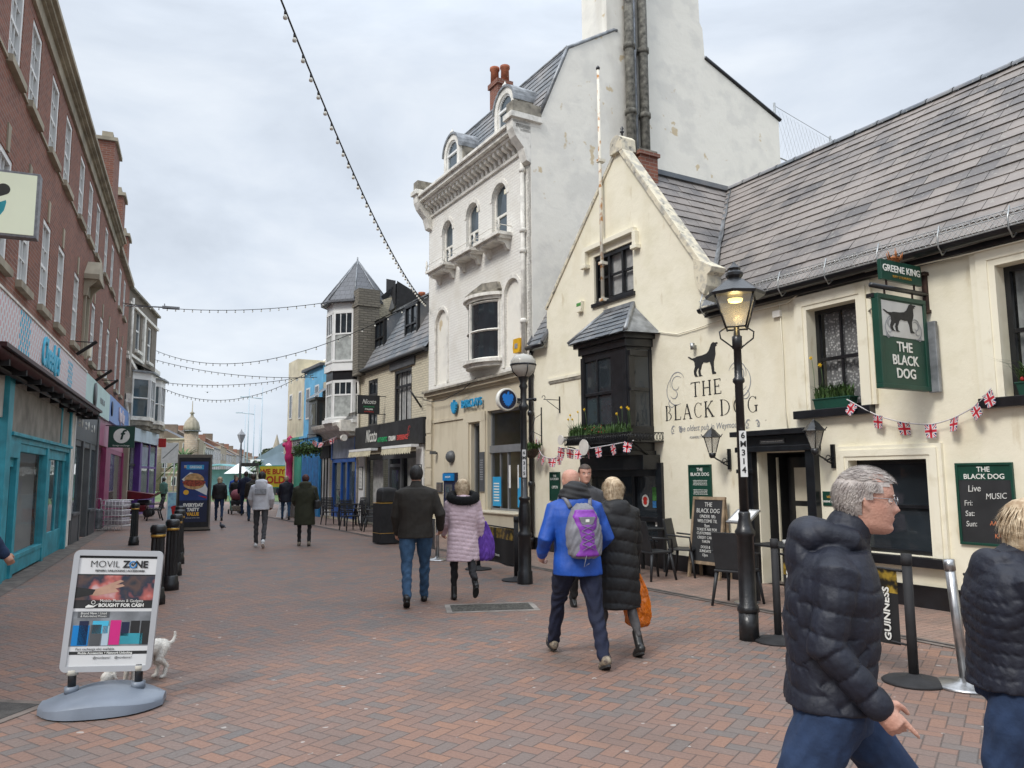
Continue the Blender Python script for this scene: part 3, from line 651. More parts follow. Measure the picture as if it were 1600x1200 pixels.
# thin band under the gable on the left, and cables
b = MB(); b.box(-4.05, -2.75, -.03, 0, 3.30+.42, 3.36+.42, m_cream2); b.box(-4.0, -2.75, -.02, 0, 3.30+.36, 3.36+.36, m_stone_d); b.build('string_course', pub)
b = MB()
b.tube([(-.3, -.03, 4.22), (.2, -.03, 4.10), (.7, -.03, 4.12), (1.4, -.03, 4.18), (2.6, -.03, 4.18), (3.0, -.1, 4.3), (5.2, -.1, 4.22), (11, -.1, 4.22)], .010, m_cream2, 5)
b.tube([(2.45, -.02, 4.2), (2.47, -.02, 3.4), (2.46, -.02, 2.6), (2.5, -.02, 2.25)], .008, m_cream2, 5)
b.box(2.33, 2.47, -.05, 0, 4.0, 4.1, m_trimw)
b.build('cable', pub)
# --- painted wall sign: dog, scrolls, lettering
DOG = [(-.58, .14), (-.47, .075), (-.36, .075), (-.30, .10), (-.1, .11), (.05, .14), (.12, .20), (.165, .28), (.21, .37), (.28, .41), (.33, .385), (.42, .385), (.43, .35), (.37, .325), (.40, .30), (.345, .28), (.34, .2), (.345, .08), (.315, -.03), (.28, -.12), (.275, -.25), (.285, -.38), (.34, -.42), (.34, -.45), (.22, -.45), (.205, -.38), (.185, -.22), (.14, -.10), (.05, -.115), (-.07, -.09), (-.13, -.15), (-.15, -.23), (-.19, -.31), (-.175, -.42), (-.12, -.45), (-.235, -.46), (-.265, -.32), (-.23, -.22), (-.28, -.23), (-.34, -.33), (-.31, -.42), (-.26, -.45), (-.37, -.45), (-.41, -.39), (-.42, -.29), (-.375, -.17), (-.39, -.04), (-.43, .01), (-.54, .07), (-.62, .13)]
def dogshape(b, cx, cz, s, y0, y1, m, sx=None): b.xz([(cx+p[0]*(sx or s), cz+p[1]*s) for p in DOG[::-1]], y0, y1, m)
def scroll(b, cx, cz, s, mir, y, m, w=.012, ups=1):
    def spiral(x0, z0, r0, r1, a0, a1, n=26):
        pts = []
        for i in range(n+1):
            f = i/n; a = R(a0+(a1-a0)*f); r = r0+(r1-r0)*f
            pts.append((cx+mir*s*(x0+r*math.cos(a)), y, cz+ups*s*(z0+r*math.sin(a))))
        return pts
    def ribbon(pts):
        n = len(pts)
        for i in range(n-1):
            p, q = Vector(pts[i]), Vector(pts[i+1]); d = (q-p).normalized(); nn = Vector((-d.z, 0, d.x))
            w0 = w*(.35+.9*math.sin(math.pi*i/n)); w1 = w*(.35+.9*math.sin(math.pi*(i+1)/n))
            fc = [p-nn*w0*.5, p+nn*w0*.5, q+nn*w1*.5, q-nn*w1*.5]
            if (fc[1]-fc[0]).cross(fc[2]-fc[0]).y > 0: fc = fc[::-1]
            b.face(fc, m)
    ribbon(spiral(0, 0, .50, .42, 120, 290)); ribbon(spiral(-.02, .2, .30, .12, 40, 330)); ribbon(spiral(-.1, -.05, .22, .05, 200, 420)); ribbon(spiral(-.28, -.34, .16, .10, 330, 110)); ribbon(spiral(.02, .26, .33, .34, 20, 200))
b = MB(); dogshape(b, .84, 3.58, .62, -.008, -.001, m_ink, sx=.68)
b.build('painted_dog', pub)
b = MB(); scroll(b, .12, 3.10, .56, 1, -.004, m_swirl, .014); scroll(b, 1.54, 3.10, .56, -1, -.004, m_swirl, .014); b.build('painted_scrolls', pub); b = MB()
scroll(b, .0, 2.42, .13, 1, -.004, m_swirl, .010); scroll(b, .16, 2.42, .10, -1, -.004, m_swirl, .010); scroll(b, 1.72, 2.42, .13, 1, -.004, m_swirl, .010); scroll(b, 1.9, 2.42, .10, -1, -.004, m_swirl, .010)
b.build('painted_scrolls', pub)
# serif capitals drawn as strokes: (x0,z0,x1,z1,weight)
SER = {'T': ([(.0, 1, .8, 1, .05), (.4, 0, .4, 1, .12), (.27, 0, .53, 0, .04), (.0, .88, .0, 1, .05), (.8, .88, .8, 1, .05)], [], .8),
 'H': ([(.12, 0, .12, 1, .12), (.68, 0, .68, 1, .12), (.12, .52, .68, .52, .045), (0, 0, .25, 0, .04), (0, 1, .25, 1, .04), (.55, 0, .8, 0, .04), (.55, 1, .8, 1, .04)], [], .82),
 'E': ([(.12, 0, .12, 1, .12), (0, 0, .6, 0, .045), (0, 1, .58, 1, .045), (.12, .52, .45, .52, .04), (.6, 0, .62, .16, .05), (.58, 1, .58, .86, .05), (.45, .44, .45, .6, .04)], [], .64),
 'B': ([(.12, 0, .12, 1, .12), (0, 0, .2, 0, .04), (0, 1, .2, 1, .04)], [(.22, .76, .26, .24, -90, 90, .10), (.24, .27, .33, .27, -90, 90, .12)], .62),
 'L': ([(.12, 0, .12, 1, .12), (0, 1, .26, 1, .04), (0, 0, .56, 0, .045), (.56, 0, .59, .18, .05)], [], .6),
 'A': ([(.08, 0, .37, 1, .05), (.37, 1, .66, 0, .12), (.18, .34, .56, .34, .04), (-.02, 0, .18, 0, .04), (.55, 0, .78, 0, .04)], [], .74),
 'C': ([(.66, .78, .66, .95, .05), (.66, .2, .66, .2, .04)], [(.42, .5, .37, .5, 48, 312, .12)], .72),
 'K': ([(.12, 0, .12, 1, .12), (0, 0, .25, 0, .04), (0, 1, .25, 1, .04), (.16, .48, .62, 1, .05), (.28, .6, .68, 0, .12), (.52, 1, .72, 1, .04), (.56, 0, .8, 0, .04)], [], .76),
 'D': ([(.12, 0, .12, 1, .12), (0, 0, .2, 0, .04), (0, 1, .2, 1, .04)], [(.24, .5, .52, .5, -90, 90, .12)], .82),
 'O': ([], [(.42, .5, .40, .5, 0, 360, .12)], .84),
 'G': ([(.66, .80, .66, .95, .05), (.66, .05, .66, .42, .10), (.54, .42, .78, .42, .04)], [(.42, .5, .37, .5, 48, 312, .12)], .80)}
def serif(b, txt, x, z, w, h, y, m, sp=.16):
    tot = sum((SER[c][2]+sp) if c != ' ' else .34 for c in txt)-sp; u = w/tot; wt = 1
    def seg(x0, z0, x1, z1, t):
        p, q = Vector((x+x0*u, y, z+z0*h)), Vector((x+x1*u, y, z+z1*h)); d = (q-p)
        if d.length < 1e-5: return
        d.normalize(); nn = Vector((-d.z, 0, d.x)); t = max(t, .05)*h*1.15; q = q+d*.004
        fc = [p-nn*t/2, q-nn*t/2, q+nn*t/2, p+nn*t/2]
        if (fc[1]-fc[0]).cross(fc[2]-fc[0]).y > 0: fc = fc[::-1]
        b.face(fc, m)
    cx = 0; k = 0
    for c in txt:
        if c == ' ': cx += .34; continue
        st, ar, aw = SER[c]
        for s_ in st: seg(cx+s_[0], s_[1], cx+s_[2], s_[3], s_[4])
        for (ax, az, rx, rz, a0, a1, t) in ar:
            n = 22; P_ = []
            for i in range(n+1):
                a = R(a0+(a1-a0)*i/n); th = t*(.35+.65*abs(math.cos(a)))
                o_ = Vector((x+(cx+ax)*u+math.cos(a)*rx*u, y, z+(az+math.sin(a)*rz)*h)); i_ = Vector((x+(cx+ax)*u+math.cos(a)*(rx*u-th*h*.8), y, z+(az+math.sin(a)*rz)*h-math.sin(a)*th*h*.8*.6)); P_.append((o_, i_))
            for i in range(n):
                fc = [P_[i][0], P_[i+1][0], P_[i+1][1], P_[i][1]]
                if (fc[1]-fc[0]).cross(fc[2]-fc[0]).y > 0: fc = fc[::-1]
                b.face(fc, m)
        cx += aw+sp
b = MB(); serif(b, 'THE', .47, 2.965, .70, .24, -.004, m_ink, .22); serif(b, 'BLACK DOG', -.20, 2.60, 2.13, .255, -.004, m_ink, .2)
b.build('painted_lettering', pub)
text_mesh('the oldest pub in Weymouth', .145, m_swirl, MF(.86, -.004, 2.43), parent=pub, name='painted_tagline', shear=.25, xs=.86, depth=.001)
text_mesh('FORMERLY MELCOMBE REGIS', .06, m_swirl, MF(.75, -.004, 2.27), parent=pub, name='painted_small_line', shear=.2, xs=.9, depth=.001)

# ------------------------------------------------------------------ things fixed to the pub
fp = thing('flagpole', 'rust stained white pole standing up the front of the pub gable', 'flagpole', P, (-1.85, -.1, 5.1))
m_polew = render_mat('rusty_white_pole', (.72, .68, .58), [((.45, .22, .08), 5, .52, .6, 0)], cracks=.1)
b = MB(); b.tube([(0, 0, 0), (0, 0, 2.2), (0, 0, 4.9)], [.038, .035, .026], m_polew, 10); b.lathe([(.035, 0), (.045, .04), (.0, .1)], (0, 0, 4.9), m_iron, 8); b.build('pole', fp)
for z in (.0, .75, 2.9): b = MB(); b.box(-.06, .06, -.05, .1, z-.02+.02, z+.06, m_polew); b.build('bracket', fp)
def wall_lantern(fr, loc, label):
    t = thing('wall_lantern', label, 'lantern', fr, loc, group='lanterns beside the pub door')
    b = MB(); b.box(-.03, .03, -.03, 0, -.15, .18, m_iron); b.tube([(0, -.02, .0), (0, -.15, -.04), (0, -.30, .02), (0, -.36, .06)], .012, m_iron, 6); b.tube([(0, -.03, -.1), (0, -.12, -.06), (0, -.2, -.03)], .01, m_iron, 6)
    b.tube([(0, -.12+.05*math.cos(a*.6), -.02+.05*math.sin(a*.6)) for a in range(11)], .006, m_iron, 5)
    b.build('bracket', t)
    b = MB(); c = (0, -.38, 0)
    for k in range(4):
        a = R(45+90*k); b.tube([(.055*math.cos(a), -.38+.055*math.sin(a), .12), (.12*math.cos(a), -.38+.12*math.sin(a), .36)], .008, m_iron, 5)
    b.lathe([(.03, .03), (.05, .06), (.06, .115)], c, m_iron, 8); b.lathe([(.0, .53), (.02, .50), (.06, .47), (.11, .41), (.15, .37), (.155, .36), (.10, .355)], c, m_iron, 8, smooth=False)
    for k in range(4): a = R(45+90*k); b.tube([(.13*math.cos(a), -.38+.13*math.sin(a), .36), (.165*math.cos(a), -.38+.165*math.sin(a), .41)], .007, m_iron, 4)
    b.build('frame', t)
    b = MB()
    for k in range(4):
        a, d = R(45+90*k), R(135+90*k); b.face([(.052*math.cos(a), -.38+.052*math.sin(a), .12), (.052*math.cos(d), -.38+.052*math.sin(d), .12), (.115*math.cos(d), -.38+.115*math.sin(d), .355), (.115*math.cos(a), -.38+.115*math.sin(a), .355)], m_lampglass)
    b.build('glass', t)
    return t
def lampglass():
    m = bpy.data.materials.new('lamp_glass'); m.use_nodes = True; t = m.node_tree; b = t.nodes['Principled BSDF']; b.inputs['Base Color'].default_value = (.55, .53, .47, 1); b.inputs['Roughness'].default_value = .12
    tr = _n(t, 'ShaderNodeBsdfTransparent'); ms = _n(t, 'ShaderNodeMixShader'); ms.inputs[0].default_value = .62; o = t.nodes['Material Output']
    t.links.new(b.outputs[0], ms.inputs[1]); t.links.new(tr.outputs[0], ms.inputs[2]); t.links.new(ms.outputs[0], o.inputs[0]); return m
m_lampglass = lampglass()
wall_lantern(P, (1.30, 0, 1.87), 'black wall lantern above the green notice, left of the pub door')
wall_lantern(P, (3.24, 0, 1.87), 'black wall lantern right of the pub door, under the lace curtained window')
def notice(x0, x1, z0, z1, label, cat='notice board', title=None, y=-.035):
    t = thing('notice_board', label, cat, P, ((x0+x1)/2, 0, z0), group='green framed boards on the pub wall'); w, h = x1-x0, z1-z0
    b = MB(); f = .03
    b.box(-w/2, w/2, y, 0, 0, f, m_green); b.box(-w/2, w/2, y, 0, h-f, h, m_green); b.box(-w/2, -w/2+f, y, 0, f, h-f, m_green); b.box(w/2-f, w/2, y, 0, f, h-f, m_green); b.build('frame', t, bevel=.004)
    return t, w, h
m_chalk = mat('chalkboard', (.025, .026, .028), .8, .3, 3, 0); m_chalkw = mat('chalk_white', (.68, .68, .64), .95, .2, 60, 0); m_chalkp = mat('chalk_orange', (.65, .22, .10), .95, .2, 60, 0)
t, w, h = notice(.36, .89, .90, 1.81, 'dark green board of small white text under the painted pub sign')
b = MB(); b.box(-w/2+.03, w/2-.03, -.02, -.002, .03, h-.03, m_green); pl = b.build('panel', t)
text_mesh('THE\nBLACK DOG', .078, m_lwhite, MF(0, -.022, h-.125), parent=t, weight=.001)
for k in range(4): text_mesh('a pub has stood here for centuries\nand sailors came ashore to trade\na black dog from far over the sea\nwhich gave this old house its name' if k < 3 else 'please drink up quietly and enjoy\nyour time in our old public house', .024, m_lwhite, MF(0, -.022, h-.30-k*.155), parent=t, name='small_print')
t, w, h = notice(-4.02, -3.62, 1.10, 1.72, 'green menu board at the left end of the pub wall beside the hanging basket')
b = MB(); b.box(-w/2+.03, w/2-.03, -.02, -.002, .03, h-.03, m_green); b.build('panel', t)
text_mesh('THE\nBLACK DOG', .065, m_lwhite, MF(0, -.022, h-.12), parent=t, weight=.001); text_mesh('OPEN', .09, m_lwhite, MF(0, -.022, h-.33), parent=t)
t, w, h = notice(4.93, 5.58, .81, 1.76, 'green framed chalkboard listing live music, right of the ground floor window')
b = MB(); b.box(-w/2+.03, w/2-.03, -.02, -.002, .03, h-.20, m_chalk); b.box(-w/2+.03, w/2-.03, -.021, -.002, h-.20, h-.03, m_green); b.build('panel', t)
text_mesh('THE\nBLACK DOG', .082, m_lwhite, MF(0, -.024, h-.12), parent=t, weight=.001)
for s_, x, z, q, mm in (('Live', -.12, h-.30, .11, m_chalkw), ('MUSIC', .12, h-.385, .095, m_chalkw), ('Fri:', -.20, h-.47, .09, m_chalkw), ('Sat:', -.19, h-.59, .09, m_chalkw), ('Sun:', -.18, h-.71, .09, m_chalkw), ('AARON\n&\nKARL', .14, h-.76, .072, m_chalkp)):
    text_mesh(s_, q, mm, MF(x, -.023, z, ry=R(-3)), parent=t, name='chalk_writing', shear=.15, xs=.85)
t, w, h = notice(3.03, 3.25, 1.20, 1.40, 'small green brewery plaque right of the pub door frame', 'plaque', y=-.015)
b = MB(); b.box(-w/2+.01, w/2-.01, -.016, -.002, .01, h-.01, m_green); b.build('panel', t); text_mesh('GREENE KING', .036, m_lwhite, MF(0, -.018, .06), parent=t, weight=.001)
b = MB(); b.xz([(-.035, .11), (.035, .11), (.04, .145), (.02, .13), (0, .15), (-.02, .13), (-.04, .145)], -.019, -.016, m_gold); b.build('crown_emblem', t)

# hanging pub sign (perpendicular to the wall)
hs = thing('hanging_pub_sign', 'green hanging pub sign with black dog picture on an iron bracket', 'pub sign', P, (4.72, 0, 2.64))
Mx = Matrix.Rotation(R(90), 4, 'Z')        # local: sign x -> into the wall direction
def side(b, x0, x1, t0, t1, z0, z1, m): b.box(t0, t1, x0, x1, z0, z1, m)
b = MB(); side(b, -1.02, -.12, -.03, .03, 0, 1.12, m_green)
for a in ((-1.05, -.10, -.005, .05), (-1.05, -.10, 1.07, 1.125), (-1.05, -.99, .05, 1.07), (-.16, -.10, .05, 1.07)): side(b, a[0], a[1], -.045, .045, a[2], a[3], m_green)
sb = b.build('sign_board', hs, bevel=.005)
m_signw = mat('sign_silver_ground', (.55, .55, .53), .5, .1, 4, 0)
b = MB(); side(b, -.98, -.17, .0305, .034, .62, 1.05, m_signw); side(b, -.98, -.17, -.034, -.0305, .62, 1.05, m_signw); pc = b.build('picture', sb)
b = MB(); b.M = Matrix.Translation((.036, -.575, 0)) @ Mx; dogshape(b, 0, .88, .42, -.003, .0, m_ink, sx=.62); b.build('dog_silhouette', sb)
b = MB(); b.M = Matrix.Translation((.0355, -.575, 0)) @ Mx; scroll(b, -.24, .72, .24, 1, -.003, m_swirl, .012); scroll(b, .24, .72, .24, -1, -.003, m_swirl, .012); b.build('scrolls', sb)
for i, (s_, z) in enumerate((('THE', .50), ('BLACK', .34), ('DOG', .18))): text_mesh(s_, .165, m_lwhite, MF(.036, -.575, z-.0, rz=R(90)), parent=sb, weight=.003)
b = MB(); side(b, -.92, -.12, -.025, .025, 1.31, 1.56, m_green); tb = b.build('brewery_board', hs, bevel=.005)
text_mesh('GREENE KING', .118, m_lwhite, MF(.028, -.52, 1.455, rz=R(90)), parent=tb, weight=.002); text_mesh('BURY ST EDMUNDS', .042, m_gold, MF(.028, -.52, 1.365, rz=R(90)), parent=tb)
m_copper = mat('copper_crown', (.45, .17, .06), .4, .3, 20, .2, metal=.7)
b = MB(); b.tube([(0, -.62+.09*math.cos(R(a)), 1.60+.0) if 0 else (.06*math.sin(R(a)), -.60+.10*math.cos(R(a)), 1.60) for a in range(0, 361, 30)], .012, m_copper, 5)
for k in range(6): a = R(60*k); b.tube([(.06*math.sin(a), -.6+.10*math.cos(a), 1.60), (.075*math.sin(a), -.6+.13*math.cos(a), 1.68)], [.012, .004], m_copper, 5)
b.tube([(0, -.6, 1.58), (0, -.58, 1.74)], [.008, .004], m_copper, 5); b.box(-.02, .02, -.66, -.54, 1.55, 1.6, m_copper)
b.build('crown', tb)
m_rust = mat('rusty_iron', (.06, .03, .02), .8, .5, 12, .3)
b = MB(); b.tube([(0, -1.10, 1.22), (0, .0, 1.22)], .032, m_iron, 8); b.box(-.03, .03, -.04, 0, 1.0, 1.5, m_rust); b.box(-.05, .05, -.09, 0, 1.46, 1.50, m_rust); b.box(-.05, .05, -.09, 0, .98, 1.02, m_rust)
b.tube([(0, -.85, 1.20), (0, -.85, 1.12)], .014, m_rust, 6); b.tube([(0, -.3, 1.20), (0, -.3, 1.12)], .014, m_rust, 6); b.tube([(0, -.8, 1.24), (0, -.8, 1.32)], .014, m_rust, 6); b.tube([(0, -.25, 1.24), (0, -.25, 1.32)], .014, m_rust, 6)
b.build('bracket', hs)
b = MB(); b.box(.0, .14, -.10, -.04, -.02, .86, m_lead); b.build('light_housing', hs, bevel=.01)
b = MB(); b.tube([(-.8, -.02, 1.16), (-.4, -.40, 1.15), (-.02, -.95, 1.12)], .013, m_iron, 5); b.box(-.10, .0, -1.06, -.95, 1.08, 1.13, m_iron); b.build('sign_lamp', hs)

# flowers
def foliage(b, x0, x1, y0, y1, z, h, n, m=None, w=.008, lean=.5):
    for _ in range(n):
        x, y = random.uniform(x0, x1), random.uniform(y0, y1); a = random.uniform(0, 6.28); hh = h*random.uniform(.4, 1.0); l = hh*lean*random.uniform(.2, 1.2)
        p0 = Vector((x, y, z)); p1 = p0+Vector((math.cos(a)*l*.35, math.sin(a)*l*.35, hh*.65)); p2 = p0+Vector((math.cos(a)*l, math.sin(a)*l, hh*random.uniform(.7, 1.0)))
        s = Vector((-math.sin(a), math.cos(a), 0))*w
        b.add([p0-s, p0+s, p1+s, p1-s, p2], [(0, 1, 2, 3), (3, 2, 4)], m or m_leaf)
def daffodil(b, x, y, z, h):
    top = Vector((x+random.uniform(-.03, .03), y-.02, z+h)); b.tube([(x, y, z), (x, y-.01, z+h*.6), top], .004, m_leaf, 4)
    for k in range(6):
        a = k*1.047; c = top+Vector((0, -.01, 0)); e = c+Vector((math.cos(a)*.038, -.006, math.sin(a)*.038)); f = c+Vector((math.cos(a+.4)*.02, -.004, math.sin(a+.4)*.02)); g = c+Vector((math.cos(a-.4)*.02, -.004, math.sin(a-.4)*.02))
        b.face([c, f, e, g], m_daff)
    b.lathe([(.010, 0), (.014, .025)], (0, 0, 0), m_daff, 7); n = 14
    for i in range(len(b.v)-n, len(b.v)): p = b.v[i]; b.v[i] = (top.x+p[0], top.y-.01-p[2], top.z+p[1])
pl = thing('window_planter', 'flower trough with daffodils on a black lace iron shelf under the bay window', 'planter', P, (-1.28, -.55, 2.24), absf=True)
b = MB(); x0, x1 = -2.35, -.28; b.box(x0, x1, -.74, -.52, 2.22, 2.25, m_iron); b.box(x0, x1+.0, -.76, -.74, 2.38, 2.40, m_iron); b.box(x1-.01, x1+.01, -.74, 0, 2.38, 2.40, m_iron); b.box(x1-.35, x1+.01, -.52, 0, 2.22, 2.25, m_iron)
i = 0; x = x0
while x < x1:
    b.tube([(x, -.745, 2.24), (x+.03, -.745, 2.31), (x, -.745, 2.38)], .007, m_iron, 4); b.tube([(x+.06, -.745, 2.24), (x+.03, -.745, 2.31), (x+.06, -.745, 2.38)], .007, m_iron, 4); x += .07
y = -.74
while y < -.02:
    b.tube([(x1, y, 2.24), (x1, y+.03, 2.31), (x1, y, 2.38)], .007, m_iron, 4); b.tube([(x1, y+.06, 2.24), (x1, y+.03, 2.31), (x1, y+.06, 2.38)], .007, m_iron, 4); y += .07
b.tube([(-2.3, -.02, 1.75), (-2.3, -.2, 1.86), (-2.3, -.3, 2.05), (-2.3, -.55, 2.18), (-2.3, -.7, 2.2)], .014, m_iron, 6); b.tube([(-.5, -.02, 1.9), (-.5, -.5, 2.2)], .012, m_iron, 6)
b.build('iron_shelf', pl)
b = MB(); b.box(x0+.05, x1-.12, -.72, -.54, 2.25, 2.37, m_black); b.box(x0+.06, x1-.13, -.71, -.55, 2.36, 2.38, m_soil); b.build('trough', pl)
b = MB(); foliage(b, x0+.1, x1-.15, -.70, -.56, 2.36, .30, 420, w=.009); foliage(b, x0+.1, -1.6, -.72, -.56, 2.36, .34, 160, w=.012)
for _ in range(140):
    x = random.uniform(-1.75, -1.2); z = 2.4+random.uniform(0, .16); b.ball((x, -.66+random.uniform(-.06, .06), z), .013, m_redf if random.random() < .18 else m_leaf, 5, 3)
b.build('foliage', pl)
b = MB()
for x in (-2.3, -2.24, -2.14, -1.98, -1.72, -.72, -.62, -.45, -.40): daffodil(b, x, -.64, 2.38, random.uniform(.32, .52))
b.build('daffodils', pl)
for (x0, x1, lab, ex) in ((3.02, 3.62, 'green window trough with two daffodils on the sill of the lace curtained window', 1), (5.72, 6.4, 'green trough of grassy leaves on the right hand upper window sill', 0)):
    z = 2.545 if ex else 2.495
    t = thing('window_trough', lab, 'planter', P, ((x0+x1)/2, 0, z), absf=True, group='troughs on the upper window sills of the pub')
    b = MB(); b.xz([(x0+.03, z), (x1-.03, z), (x1, z+.14), (x0, z+.14)], -.10, .07, m_green); b.box(x0-.01, x1+.01, -.11, .08, z+.13, z+.15, m_green); b.build('trough', t, bevel=.006)
    b = MB(); foliage(b, x0+.03, x1-.03, -.08, .05, z+.14, .26, 330, w=.008, lean=.8)
    if not ex:
        for _ in range(30): a = random.uniform(2.5, 5.0); foliage(b, x0, x0+.2, -.1, -.02, z+.14, .40, 1, w=.006, lean=1.2)
        for k in range(3): b.ball((x0+.08+.05*k, -.1, z+.18), .025, m_redf, 7, 5)
    b.build('foliage', t)
    if ex:
        b = MB(); daffodil(b, x0+.02, -.06, z+.12, .62); daffodil(b, x0+.16, -.06, z+.12, .50); b.build('daffodils', t)
# scroll bracket, hanging basket, alarm box, spotlights
t = thing('basket_bracket', 'empty black scroll bracket on the pub wall left of the bay', 'bracket', P, (-3.60, 0, 3.05))
b = MB(); b.box(-.015, .015, -.02, 0, -.06, .30, m_iron); b.tube([(0, -.01, .22), (0, -.42, .22)], .009, m_iron, 5); b.tube([(0, -.01, .0), (0, -.34, .20)], .008, m_iron, 5); b.tube([(0, -.42+.04*math.sin(a*.7), .22+.04-.04*math.cos(a*.7)) for a in range(8)], .008, m_iron, 5); b.build('scroll_arm', t)
t = thing('hanging_basket', 'hanging basket of small plants beside the bank drainpipe', 'basket', P, (-4.35, -.28, 2.02))
b = MB(); b.tube([(0, .28, .50), (0, .0, .62), (0, 0, .60)], .008, m_iron, 5); b.box(-.012, .012, .26, .28, .3, 1.15, m_iron); b.tube([(0, .27, 1.0), (0, .1, .9), (0, 0, .62)], .008, m_iron, 5)
for k in range(3): a = k*2.1; b.tube([(0, 0, .60), (.17*math.cos(a), .17*math.sin(a), .2)], .004, m_iron, 4)
b.build('hanger', t)
m_coir = mat('coir_liner', (.07, .05, .035), .95, .4, 30, .5)
b = MB(); b.lathe([(.0, 0), (.08, .02), (.14, .09), (.18, .2), (.185, .21)], (0, 0, 0), m_coir, 14); b.build('bowl', t)
b = MB(); foliage(b, -.15, .15, -.15, .15, .18, .22, 260, w=.012, lean=1.0); b.build('foliage', t)
t = thing('alarm_box', 'cream alarm box high on the pub gable left of the window', 'alarm box', P, (-2.72, 0, 5.05)); b = MB(); b.xz([(-.09, 0), (.07, 0), (.1, .22), (-.1, .22)], -.08, 0, m_cream2); b.box(-.08, .08, -.084, -.08, .12, .19, m_stick); b.build('housing', t, bevel=.01)
t = thing('wall_spotlight', 'small metal spotlight on the wall above the painted dog', 'spotlight', P, (.62, 0, 3.78)); b = MB(); b.box(-.02, .02, -.03, 0, 0, .06, m_galv); b.lathe([(.035, 0), (.04, .11)], (0, -.08, -.02), m_galv, 10); b.build('housing', t)
# bunting
UJ_B = mat('flag_blue', (.015, .02, .13), .8, .1, 9, 0); UJ_R = mat('flag_red', (.55, .02, .04), .8, .1, 9, 0); UJ_W = mat('flag_white', (.72, .70, .70), .8, .05, 9, 0); m_tape = mat('bunting_tape', (.65, .62, .62), .8, .1, 9, 0)
def flagmesh(b, w=.17, h=.19):
    def q(pts, k, m):
        for s_ in (1, -1):
            b.face([(p[0], s_*-.0008*k, p[1]) for p in (pts if s_ > 0 else pts[::-1])], m)
    def cl(x0, z0, x1, z1, t, k, m):
        d = Vector((x1-x0, z1-z0)).normalized(); n = Vector((-d.y, d.x))*t/2
        q([(x0-n.x, z0-n.y), (x1-n.x, z1-n.y), (x1+n.x, z1+n.y), (x0+n.x, z0+n.y)], k, m)
    a, c, e = w/2, -h, w/2*.8
    q([(-e, c), (e, c), (a, 0), (-a, 0)], 1, UJ_B)
    cl(-a*.92, -.01, e*.92, c+.01, .034, 2, UJ_W); cl(-e*.92, c+.01, a*.92, -.01, .034, 2, UJ_W); cl(-a*.92, -.01, e*.92, c+.01, .012, 3, UJ_R); cl(-e*.92, c+.01, a*.92, -.01, .012, 3, UJ_R)
    cl(0, c, 0, 0, .06, 4, UJ_W); cl(-a*.97, c/2, a*.97, c/2, .06, 4, UJ_W); cl(0, c, 0, 0, .034, 5, UJ_R); cl(-a*.97, c/2, a*.97, c/2, .034, 5, UJ_R)
fb = MB(); flagmesh(fb)
flag_proto = None
def bunting(pts, n, label, fr=P, sc_=1.0, seed=1):
    global flag_proto
    rnd = random.Random(seed)
    t = thing('bunting', label, 'bunting', fr, pts[0], group='strings of flag bunting'); O = Vector(pts[0])
    # catmull through pts
    ps = [Vector(p)-O for p in pts]; path = []
    for i in range(len(ps)-1):
        p0 = ps[max(i-1, 0)]; p1 = ps[i]; p2 = ps[i+1]; p3 = ps[min(i+2, len(ps)-1)]
        for k in range(12):
            u = k/12; path.append(.5*((2*p1)+(-p0+p2)*u+(2*p0-5*p1+4*p2-p3)*u*u+(-p0+3*p1-3*p2+p3)*u**3))
    path.append(ps[-1]); b = MB(); b.tube(path, .009*sc_, m_tape, 4); b.build('tape', t)
    for k in range(n):
        f = (k+.5)/n*(len(path)-1); i = int(f); p = path[i].lerp(path[min(i+1, len(path)-1)], f-i); d = path[min(i+1, len(path)-1)]-path[max(i-1, 0)]
        if flag_proto is None: o = fb.build('flag', t); flag_proto = o
        else: o = flag_proto.copy(); COL.objects.link(o); o.parent = t
        o.location = p; o.rotation_euler = (rnd.uniform(-.35, .35), math.atan2(-d.z, math.hypot(d.x, d.y))*.8+rnd.uniform(-.25, .25), math.atan2(d.y, d.x)+rnd.uniform(-.5, .5)); o.scale = (sc_,)*3
bunting([(-4.45, -.08, 2.52), (-4.0, -.25, 2.12), (-3.2, -.45, 2.0), (-2.55, -.6, 2.14)], 8, 'bunting of union flags drooping from the drainpipe to the bay window', seed=3)
bunting([(-2.5, -.78, 2.20), (-1.8, -.80, 2.13), (-1.1, -.80, 2.16), (-.25, -.70, 2.24)], 7, 'bunting of union flags tied along the flower shelf of the bay window', seed=5)
bunting([(3.60, -.14, 2.64), (4.1, -.1, 2.36), (4.7, -.08, 2.24), (5.2, -.1, 2.38), (5.48, -.14, 2.60)], 7, 'bunting of union flags slung between the two upper window sills', seed=8, sc_=.9)
m_cup = mat('white_horn', (.72, .68, .62), .5, .1, 6, 0)
for i, (x, z, lab) in enumerate(((-1.45, 2.16, 'large white bell shaped horn among the bunting under the bay'), (-2.22, 2.33, 'small white bell shaped horn at the left end of the flower shelf'))):
    t = thing('horn', lab, 'horn', P, (x, -.82, z), group='white horns on the flower shelf'); s = 1 if i == 0 else .65
    b = MB(); b.lathe([(.15*s, 0), (.145*s, .02), (.06*s, .08), (.03*s, .14), (.0, .15)], (0, 0, 0), m_cup, 18); b.v = [(p[0], p[2]-.0, p[1]) for p in b.v]; b.v = [(p[0], p[1]-.1, p[2]) for p in b.v]; b.build('bell', t)
    b = MB(); b.ball((0, -.02, 0), .04*s, m_ink, 8, 6); b.build('centre', t)
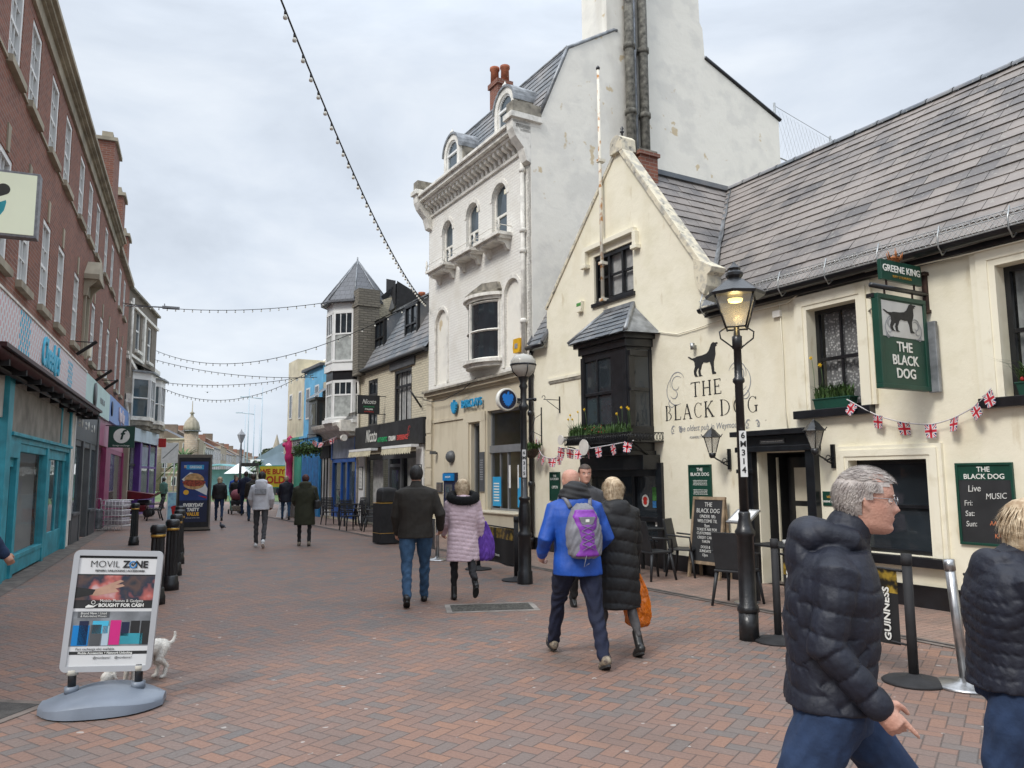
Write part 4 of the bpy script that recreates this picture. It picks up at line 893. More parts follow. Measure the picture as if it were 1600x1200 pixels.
# ------------------------------------------------------------------ BANK BUILDING
bank = thing('bank_building', 'tall white painted brick building with arched windows, bracketed cornice and a plain white flank wall', 'building', P, (-10.65, 0, 0), absf=True)
A1, A2, A3 = archh(-9.72, -9.02, 7.62, 9.02), archh(-8.15, -7.42, 7.62, 9.05), archh(-6.66, -5.88, 7.62, 9.08)
N1, N2 = archh(-10.12, -9.35, 4.28, 6.45), archh(-6.02, -5.25, 4.28, 6.45); BW = rect(-7.75, -6.35, 4.62, 6.1)
b = MB(); b.wall(rect(-10.65, -4.72, 4.08, 10.0), [A1, A2, A3, N1, N2, BW], m_whitebrick, rev=.16)
for h in (N1, N2): b.add([(p[0], .07, p[1]) for p in h], [tuple(range(len(h)))], m_white_r)
b.build('front_wall', bank)
for (x0, x1, z0, z1) in ((-9.72, -9.02, 7.62, 9.02), (-8.15, -7.42, 7.62, 9.05), (-6.66, -5.88, 7.62, 9.08)):
    r = (x1-x0)/2; b = MB(); b.arch(x0+r, z1-r, r+.10, r+.0, -.02, .02, m_trimw); b.build('window_arch', bank)
for (x0, x1, z1) in ((-10.12, -9.35, 6.45), (-6.02, -5.25, 6.45)):
    b = MB(); r = (x1-x0)/2; b.arch(x0+r, z1-r, r+.09, r, -.025, .02, m_trimw); b.box(x0-.09, x0, -.025, .02, 4.28, z1-r, m_trimw); b.box(x1, x1+.09, -.025, .02, 4.28, z1-r, m_trimw); b.build('niche_surround', bank)
for (x0, x1, z0, z1) in ((-9.72, -9.02, 7.62, 9.02), (-8.15, -7.42, 7.62, 9.05), (-6.66, -5.88, 7.62, 9.08)):
    r = (x1-x0)/2; c = x0+r; b = MB()
    b.arch(c, z1-r, r, r-.055, .10, .16, m_trimw); b.box(x0, x0+.055, .10, .16, z0, z1-r, m_trimw); b.box(x1-.055, x1, .10, .16, z0, z1-r, m_trimw); b.box(x0+.055, x1-.055, .095, .155, z0+.60, z0+.66, m_trimw); b.box(x0, x1, .09, .16, z0-.001, z0+.06, m_trimw)
    w_ = b.build('window', bank); b = MB(); h = archh(x0+.01, x1-.01, z0, z1-.01); b.add([(p[0], .135, p[1]) for p in h], [tuple(range(len(h)))], m_glassb); b.build('pane', w_)
    b = MB(); xm = c+.12; b.xz([(x0-.28, z0-.10), (x1+.28, z0-.10), (x1+.28, z0-.02), (x0-.28, z0-.02)], -.42, .02, m_trimw); b.xz([(x0-.22, z0-.17), (x1+.22, z0-.17), (x1+.25, z0-.10), (x0-.25, z0-.10)], -.34, .0, m_trimw)
    for xx in (x0-.14, x1+.02): b.yz([(-.33, z0-.17), (0, z0-.17), (0, z0-.42), (-.08, z0-.40), (-.14, z0-.27), (-.30, z0-.23)], xx, xx+.12, m_trimw)
    bl = b.build('balcony_sill', w_)
    b = MB(); b.tube([(x0-.26, -.38, z0+.14), (x1+.26, -.38, z0+.14)], .011, m_trimw, 4); b.tube([(x1+.26, -.38, z0+.14), (x1+.26, 0, z0+.14)], .011, m_trimw, 4); b.tube([(x0-.26, -.38, z0+.14), (x0-.26, 0, z0+.14)], .011, m_trimw, 4)
    for xx in (x0-.26, x1+.26): b.lathe([(.03, 0), (.02, .06), (.045, .12), (.02, .16), (.035, .24), (.0, .34)], (xx, -.38, z0-.02), m_trimw, 7)
    b.build('railing', w_)
b = MB(); b.box(-6.12, -6.0, .06, .09, 8.75, 8.87, m_cream2); b.box(-7.64, -7.52, .06, .09, 8.75, 8.87, m_cream2); b.build('vent_boxes', bank)
# central bow window
b = MB(); arc = [(-7.05+.85*math.sin(R(a)), .25-.62*math.cos(R(a))) for a in range(-66, 67, 12)]
def bow(z0, z1, k, m):
    pts = [(-7.05+(.85+k)*math.sin(R(a)), .25-(.62+k)*math.cos(R(a))) for a in range(-66, 67, 12)]; pts = [(pts[0][0], .0)]+pts+[(pts[-1][0], .0)]; b.xy(pts, z0, z1, m)
bow(4.48, 4.56, .14, m_trimw); bow(4.38, 4.48, .05, m_trimw); bow(6.08, 6.16, .06, m_trimw); bow(6.16, 6.24, .13, m_trimw); bow(6.24, 6.30, .09, m_stone_d)
b.xz([(-7.95, 6.30), (-6.15, 6.30), (-6.25, 6.5), (-7.05, 6.62), (-7.85, 6.5)], -.10, .0, m_stone_d)
fr_ = b.build('bow_window', bank)
b = MB()
for i in (0, 5, 11): p = arc[i]; b.box(p[0]-.035, p[0]+.035, p[1]-.035, p[1]+.035, 4.56, 6.08, m_trimw)
for i in range(11):
    for z in (4.58, 5.30, 6.03): b.tube([(arc[i][0], arc[i][1], z), (arc[i+1][0], arc[i+1][1], z)], .032, m_trimw, 4, smooth=False)
b.build('sash_bars', fr_)
b = MB()
for i in range(11): b.face([(arc[i][0]*1, arc[i][1]+.012, 4.56), (arc[i+1][0], arc[i+1][1]+.012, 4.56), (arc[i+1][0], arc[i+1][1]+.012, 6.08), (arc[i][0], arc[i][1]+.012, 6.08)], m_glass)
b.build('pane', fr_)
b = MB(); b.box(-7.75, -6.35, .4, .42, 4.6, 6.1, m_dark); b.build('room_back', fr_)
# cornice with brackets, parapet
b = MB()
for (z0, z1, p) in ((9.42, 9.50, .06), (9.78, 9.86, .30), (9.86, 9.98, .42), (9.98, 10.06, .50), (10.06, 10.34, .10)): b.box(-10.70, -4.70+.0, -p, .0 if z1 < 10.05 else .3, z0, z1, m_trimw)
for i in range(24):
    x = -10.42+i*.236; b.yz([(-.27, 9.78), (0, 9.78), (0, 9.48), (-.07, 9.50), (-.10, 9.62), (-.25, 9.68)], x, x+.11, m_trimw)
for x in (-10.72, -4.98):
    b.yz([(-.52, 10.10), (0, 10.10), (0, 9.05), (-.12, 9.10), (-.2, 9.4), (-.42, 9.66), (-.5, 9.85)], x, x+.28, m_trimw); b.box(x-.06, x+.36, -.58, .3, 10.08, 10.22, m_trimw); b.box(x-.02, x+.30, -.5, .3, 10.22, 10.52, m_stone_d)
b.build('cornice', bank, bevel=.008)
# mansard roof and dormers
b = MB(); V_ = Vector((0, .80, 1.95)); slates(b, (-10.65, .30, 10.33), (1, 0, 0), V_, V_.length, lambda v: 0, lambda v: 5.86, m_slate2, .34, .2)
b.face([(-10.65, .32, 10.3), (-4.78, .32, 10.3), (-4.78, 1.12, 12.26), (-10.65, 1.12, 12.26)], m_dark)
b.face([(-10.65, 1.1, 12.28), (-4.74, 1.1, 12.28), (-4.74, 2.6, 13.2), (-10.65, 2.6, 13.2)], m_slate2); b.face([(-10.65, 2.6, 13.2), (-4.74, 2.6, 13.2), (-4.74, 5.8, 13.3), (-10.65, 5.8, 13.3)], m_lead)
b.face([(-10.65, 5.8, 13.3), (-4.74, 5.8, 13.3), (-4.74, 8.75, 12.16), (-10.65, 8.75, 12.16)], m_slate2); b.face([(-10.65, 8.74, 4), (-10.65, 8.74, 12.2), (-4.74, 8.74, 12.2), (-4.74, 8.74, 4)], m_white_r)
b.tube([(-10.65, 1.1, 12.30), (-4.70, 1.1, 12.30)], .05, m_lead, 6); b.tube([(-4.72, .28, 10.36), (-4.72, 1.12, 12.30), (-4.72, 2.6, 13.22), (-4.72, 2.7, 13.22)], .05, m_lead, 6); b.tube([(-4.70, 5.8, 13.34), (-4.70, 8.8, 12.18)], .06, m_black, 6)
b.build('mansard_roof', bank)
b = MB(); prof = [(0, 0), (8.72, 0), (8.72, 12.14), (5.8, 13.28), (5.75, 14.2), (5.65, 14.35), (5.6, 16.8), (5.7, 17.0), (5.7, 17.4), (2.45, 17.4), (2.45, 15.0), (2.35, 14.8), (2.36, 13.16), (2.3, 13.06), (1.14, 12.27), (.3, 10.35), (0, 10.35)]
b.yz(prof, -4.90, -4.705, m_white_r)
b.box(-6.0, -4.9, 2.5, 5.6, 12.9, 17.2, m_white_r); b.face([(-10.66, 0, 4), (-10.66, 0, 10), (-10.66, 8.7, 10), (-10.66, 8.7, 4)], m_creambrick); b.face([(-10.66, .32, 10), (-10.66, 1.1, 12.3), (-10.66, 5.8, 13.3), (-10.66, 8.7, 12.1), (-10.66, 8.7, 10)], m_creambrick)
b.build('flank_wall', bank)
m_flue = mat('lichen_grey_pipe', (.21, .20, .17), .9, .5, 9, .4, 40, lo=.3, hi=.7)
b = MB()
for y in (2.96, 3.42):
    b.tube([(-4.55, y, 6), (-4.55, y, 18)], .125, m_flue, 12)
    for z in (10.9, 12.7, 15.2): b.lathe([(.13, 0), (.16, .01), (.16, .13), (.13, .14)], (-4.55, y, z+y*.0), m_flue, 12)
b.tube([(-4.62, 3.19, 6), (-4.62, 3.19, 18)], .05, m_lead, 6)
b.build('flue_pipes', bank)
for c in (-9.15, -6.02):
    b = MB(); r = .52; zc = 11.02
    b.arch(c, zc, r, r-.16, .02, .16, m_trimw, n=18); b.box(c-r, c-r+.16, .02, .16, 10.28, zc, m_trimw); b.box(c+r-.16, c+r, .02, .16, 10.28, zc, m_trimw)
    b.arch(c, zc, r+.06, r, -.02, .9, m_lead, n=14); b.box(c+r, c+r+.05, .12, .9, 10.3, zc, m_stone_d); b.box(c-r-.05, c-r, .12, .9, 10.3, zc, m_stone_d); b.lathe([(.06, 0), (.08, .06), (.03, .12), (.0, .2)], (c, .05, zc+r+.02), m_trimw, 8)
    b.box(c-r-.1, c+r+.1, -.04, .3, 10.2, 10.32, m_trimw)
    d_ = b.build('dormer', bank); b = MB(); ri = r-.16
    b.arch(c, zc, ri, ri-.05, .06, .12, m_white, n=14); b.box(c-ri, c-ri+.05, .06, .12, 10.34, zc, m_white); b.box(c+ri-.05, c+ri, .06, .12, 10.34, zc, m_white); b.box(c-ri, c+ri, .06, .12, 10.32, 10.38, m_white); b.box(c-ri, c+ri, .05, .12, zc-.06, zc, m_white)
    w_ = b.build('window', d_); 
    b = MB(); h = archh(c-ri, c+ri, 10.32, zc+ri); b.add([(p[0], .10, p[1]) for p in h], [tuple(range(len(h)))], m_glassb); b.build('pane', d_)
b = MB(); b.box(-9.15, -8.65, 1.3, 1.75, 12.0, 13.25, m_brick); b.box(-9.2, -8.6, 1.25, 1.8, 13.25, 13.4, m_brick)
ch = b.build('chimney', bank)
m_pot = mat('terracotta_pot', (.42, .13, .06), .8, .3, 6, .2)
for x, y in ((-9.02, 1.4), (-8.78, 1.62)): b = MB(); b.lathe([(.13, 0), (.12, .40), (.15, .44), (.15, .52), (.1, .52)], (x, y, 13.4), m_pot, 12); b.build('chimney_pot', ch)
b = MB(); b.tube([(-4.98, -.08, 9.3), (-4.98, -.08, 4.1)], .055, m_trimw, 8)
for z in (8.9, 6.9, 7.4, 5.2, 9.25): b.lathe([(.06, 0), (.085, .02), (.085, .1), (.06, .12)], (-4.98, -.08, z), m_trimw, 8)
b.build('rainwater_pipe', bank)
# ground floor: fascia, openings
HN, HDr = rect(-7.86, -7.38, .80, 3.02), rect(-6.95, -5.22, .80, 3.28)
b = MB(); b.wall(rect(-10.65, -4.72, 0, 4.08), [HN, HDr], m_bank, rev=.22)
b.box(-10.66, -4.72, -.14, .0, 3.96, 4.06, m_bank); b.box(-10.66, -4.72, -.22, .0, 4.06, 4.12, m_stone_d); b.box(-10.66, -4.72, -.06, 0, 3.90, 3.96, m_bank)
b.box(-10.25, -8.1, -.035, 0, 3.18, 3.26, m_bank); b.box(-8.1, -7.0, -.05, 0, 3.05, 3.30, m_bank)
for x0, x1 in ((-10.64, -10.28), (-5.1, -4.75)):
    b.box(x0, x1, -.07, 0, 0, 3.9, m_bank)
    for z in (1.4, 1.9, 2.4, 2.9): b.box(x0-.01, x1+.01, -.085, -.0701, z, z+.42, m_bank)
b.box(-8.25, -7.95, -.045, 0, .1, 3.2, m_bank); b.box(-7.28, -7.0, -.045, 0, .1, 3.2, m_bank); b.box(-10.6, -4.72, -.1, 0, 0, .45, m_bank)
b.build('ground_floor_wall', bank)
m_alu = mat('aluminium_frame', (.33, .34, .35), .4, .1, 5, 0, metal=.5)
m_inter = mat('lit_bank_interior', (.42, .36, .22), .8, .3, 1.2, 0); m_ivory = mat('ivory_panel', (.5, .47, .4), .7, .1, 3, 0)
b = MB()
for x0, x1, z0, z1 in ((-7.86, -7.38, .8, 3.02), (-6.95, -5.22, .8, 3.28)):
    b.box(x0, x0+.06, .1, .18, z0, z1, m_alu); b.box(x1-.06, x1, .1, .18, z0, z1, m_alu); b.box(x0, x1, .1, .181, z1-.06, z1, m_alu); b.box(x0, x1, .1, .181, z0, z0+.05, m_alu)
b.box(-6.95, -5.22, .06, .2, 2.22, 2.40, m_alu); b.box(-6.12, -6.06, .11, .17, .85, 2.22, m_alu); b.box(-6.5, -6.46, .11, .16, .85, 2.2, m_alu)
fo = b.build('shopfront_frame', bank)
b = MB(); b.face([(-7.84, .14, .82), (-7.4, .14, .82), (-7.4, .14, 3.0), (-7.84, .14, 3.0)], m_glassc); b.face([(-6.93, .14, .82), (-5.24, .14, .82), (-5.24, .14, 3.26), (-6.93, .14, 3.26)], m_glassc); b.build('pane', fo)
b = MB(); b.face([(-8.2, 1.6, .4), (-5.0, 1.6, .4), (-5.0, 1.6, 3.6), (-8.2, 1.6, 3.6)], m_inter); b.face([(-8.2, .25, .4), (-8.2, 1.6, .4), (-8.2, 1.6, 3.6), (-8.2, .25, 3.6)], m_inter); b.face([(-8.2, .25, .5), (-5, .25, .5), (-5, 1.6, .5), (-8.2, 1.6, .5)], m_chan); b.box(-5.9, -5.3, 1.0, 1.1, .5, 2.3, m_ivory); b.box(-7.2, -7.1, .3, 1.5, .5, 3.6, m_inter)
b.build('banking_hall', bank)
m_bblue = mat('bank_blue', (.0, .19, .50), .45, .05, 3, 0); m_bcyan = mat('bank_pale_blue', (.03, .33, .62), .5, .1, 3, 0); m_navy = mat('navy_panel', (.008, .014, .05), .5, .1, 3, 0)
b = MB(); b.box(-6.86, -6.44, .10, .115, .9, 1.62, m_bcyan); b.box(-5.62, -5.3, .10, .115, .9, 1.6, m_bcyan); b.box(-6.02, -5.94, .09, .1, 1.35, 1.9, m_white); b.box(-5.6, -5.55, .09, .1, 1.35, 1.9, m_white)
for k in range(7): b.box(-6.80, -6.52, .096, .0985, 1.02+k*.07, 1.05+k*.07, m_lwhite)
b.build('door_posters', fo)
b = MB(); b.box(-7.9, -4.75, -.45, -.0, 0, .76, m_bank); b.box(-7.92, -4.74, -.49, 0.0, .76, .80, m_bank); b.build('ramp_wall', bank, bevel=.01)
lt = text_mesh('BARCLAYS', .30, m_bcyan, MF(-7.68, -.085, 3.545), parent=bank, name='fascia_lettering', weight=.003, depth=.02, xs=.83)
def eagle(b, cx, cz, s, y0, y1, m, xs=1.0):
    pts = [(0, -.98), (.10, -.72), (.28, -.86), (.26, -.62), (.46, -.70), (.42, -.46), (.64, -.46), (.56, -.26), (.78, -.16), (.72, .05), (.86, .25), (.78, .48), (.62, .66), (.42, .70), (.30, .58), (.18, .60), (.22, .74), (.12, .82), (.26, .88), (.10, .98), (-.05, .92), (-.10, .78), (-.16, .60), (-.30, .58), (-.42, .70), (-.62, .66), (-.78, .48), (-.86, .25), (-.72, .05), (-.78, -.16), (-.56, -.26), (-.64, -.46), (-.42, -.46), (-.46, -.70), (-.26, -.62), (-.28, -.86), (-.10, -.72)]
    b.xz([(cx+p[0]*s*xs, cz+p[1]*s) for p in pts], y0, y1, m)
b = MB(); eagle(b, -8.74, 3.53, .20, -.11, -.05, m_bcyan); b.build('fascia_emblem', bank)
def item(name, label, cat, loc, fr=P, **kw): return thing(name, label, cat, fr, loc, **kw)
t = item('cash_machine', 'blue cash machine set in the bank wall', 'cash machine', (-9.0, 0, 1.0)); b = MB(); b.box(-.36, .36, -.10, 0, -.25, .74, m_navy); b.build('surround', t, bevel=.01)
b = MB(); b.box(-.34, .34, -.14, -.10, .52, .72, m_bblue); b.build('canopy', t); b = MB(); b.box(-.22, .22, -.112, -.10, .05, .42, m_grey); b.box(-.15, .05, -.116, -.112, .2, .36, m_glassb); b.box(.08, .2, -.116, -.112, .1, .3, m_steel); b.build('screen', t)
text_mesh('BARCLAYS', .07, m_lwhite, MF(0, -.142, .62), parent=t)
t = item('wall_plaque', 'small square metal plaque left of the cash machine', 'plaque', (-9.78, 0, 1.2)); b = MB(); b.box(-.17, .17, -.05, 0, 0, .27, m_grey); b.box(-.13, .13, -.054, -.05, .04, .23, m_chan); b.build('plate', t)
t = item('bulkhead_light', 'round grey dome light on the bank wall above the cash machine', 'light', (-9.02, 0, 2.18)); b = MB(); b.ball((0, -.02, 0), (.2, .16, .17), m_grey, 14, 8); b.build('dome', t)
t = item('security_camera', 'small grey camera on the bank wall by the restaurant corner', 'camera', (-10.0, 0, 2.3)); b = MB(); b.tube([(0, 0, 0), (0, -.1, .02)], .03, m_grey, 8); b.box(-.05, .07, -.22, -.08, -.03, .06, m_grey); b.build('body', t)
t = item('entry_panel', 'narrow dark opening hours panel beside the bank door', 'panel', (-7.13, 0, 1.25)); b = MB(); b.box(-.12, .12, -.075, -.045, 0, 1.0, m_grey); b.build('board', t)
b = MB()
for k in range(9): b.box(-.08, .08, -.078, -.075, .30+k*.06, .325+k*.06, m_swirl)
b.build('lines', t)
t = item('round_bank_sign', 'round blue and white projecting sign with a spread eagle', 'sign', (-5.32, 0, 3.05)); b = MB(); b.lathe([(.25, -.06), (.265, -.05), (.265, .05), (.25, .06)], (0, 0, 0), m_lwhite, 28); b.v = [(p[2], -.36+p[0], .37+p[1]) for p in b.v]; dd = b.build('disc', t)
b = MB(); b.lathe([(.225, 0), (.225, .006)], (0, 0, 0), m_navy, 28); b.v = [(.062+p[2], -.36+p[0], .37+p[1]) for p in b.v]; b.build('field', dd)
b = MB(); b.M = Matrix.Translation((.072, -.36, 0)) @ Matrix.Rotation(R(90), 4, 'Z'); eagle(b, 0, .37, .19, -.004, 0, mat('eagle_blue', (.01, .22, .75), .4, .05, 3, 0), .95); b.build('eagle', dd)
b = MB(); b.box(-.03, .03, -.12, 0, .30, .42, m_grey); b.build('bracket', t)
t = item('alarm_box', 'yellow alarm box on the bank facade just above the first floor band', 'alarm box', (-5.30, 0, 4.55)); b = MB(); b.xz([(-.14, 0), (.14, 0), (.17, .12), (.14, .34), (-.14, .34), (-.17, .12)], -.10, 0, mat('alarm_yellow', (.75, .42, .01), .5, .1, 4, 0)); b.box(-.07, .07, -.107, -.10, .1, .22, m_swirl); b.build('housing', t, bevel=.015)
t = item('drainpipe', 'black drainpipe on the boundary between the bank and the pub', 'drainpipe', (-4.70, -.08, 0)); b = MB(); b.tube([(0, 0, .0), (0, 0, 4.35), (.05, .02, 4.5)], .05, m_black, 8)
for z in (1.4, 3.0, 3.9, .15): b.lathe([(.055, 0), (.075, .02), (.075, .1), (.055, .12)], (0, 0, z), m_black, 8)
b.build('pipe', t)
t = item('cable', 'loose black cable drooping across the bank fascia', 'cable', (-10.6, 0, 3.9)); b = MB(); b.tube([(0, -.2, .0), (.6, -.18, -.12), (1.4, -.16, -.14), (2.6, -.18, .02), (3.4, -.2, .25)], .012, m_black, 5); b.build('wire', t)

# ------------------------------------------------------------------ ITALIAN RESTAURANT
rs = thing('restaurant_building', 'cream brick restaurant with black fascia and a slate mansard with two dormers', 'building', P, (-16.85, 0, 0), absf=True)
W1, W2 = rect(-15.95, -15.0, 3.38, 5.05), rect(-13.42, -11.95, 3.34, 5.08); SF = rect(-16.15, -11.42, .08, 2.42)
b = MB(); b.wall(rect(-16.85, -10.66, 0, 5.42), [W1, W2, SF], m_creambrick, rev=.2); b.face([(-16.86, 0, 0), (-16.86, 0, 5.4), (-16.86, 6, 5.4), (-16.86, 6, 0)], m_creambrick); b.build('wall', rs)
w_ = sash(rs, -15.95, -15.0, 3.38, 5.05, .03, m_black, 2, 1, m_glass, fw=.10, mid=.68); sill(w_, -16.0, -14.9, 3.28, 3.37, -.1, .03, m_black)
w_ = sash(rs, -13.42, -11.95, 3.34, 5.08, .03, m_black, 3, 1, m_glassc, fw=.10, mid=.68, curtain=m_curtw); sill(w_, -13.5, -11.85, 3.34-.1, 3.335, -.1, .03, m_black)
b = MB(); b.box(-13.75, -11.65, -.06, 0, 5.12, 5.36, m_grey); b.box(-14.0, -11.2, -.01, 0.0, 5.08, 5.12, m_creambrick); b.build('lintel', rs)
b = MB(); b.box(-16.86, -10.68, -.16, -.0, 2.62, 3.40, m_chalk); b.box(-12.6, -10.68, -.166, -.1601, 2.62, 3.40, m_blackm); fa = b.build('fascia', rs)
m_grn2 = mat('lettering_green', (.02, .35, .12), .6, .05, 3, 0); m_red2 = mat('lettering_red', (.55, .06, .05), .6, .05, 3, 0)
text_mesh('Nicoto', .62, m_lwhite, MF(-15.15, -.165, 3.02), parent=fa, shear=.35, xs=.62, weight=.002); text_mesh('AUTHENTIC', .21, m_grn2, MF(-14.05, -.165, 2.86), parent=fa, xs=.78, weight=.006); text_mesh('ITALIAN', .21, m_lwhite, MF(-13.17, -.165, 2.86), parent=fa, xs=.78, weight=.006); text_mesh('EXPERIENCE', .21, m_red2, MF(-12.28, -.168, 2.86), parent=fa, xs=.78, weight=.006)
b = MB(); scroll(b, -11.7, 3.02, .28, 1, -.17, m_red2, .012); b.build('emblem', fa)
m_yell0 = mat('ochre_render', (.40, .35, .22), .9, .2, 3, .2)
m_awn = mat('cream_awning', (.52, .47, .33), .8, .15, 4, 0)
for x0, x1 in ((-16.75, -14.45), (-13.42, -10.95)):
    b = MB(); b.box(x0, x1, -.42, -.17, 2.52, 2.60, m_white); n = 26
    vs = []; 
    for i in range(n+1):
        x = x0+(x1-x0)*i/n; vs += [(x, -.40, 2.55), (x, -.46, 2.33+(.03 if i % 2 else -.02))]
    b.add(vs, [(2*i, 2*i+1, 2*i+3, 2*i+2) for i in range(n)], m_awn); b.face([(x0, -.17, 2.6), (x0, -.42, 2.605), (x1, -.42, 2.605), (x1, -.17, 2.6)], m_awn); b.build('awning', rs)
b = MB(); b.box(-16.7, -16.15, -.06, 0, 0, 2.6, m_white); b.box(-11.42, -10.9, -.06, 0, 0, 2.6, m_white)
for x0, x1 in ((-16.15, -15.95), (-14.02, -13.9), (-12.95, -12.83), (-11.55, -11.42)): b.box(x0, x1, .04, .12, .08, 2.42, m_grey)
b.box(-16.15, -11.42, .045, .121, 2.22, 2.42, m_grey); b.box(-16.15, -11.42, .03, .13, .08, .5, m_grey); b.box(-13.9, -12.95, .05, .115, 1.95, 2.05, m_grey)
sf = b.build('shopfront', rs, bevel=.004)
b = MB(); b.face([(-16.1, .09, .5), (-11.45, .09, .5), (-11.45, .09, 2.25), (-16.1, .09, 2.25)], m_glassc); b.build('pane', sf)
b = MB(); b.box(-13.85, -13.0, .06, .10, .1, 1.95, m_blackm); b.box(-13.72, -13.12, .055, .06, .5, 1.85, m_glass); b.build('door', rs)
b = MB(); 
for x0, x1 in ((-15.9, -14.9), (-12.7, -11.6)):
    vs = [];
    for i in range(19): x = x0+(x1-x0)*i/18; vs += [(x, .22+.03*math.sin(i*1.9), .5), (x-.15, .24+.03*math.sin(i*1.9), 2.25)]
    b.add(vs, [(2*i, 2*i+2, 2*i+3, 2*i+1) for i in range(18)], m_curtw, True)
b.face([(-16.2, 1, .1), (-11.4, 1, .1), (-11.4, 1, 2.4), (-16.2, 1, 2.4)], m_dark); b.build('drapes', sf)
for x, lab in ((-16.42, 'a'), (-11.16, 'b')):
    b = MB(); b.box(x-.2, x+.2, -.085, -.06, 1.2, 2.0, m_grey); b.box(x-.17, x+.17, -.088, -.085, 1.23, 1.97, m_lwhite); mb_ = b.build('menu_case', rs)
    b = MB()
    for k in range(14): b.box(x-.13, x+.13-.05*(k % 3), -.0895, -.088, 1.28+k*.047, 1.30+k*.047, m_swirl)
    b.build('menu_lines', mb_)
b = MB(); V_ = Vector((0, 1.35, 2.35)); slates(b, (-16.9, -.08, 5.50), (1, 0, 0), V_, V_.length, lambda v: 0, lambda v: 6.26, m_slate2, .36, .22)
b.face([(-16.86, 0, 5.5), (-10.66, 0, 5.5), (-10.66, 1.3, 7.8), (-16.86, 1.3, 7.8)], m_dark); b.face([(-16.9, 1.25, 7.82), (-10.66, 1.25, 7.82), (-10.66, 3.2, 8.5), (-16.9, 3.2, 8.5)], m_slate2); b.box(-16.9, -10.66, 1.2, 1.32, 7.8, 7.88, m_lead)
b.face([(-16.88, 0, 5.4), (-16.88, 1.3, 7.8), (-16.88, 3.2, 8.5), (-16.88, 6, 8.5), (-16.88, 6, 5.4)], m_slate2)
b.build('mansard_roof', rs)
b = MB(); b.tube([(-16.9, -.17, 5.44), (-10.68, -.17, 5.46)], .07, m_grey, 8); b.box(-16.9, -10.68, -.12, 0, 5.36, 5.48, m_black); b.tube([(-16.8, -.1, 5.4), (-16.8, -.08, 4.6), (-16.8, -.08, .2)], .045, m_trimw, 8); b.build('gutter', rs)
for x0, x1 in ((-16.35, -15.35), (-13.45, -12.35)):
    b = MB(); b.box(x0, x0+.1, .34, .44, 6.0, 7.28, m_black); b.box(x1-.1, x1, .34, .44, 6.0, 7.28, m_black); b.box(x0, x1, .335, .44, 7.2, 7.3, m_black); b.box(x0-.04, x1+.04, .28, .44, 5.95, 6.05, m_black); b.box(x0+.1, x1-.1, .345, .43, 6.6, 6.66, m_black); b.box((x0+x1)/2-.02, (x0+x1)/2+.02, .35, .42, 6.05, 7.2, m_black)
    d_ = b.build('dormer', rs)
    b = MB(); b.face([(x0, .44, 6.2), (x0, 1.25, 7.75), (x0, .44, 7.3)], m_slate2); b.face([(x1, .44, 6.2), (x1, .44, 7.3), (x1, 1.3, 7.8)], m_slate2); b.face([(x0-.05, .3, 7.31), (x1+.05, .3, 7.31), (x1+.05, 1.35, 7.86), (x0-.05, 1.35, 7.86)], m_lead); b.build('cheeks', d_)
    b = MB(); b.face([(x0+.05, .40, 6.0), (x1-.05, .40, 6.0), (x1-.05, .40, 7.25), (x0+.05, .40, 7.25)], m_glass); b.build('pane', d_)
b = MB(); b.box(-18.8, -16.5, 2.0, 2.7, 6.8, 8.15, m_yell0); b.box(-18.9, -16.4, 1.95, 2.75, 8.15, 8.27, m_stone_d); pc_ = b.build('chimney', rs)
for k in range(7): b = MB(); x = -18.6+k*.32; b.lathe([(.13, 0), (.11, .32), (.14, .36), (.14, .44), (.1, .44)], (x, 2.35+.08*(k % 2), 8.27), m_pot, 10); b.build('chimney_pot', pc_)
t = item('hanging_restaurant_sign', 'black hanging sign with white script over the restaurant fascia', 'sign', (-14.20, 0, 3.72)); b = MB(); b.box(-.02, .02, -.98, -.22, 0, .62, m_chalk); bd_ = b.build('sign_board', t, bevel=.003); b = MB(); b.tube([(0, -1.0, .60), (0, 0, .60)], .014, m_iron, 6); b.tube([(0, -1.0, .0), (0, 0, .0)], .014, m_iron, 6); b.build('bracket', t)
text_mesh('Nicoto', .22, m_lwhite, MF(.024, -.6, .40, rz=R(90)), parent=bd_, shear=.35, xs=.75); text_mesh('AUTHENTIC', .07, m_grn2, MF(.024, -.6, .235, rz=R(90)), parent=bd_); text_mesh('ITALIAN', .075, m_lwhite, MF(.024, -.6, .15, rz=R(90)), parent=bd_, weight=.002); text_mesh('EXPERIENCE', .06, m_red2, MF(.024, -.6, .07, rz=R(90)), parent=bd_)
t = item('flag_bracket', 'angled black flag bracket near the bank corner of the restaurant', 'bracket', (-11.05, 0, 3.7)); b = MB(); b.tube([(0, -.05, 0), (0, -.42, .5)], .03, m_iron, 6); b.tube([(0, 0, .3), (0, -.28, .32)], .015, m_iron, 5); b.tube([(0, -.38, .42), (0, -.38, .95)], .01, m_iron, 4); b.build('arm', t)
t = item('satellite_dish', 'round grey satellite dish on the restaurant roof beside the chimney', 'satellite dish', (-16.9, 1.3, 7.1)); b = MB(); b.lathe([(0, 0), (.18, .02), (.33, .08), (.40, .13)], (0, 0, 0), m_grey, 18); b.M = None; Mr = Matrix.Rotation(R(75), 3, 'X') @ Matrix.Rotation(R(20), 3, 'Y'); b.v = [tuple(Mr @ Vector(p)+Vector((0, 0, 1.15))) for p in b.v]; b.build('dish', t); b = MB(); b.tube([(0, .1, -.2), (0, .1, 1.4)], .03, m_grey, 6); b.tube([(0, 0, 1.05), (.0, -.4, .95)], .02, m_grey, 5); b.build('mast', t)

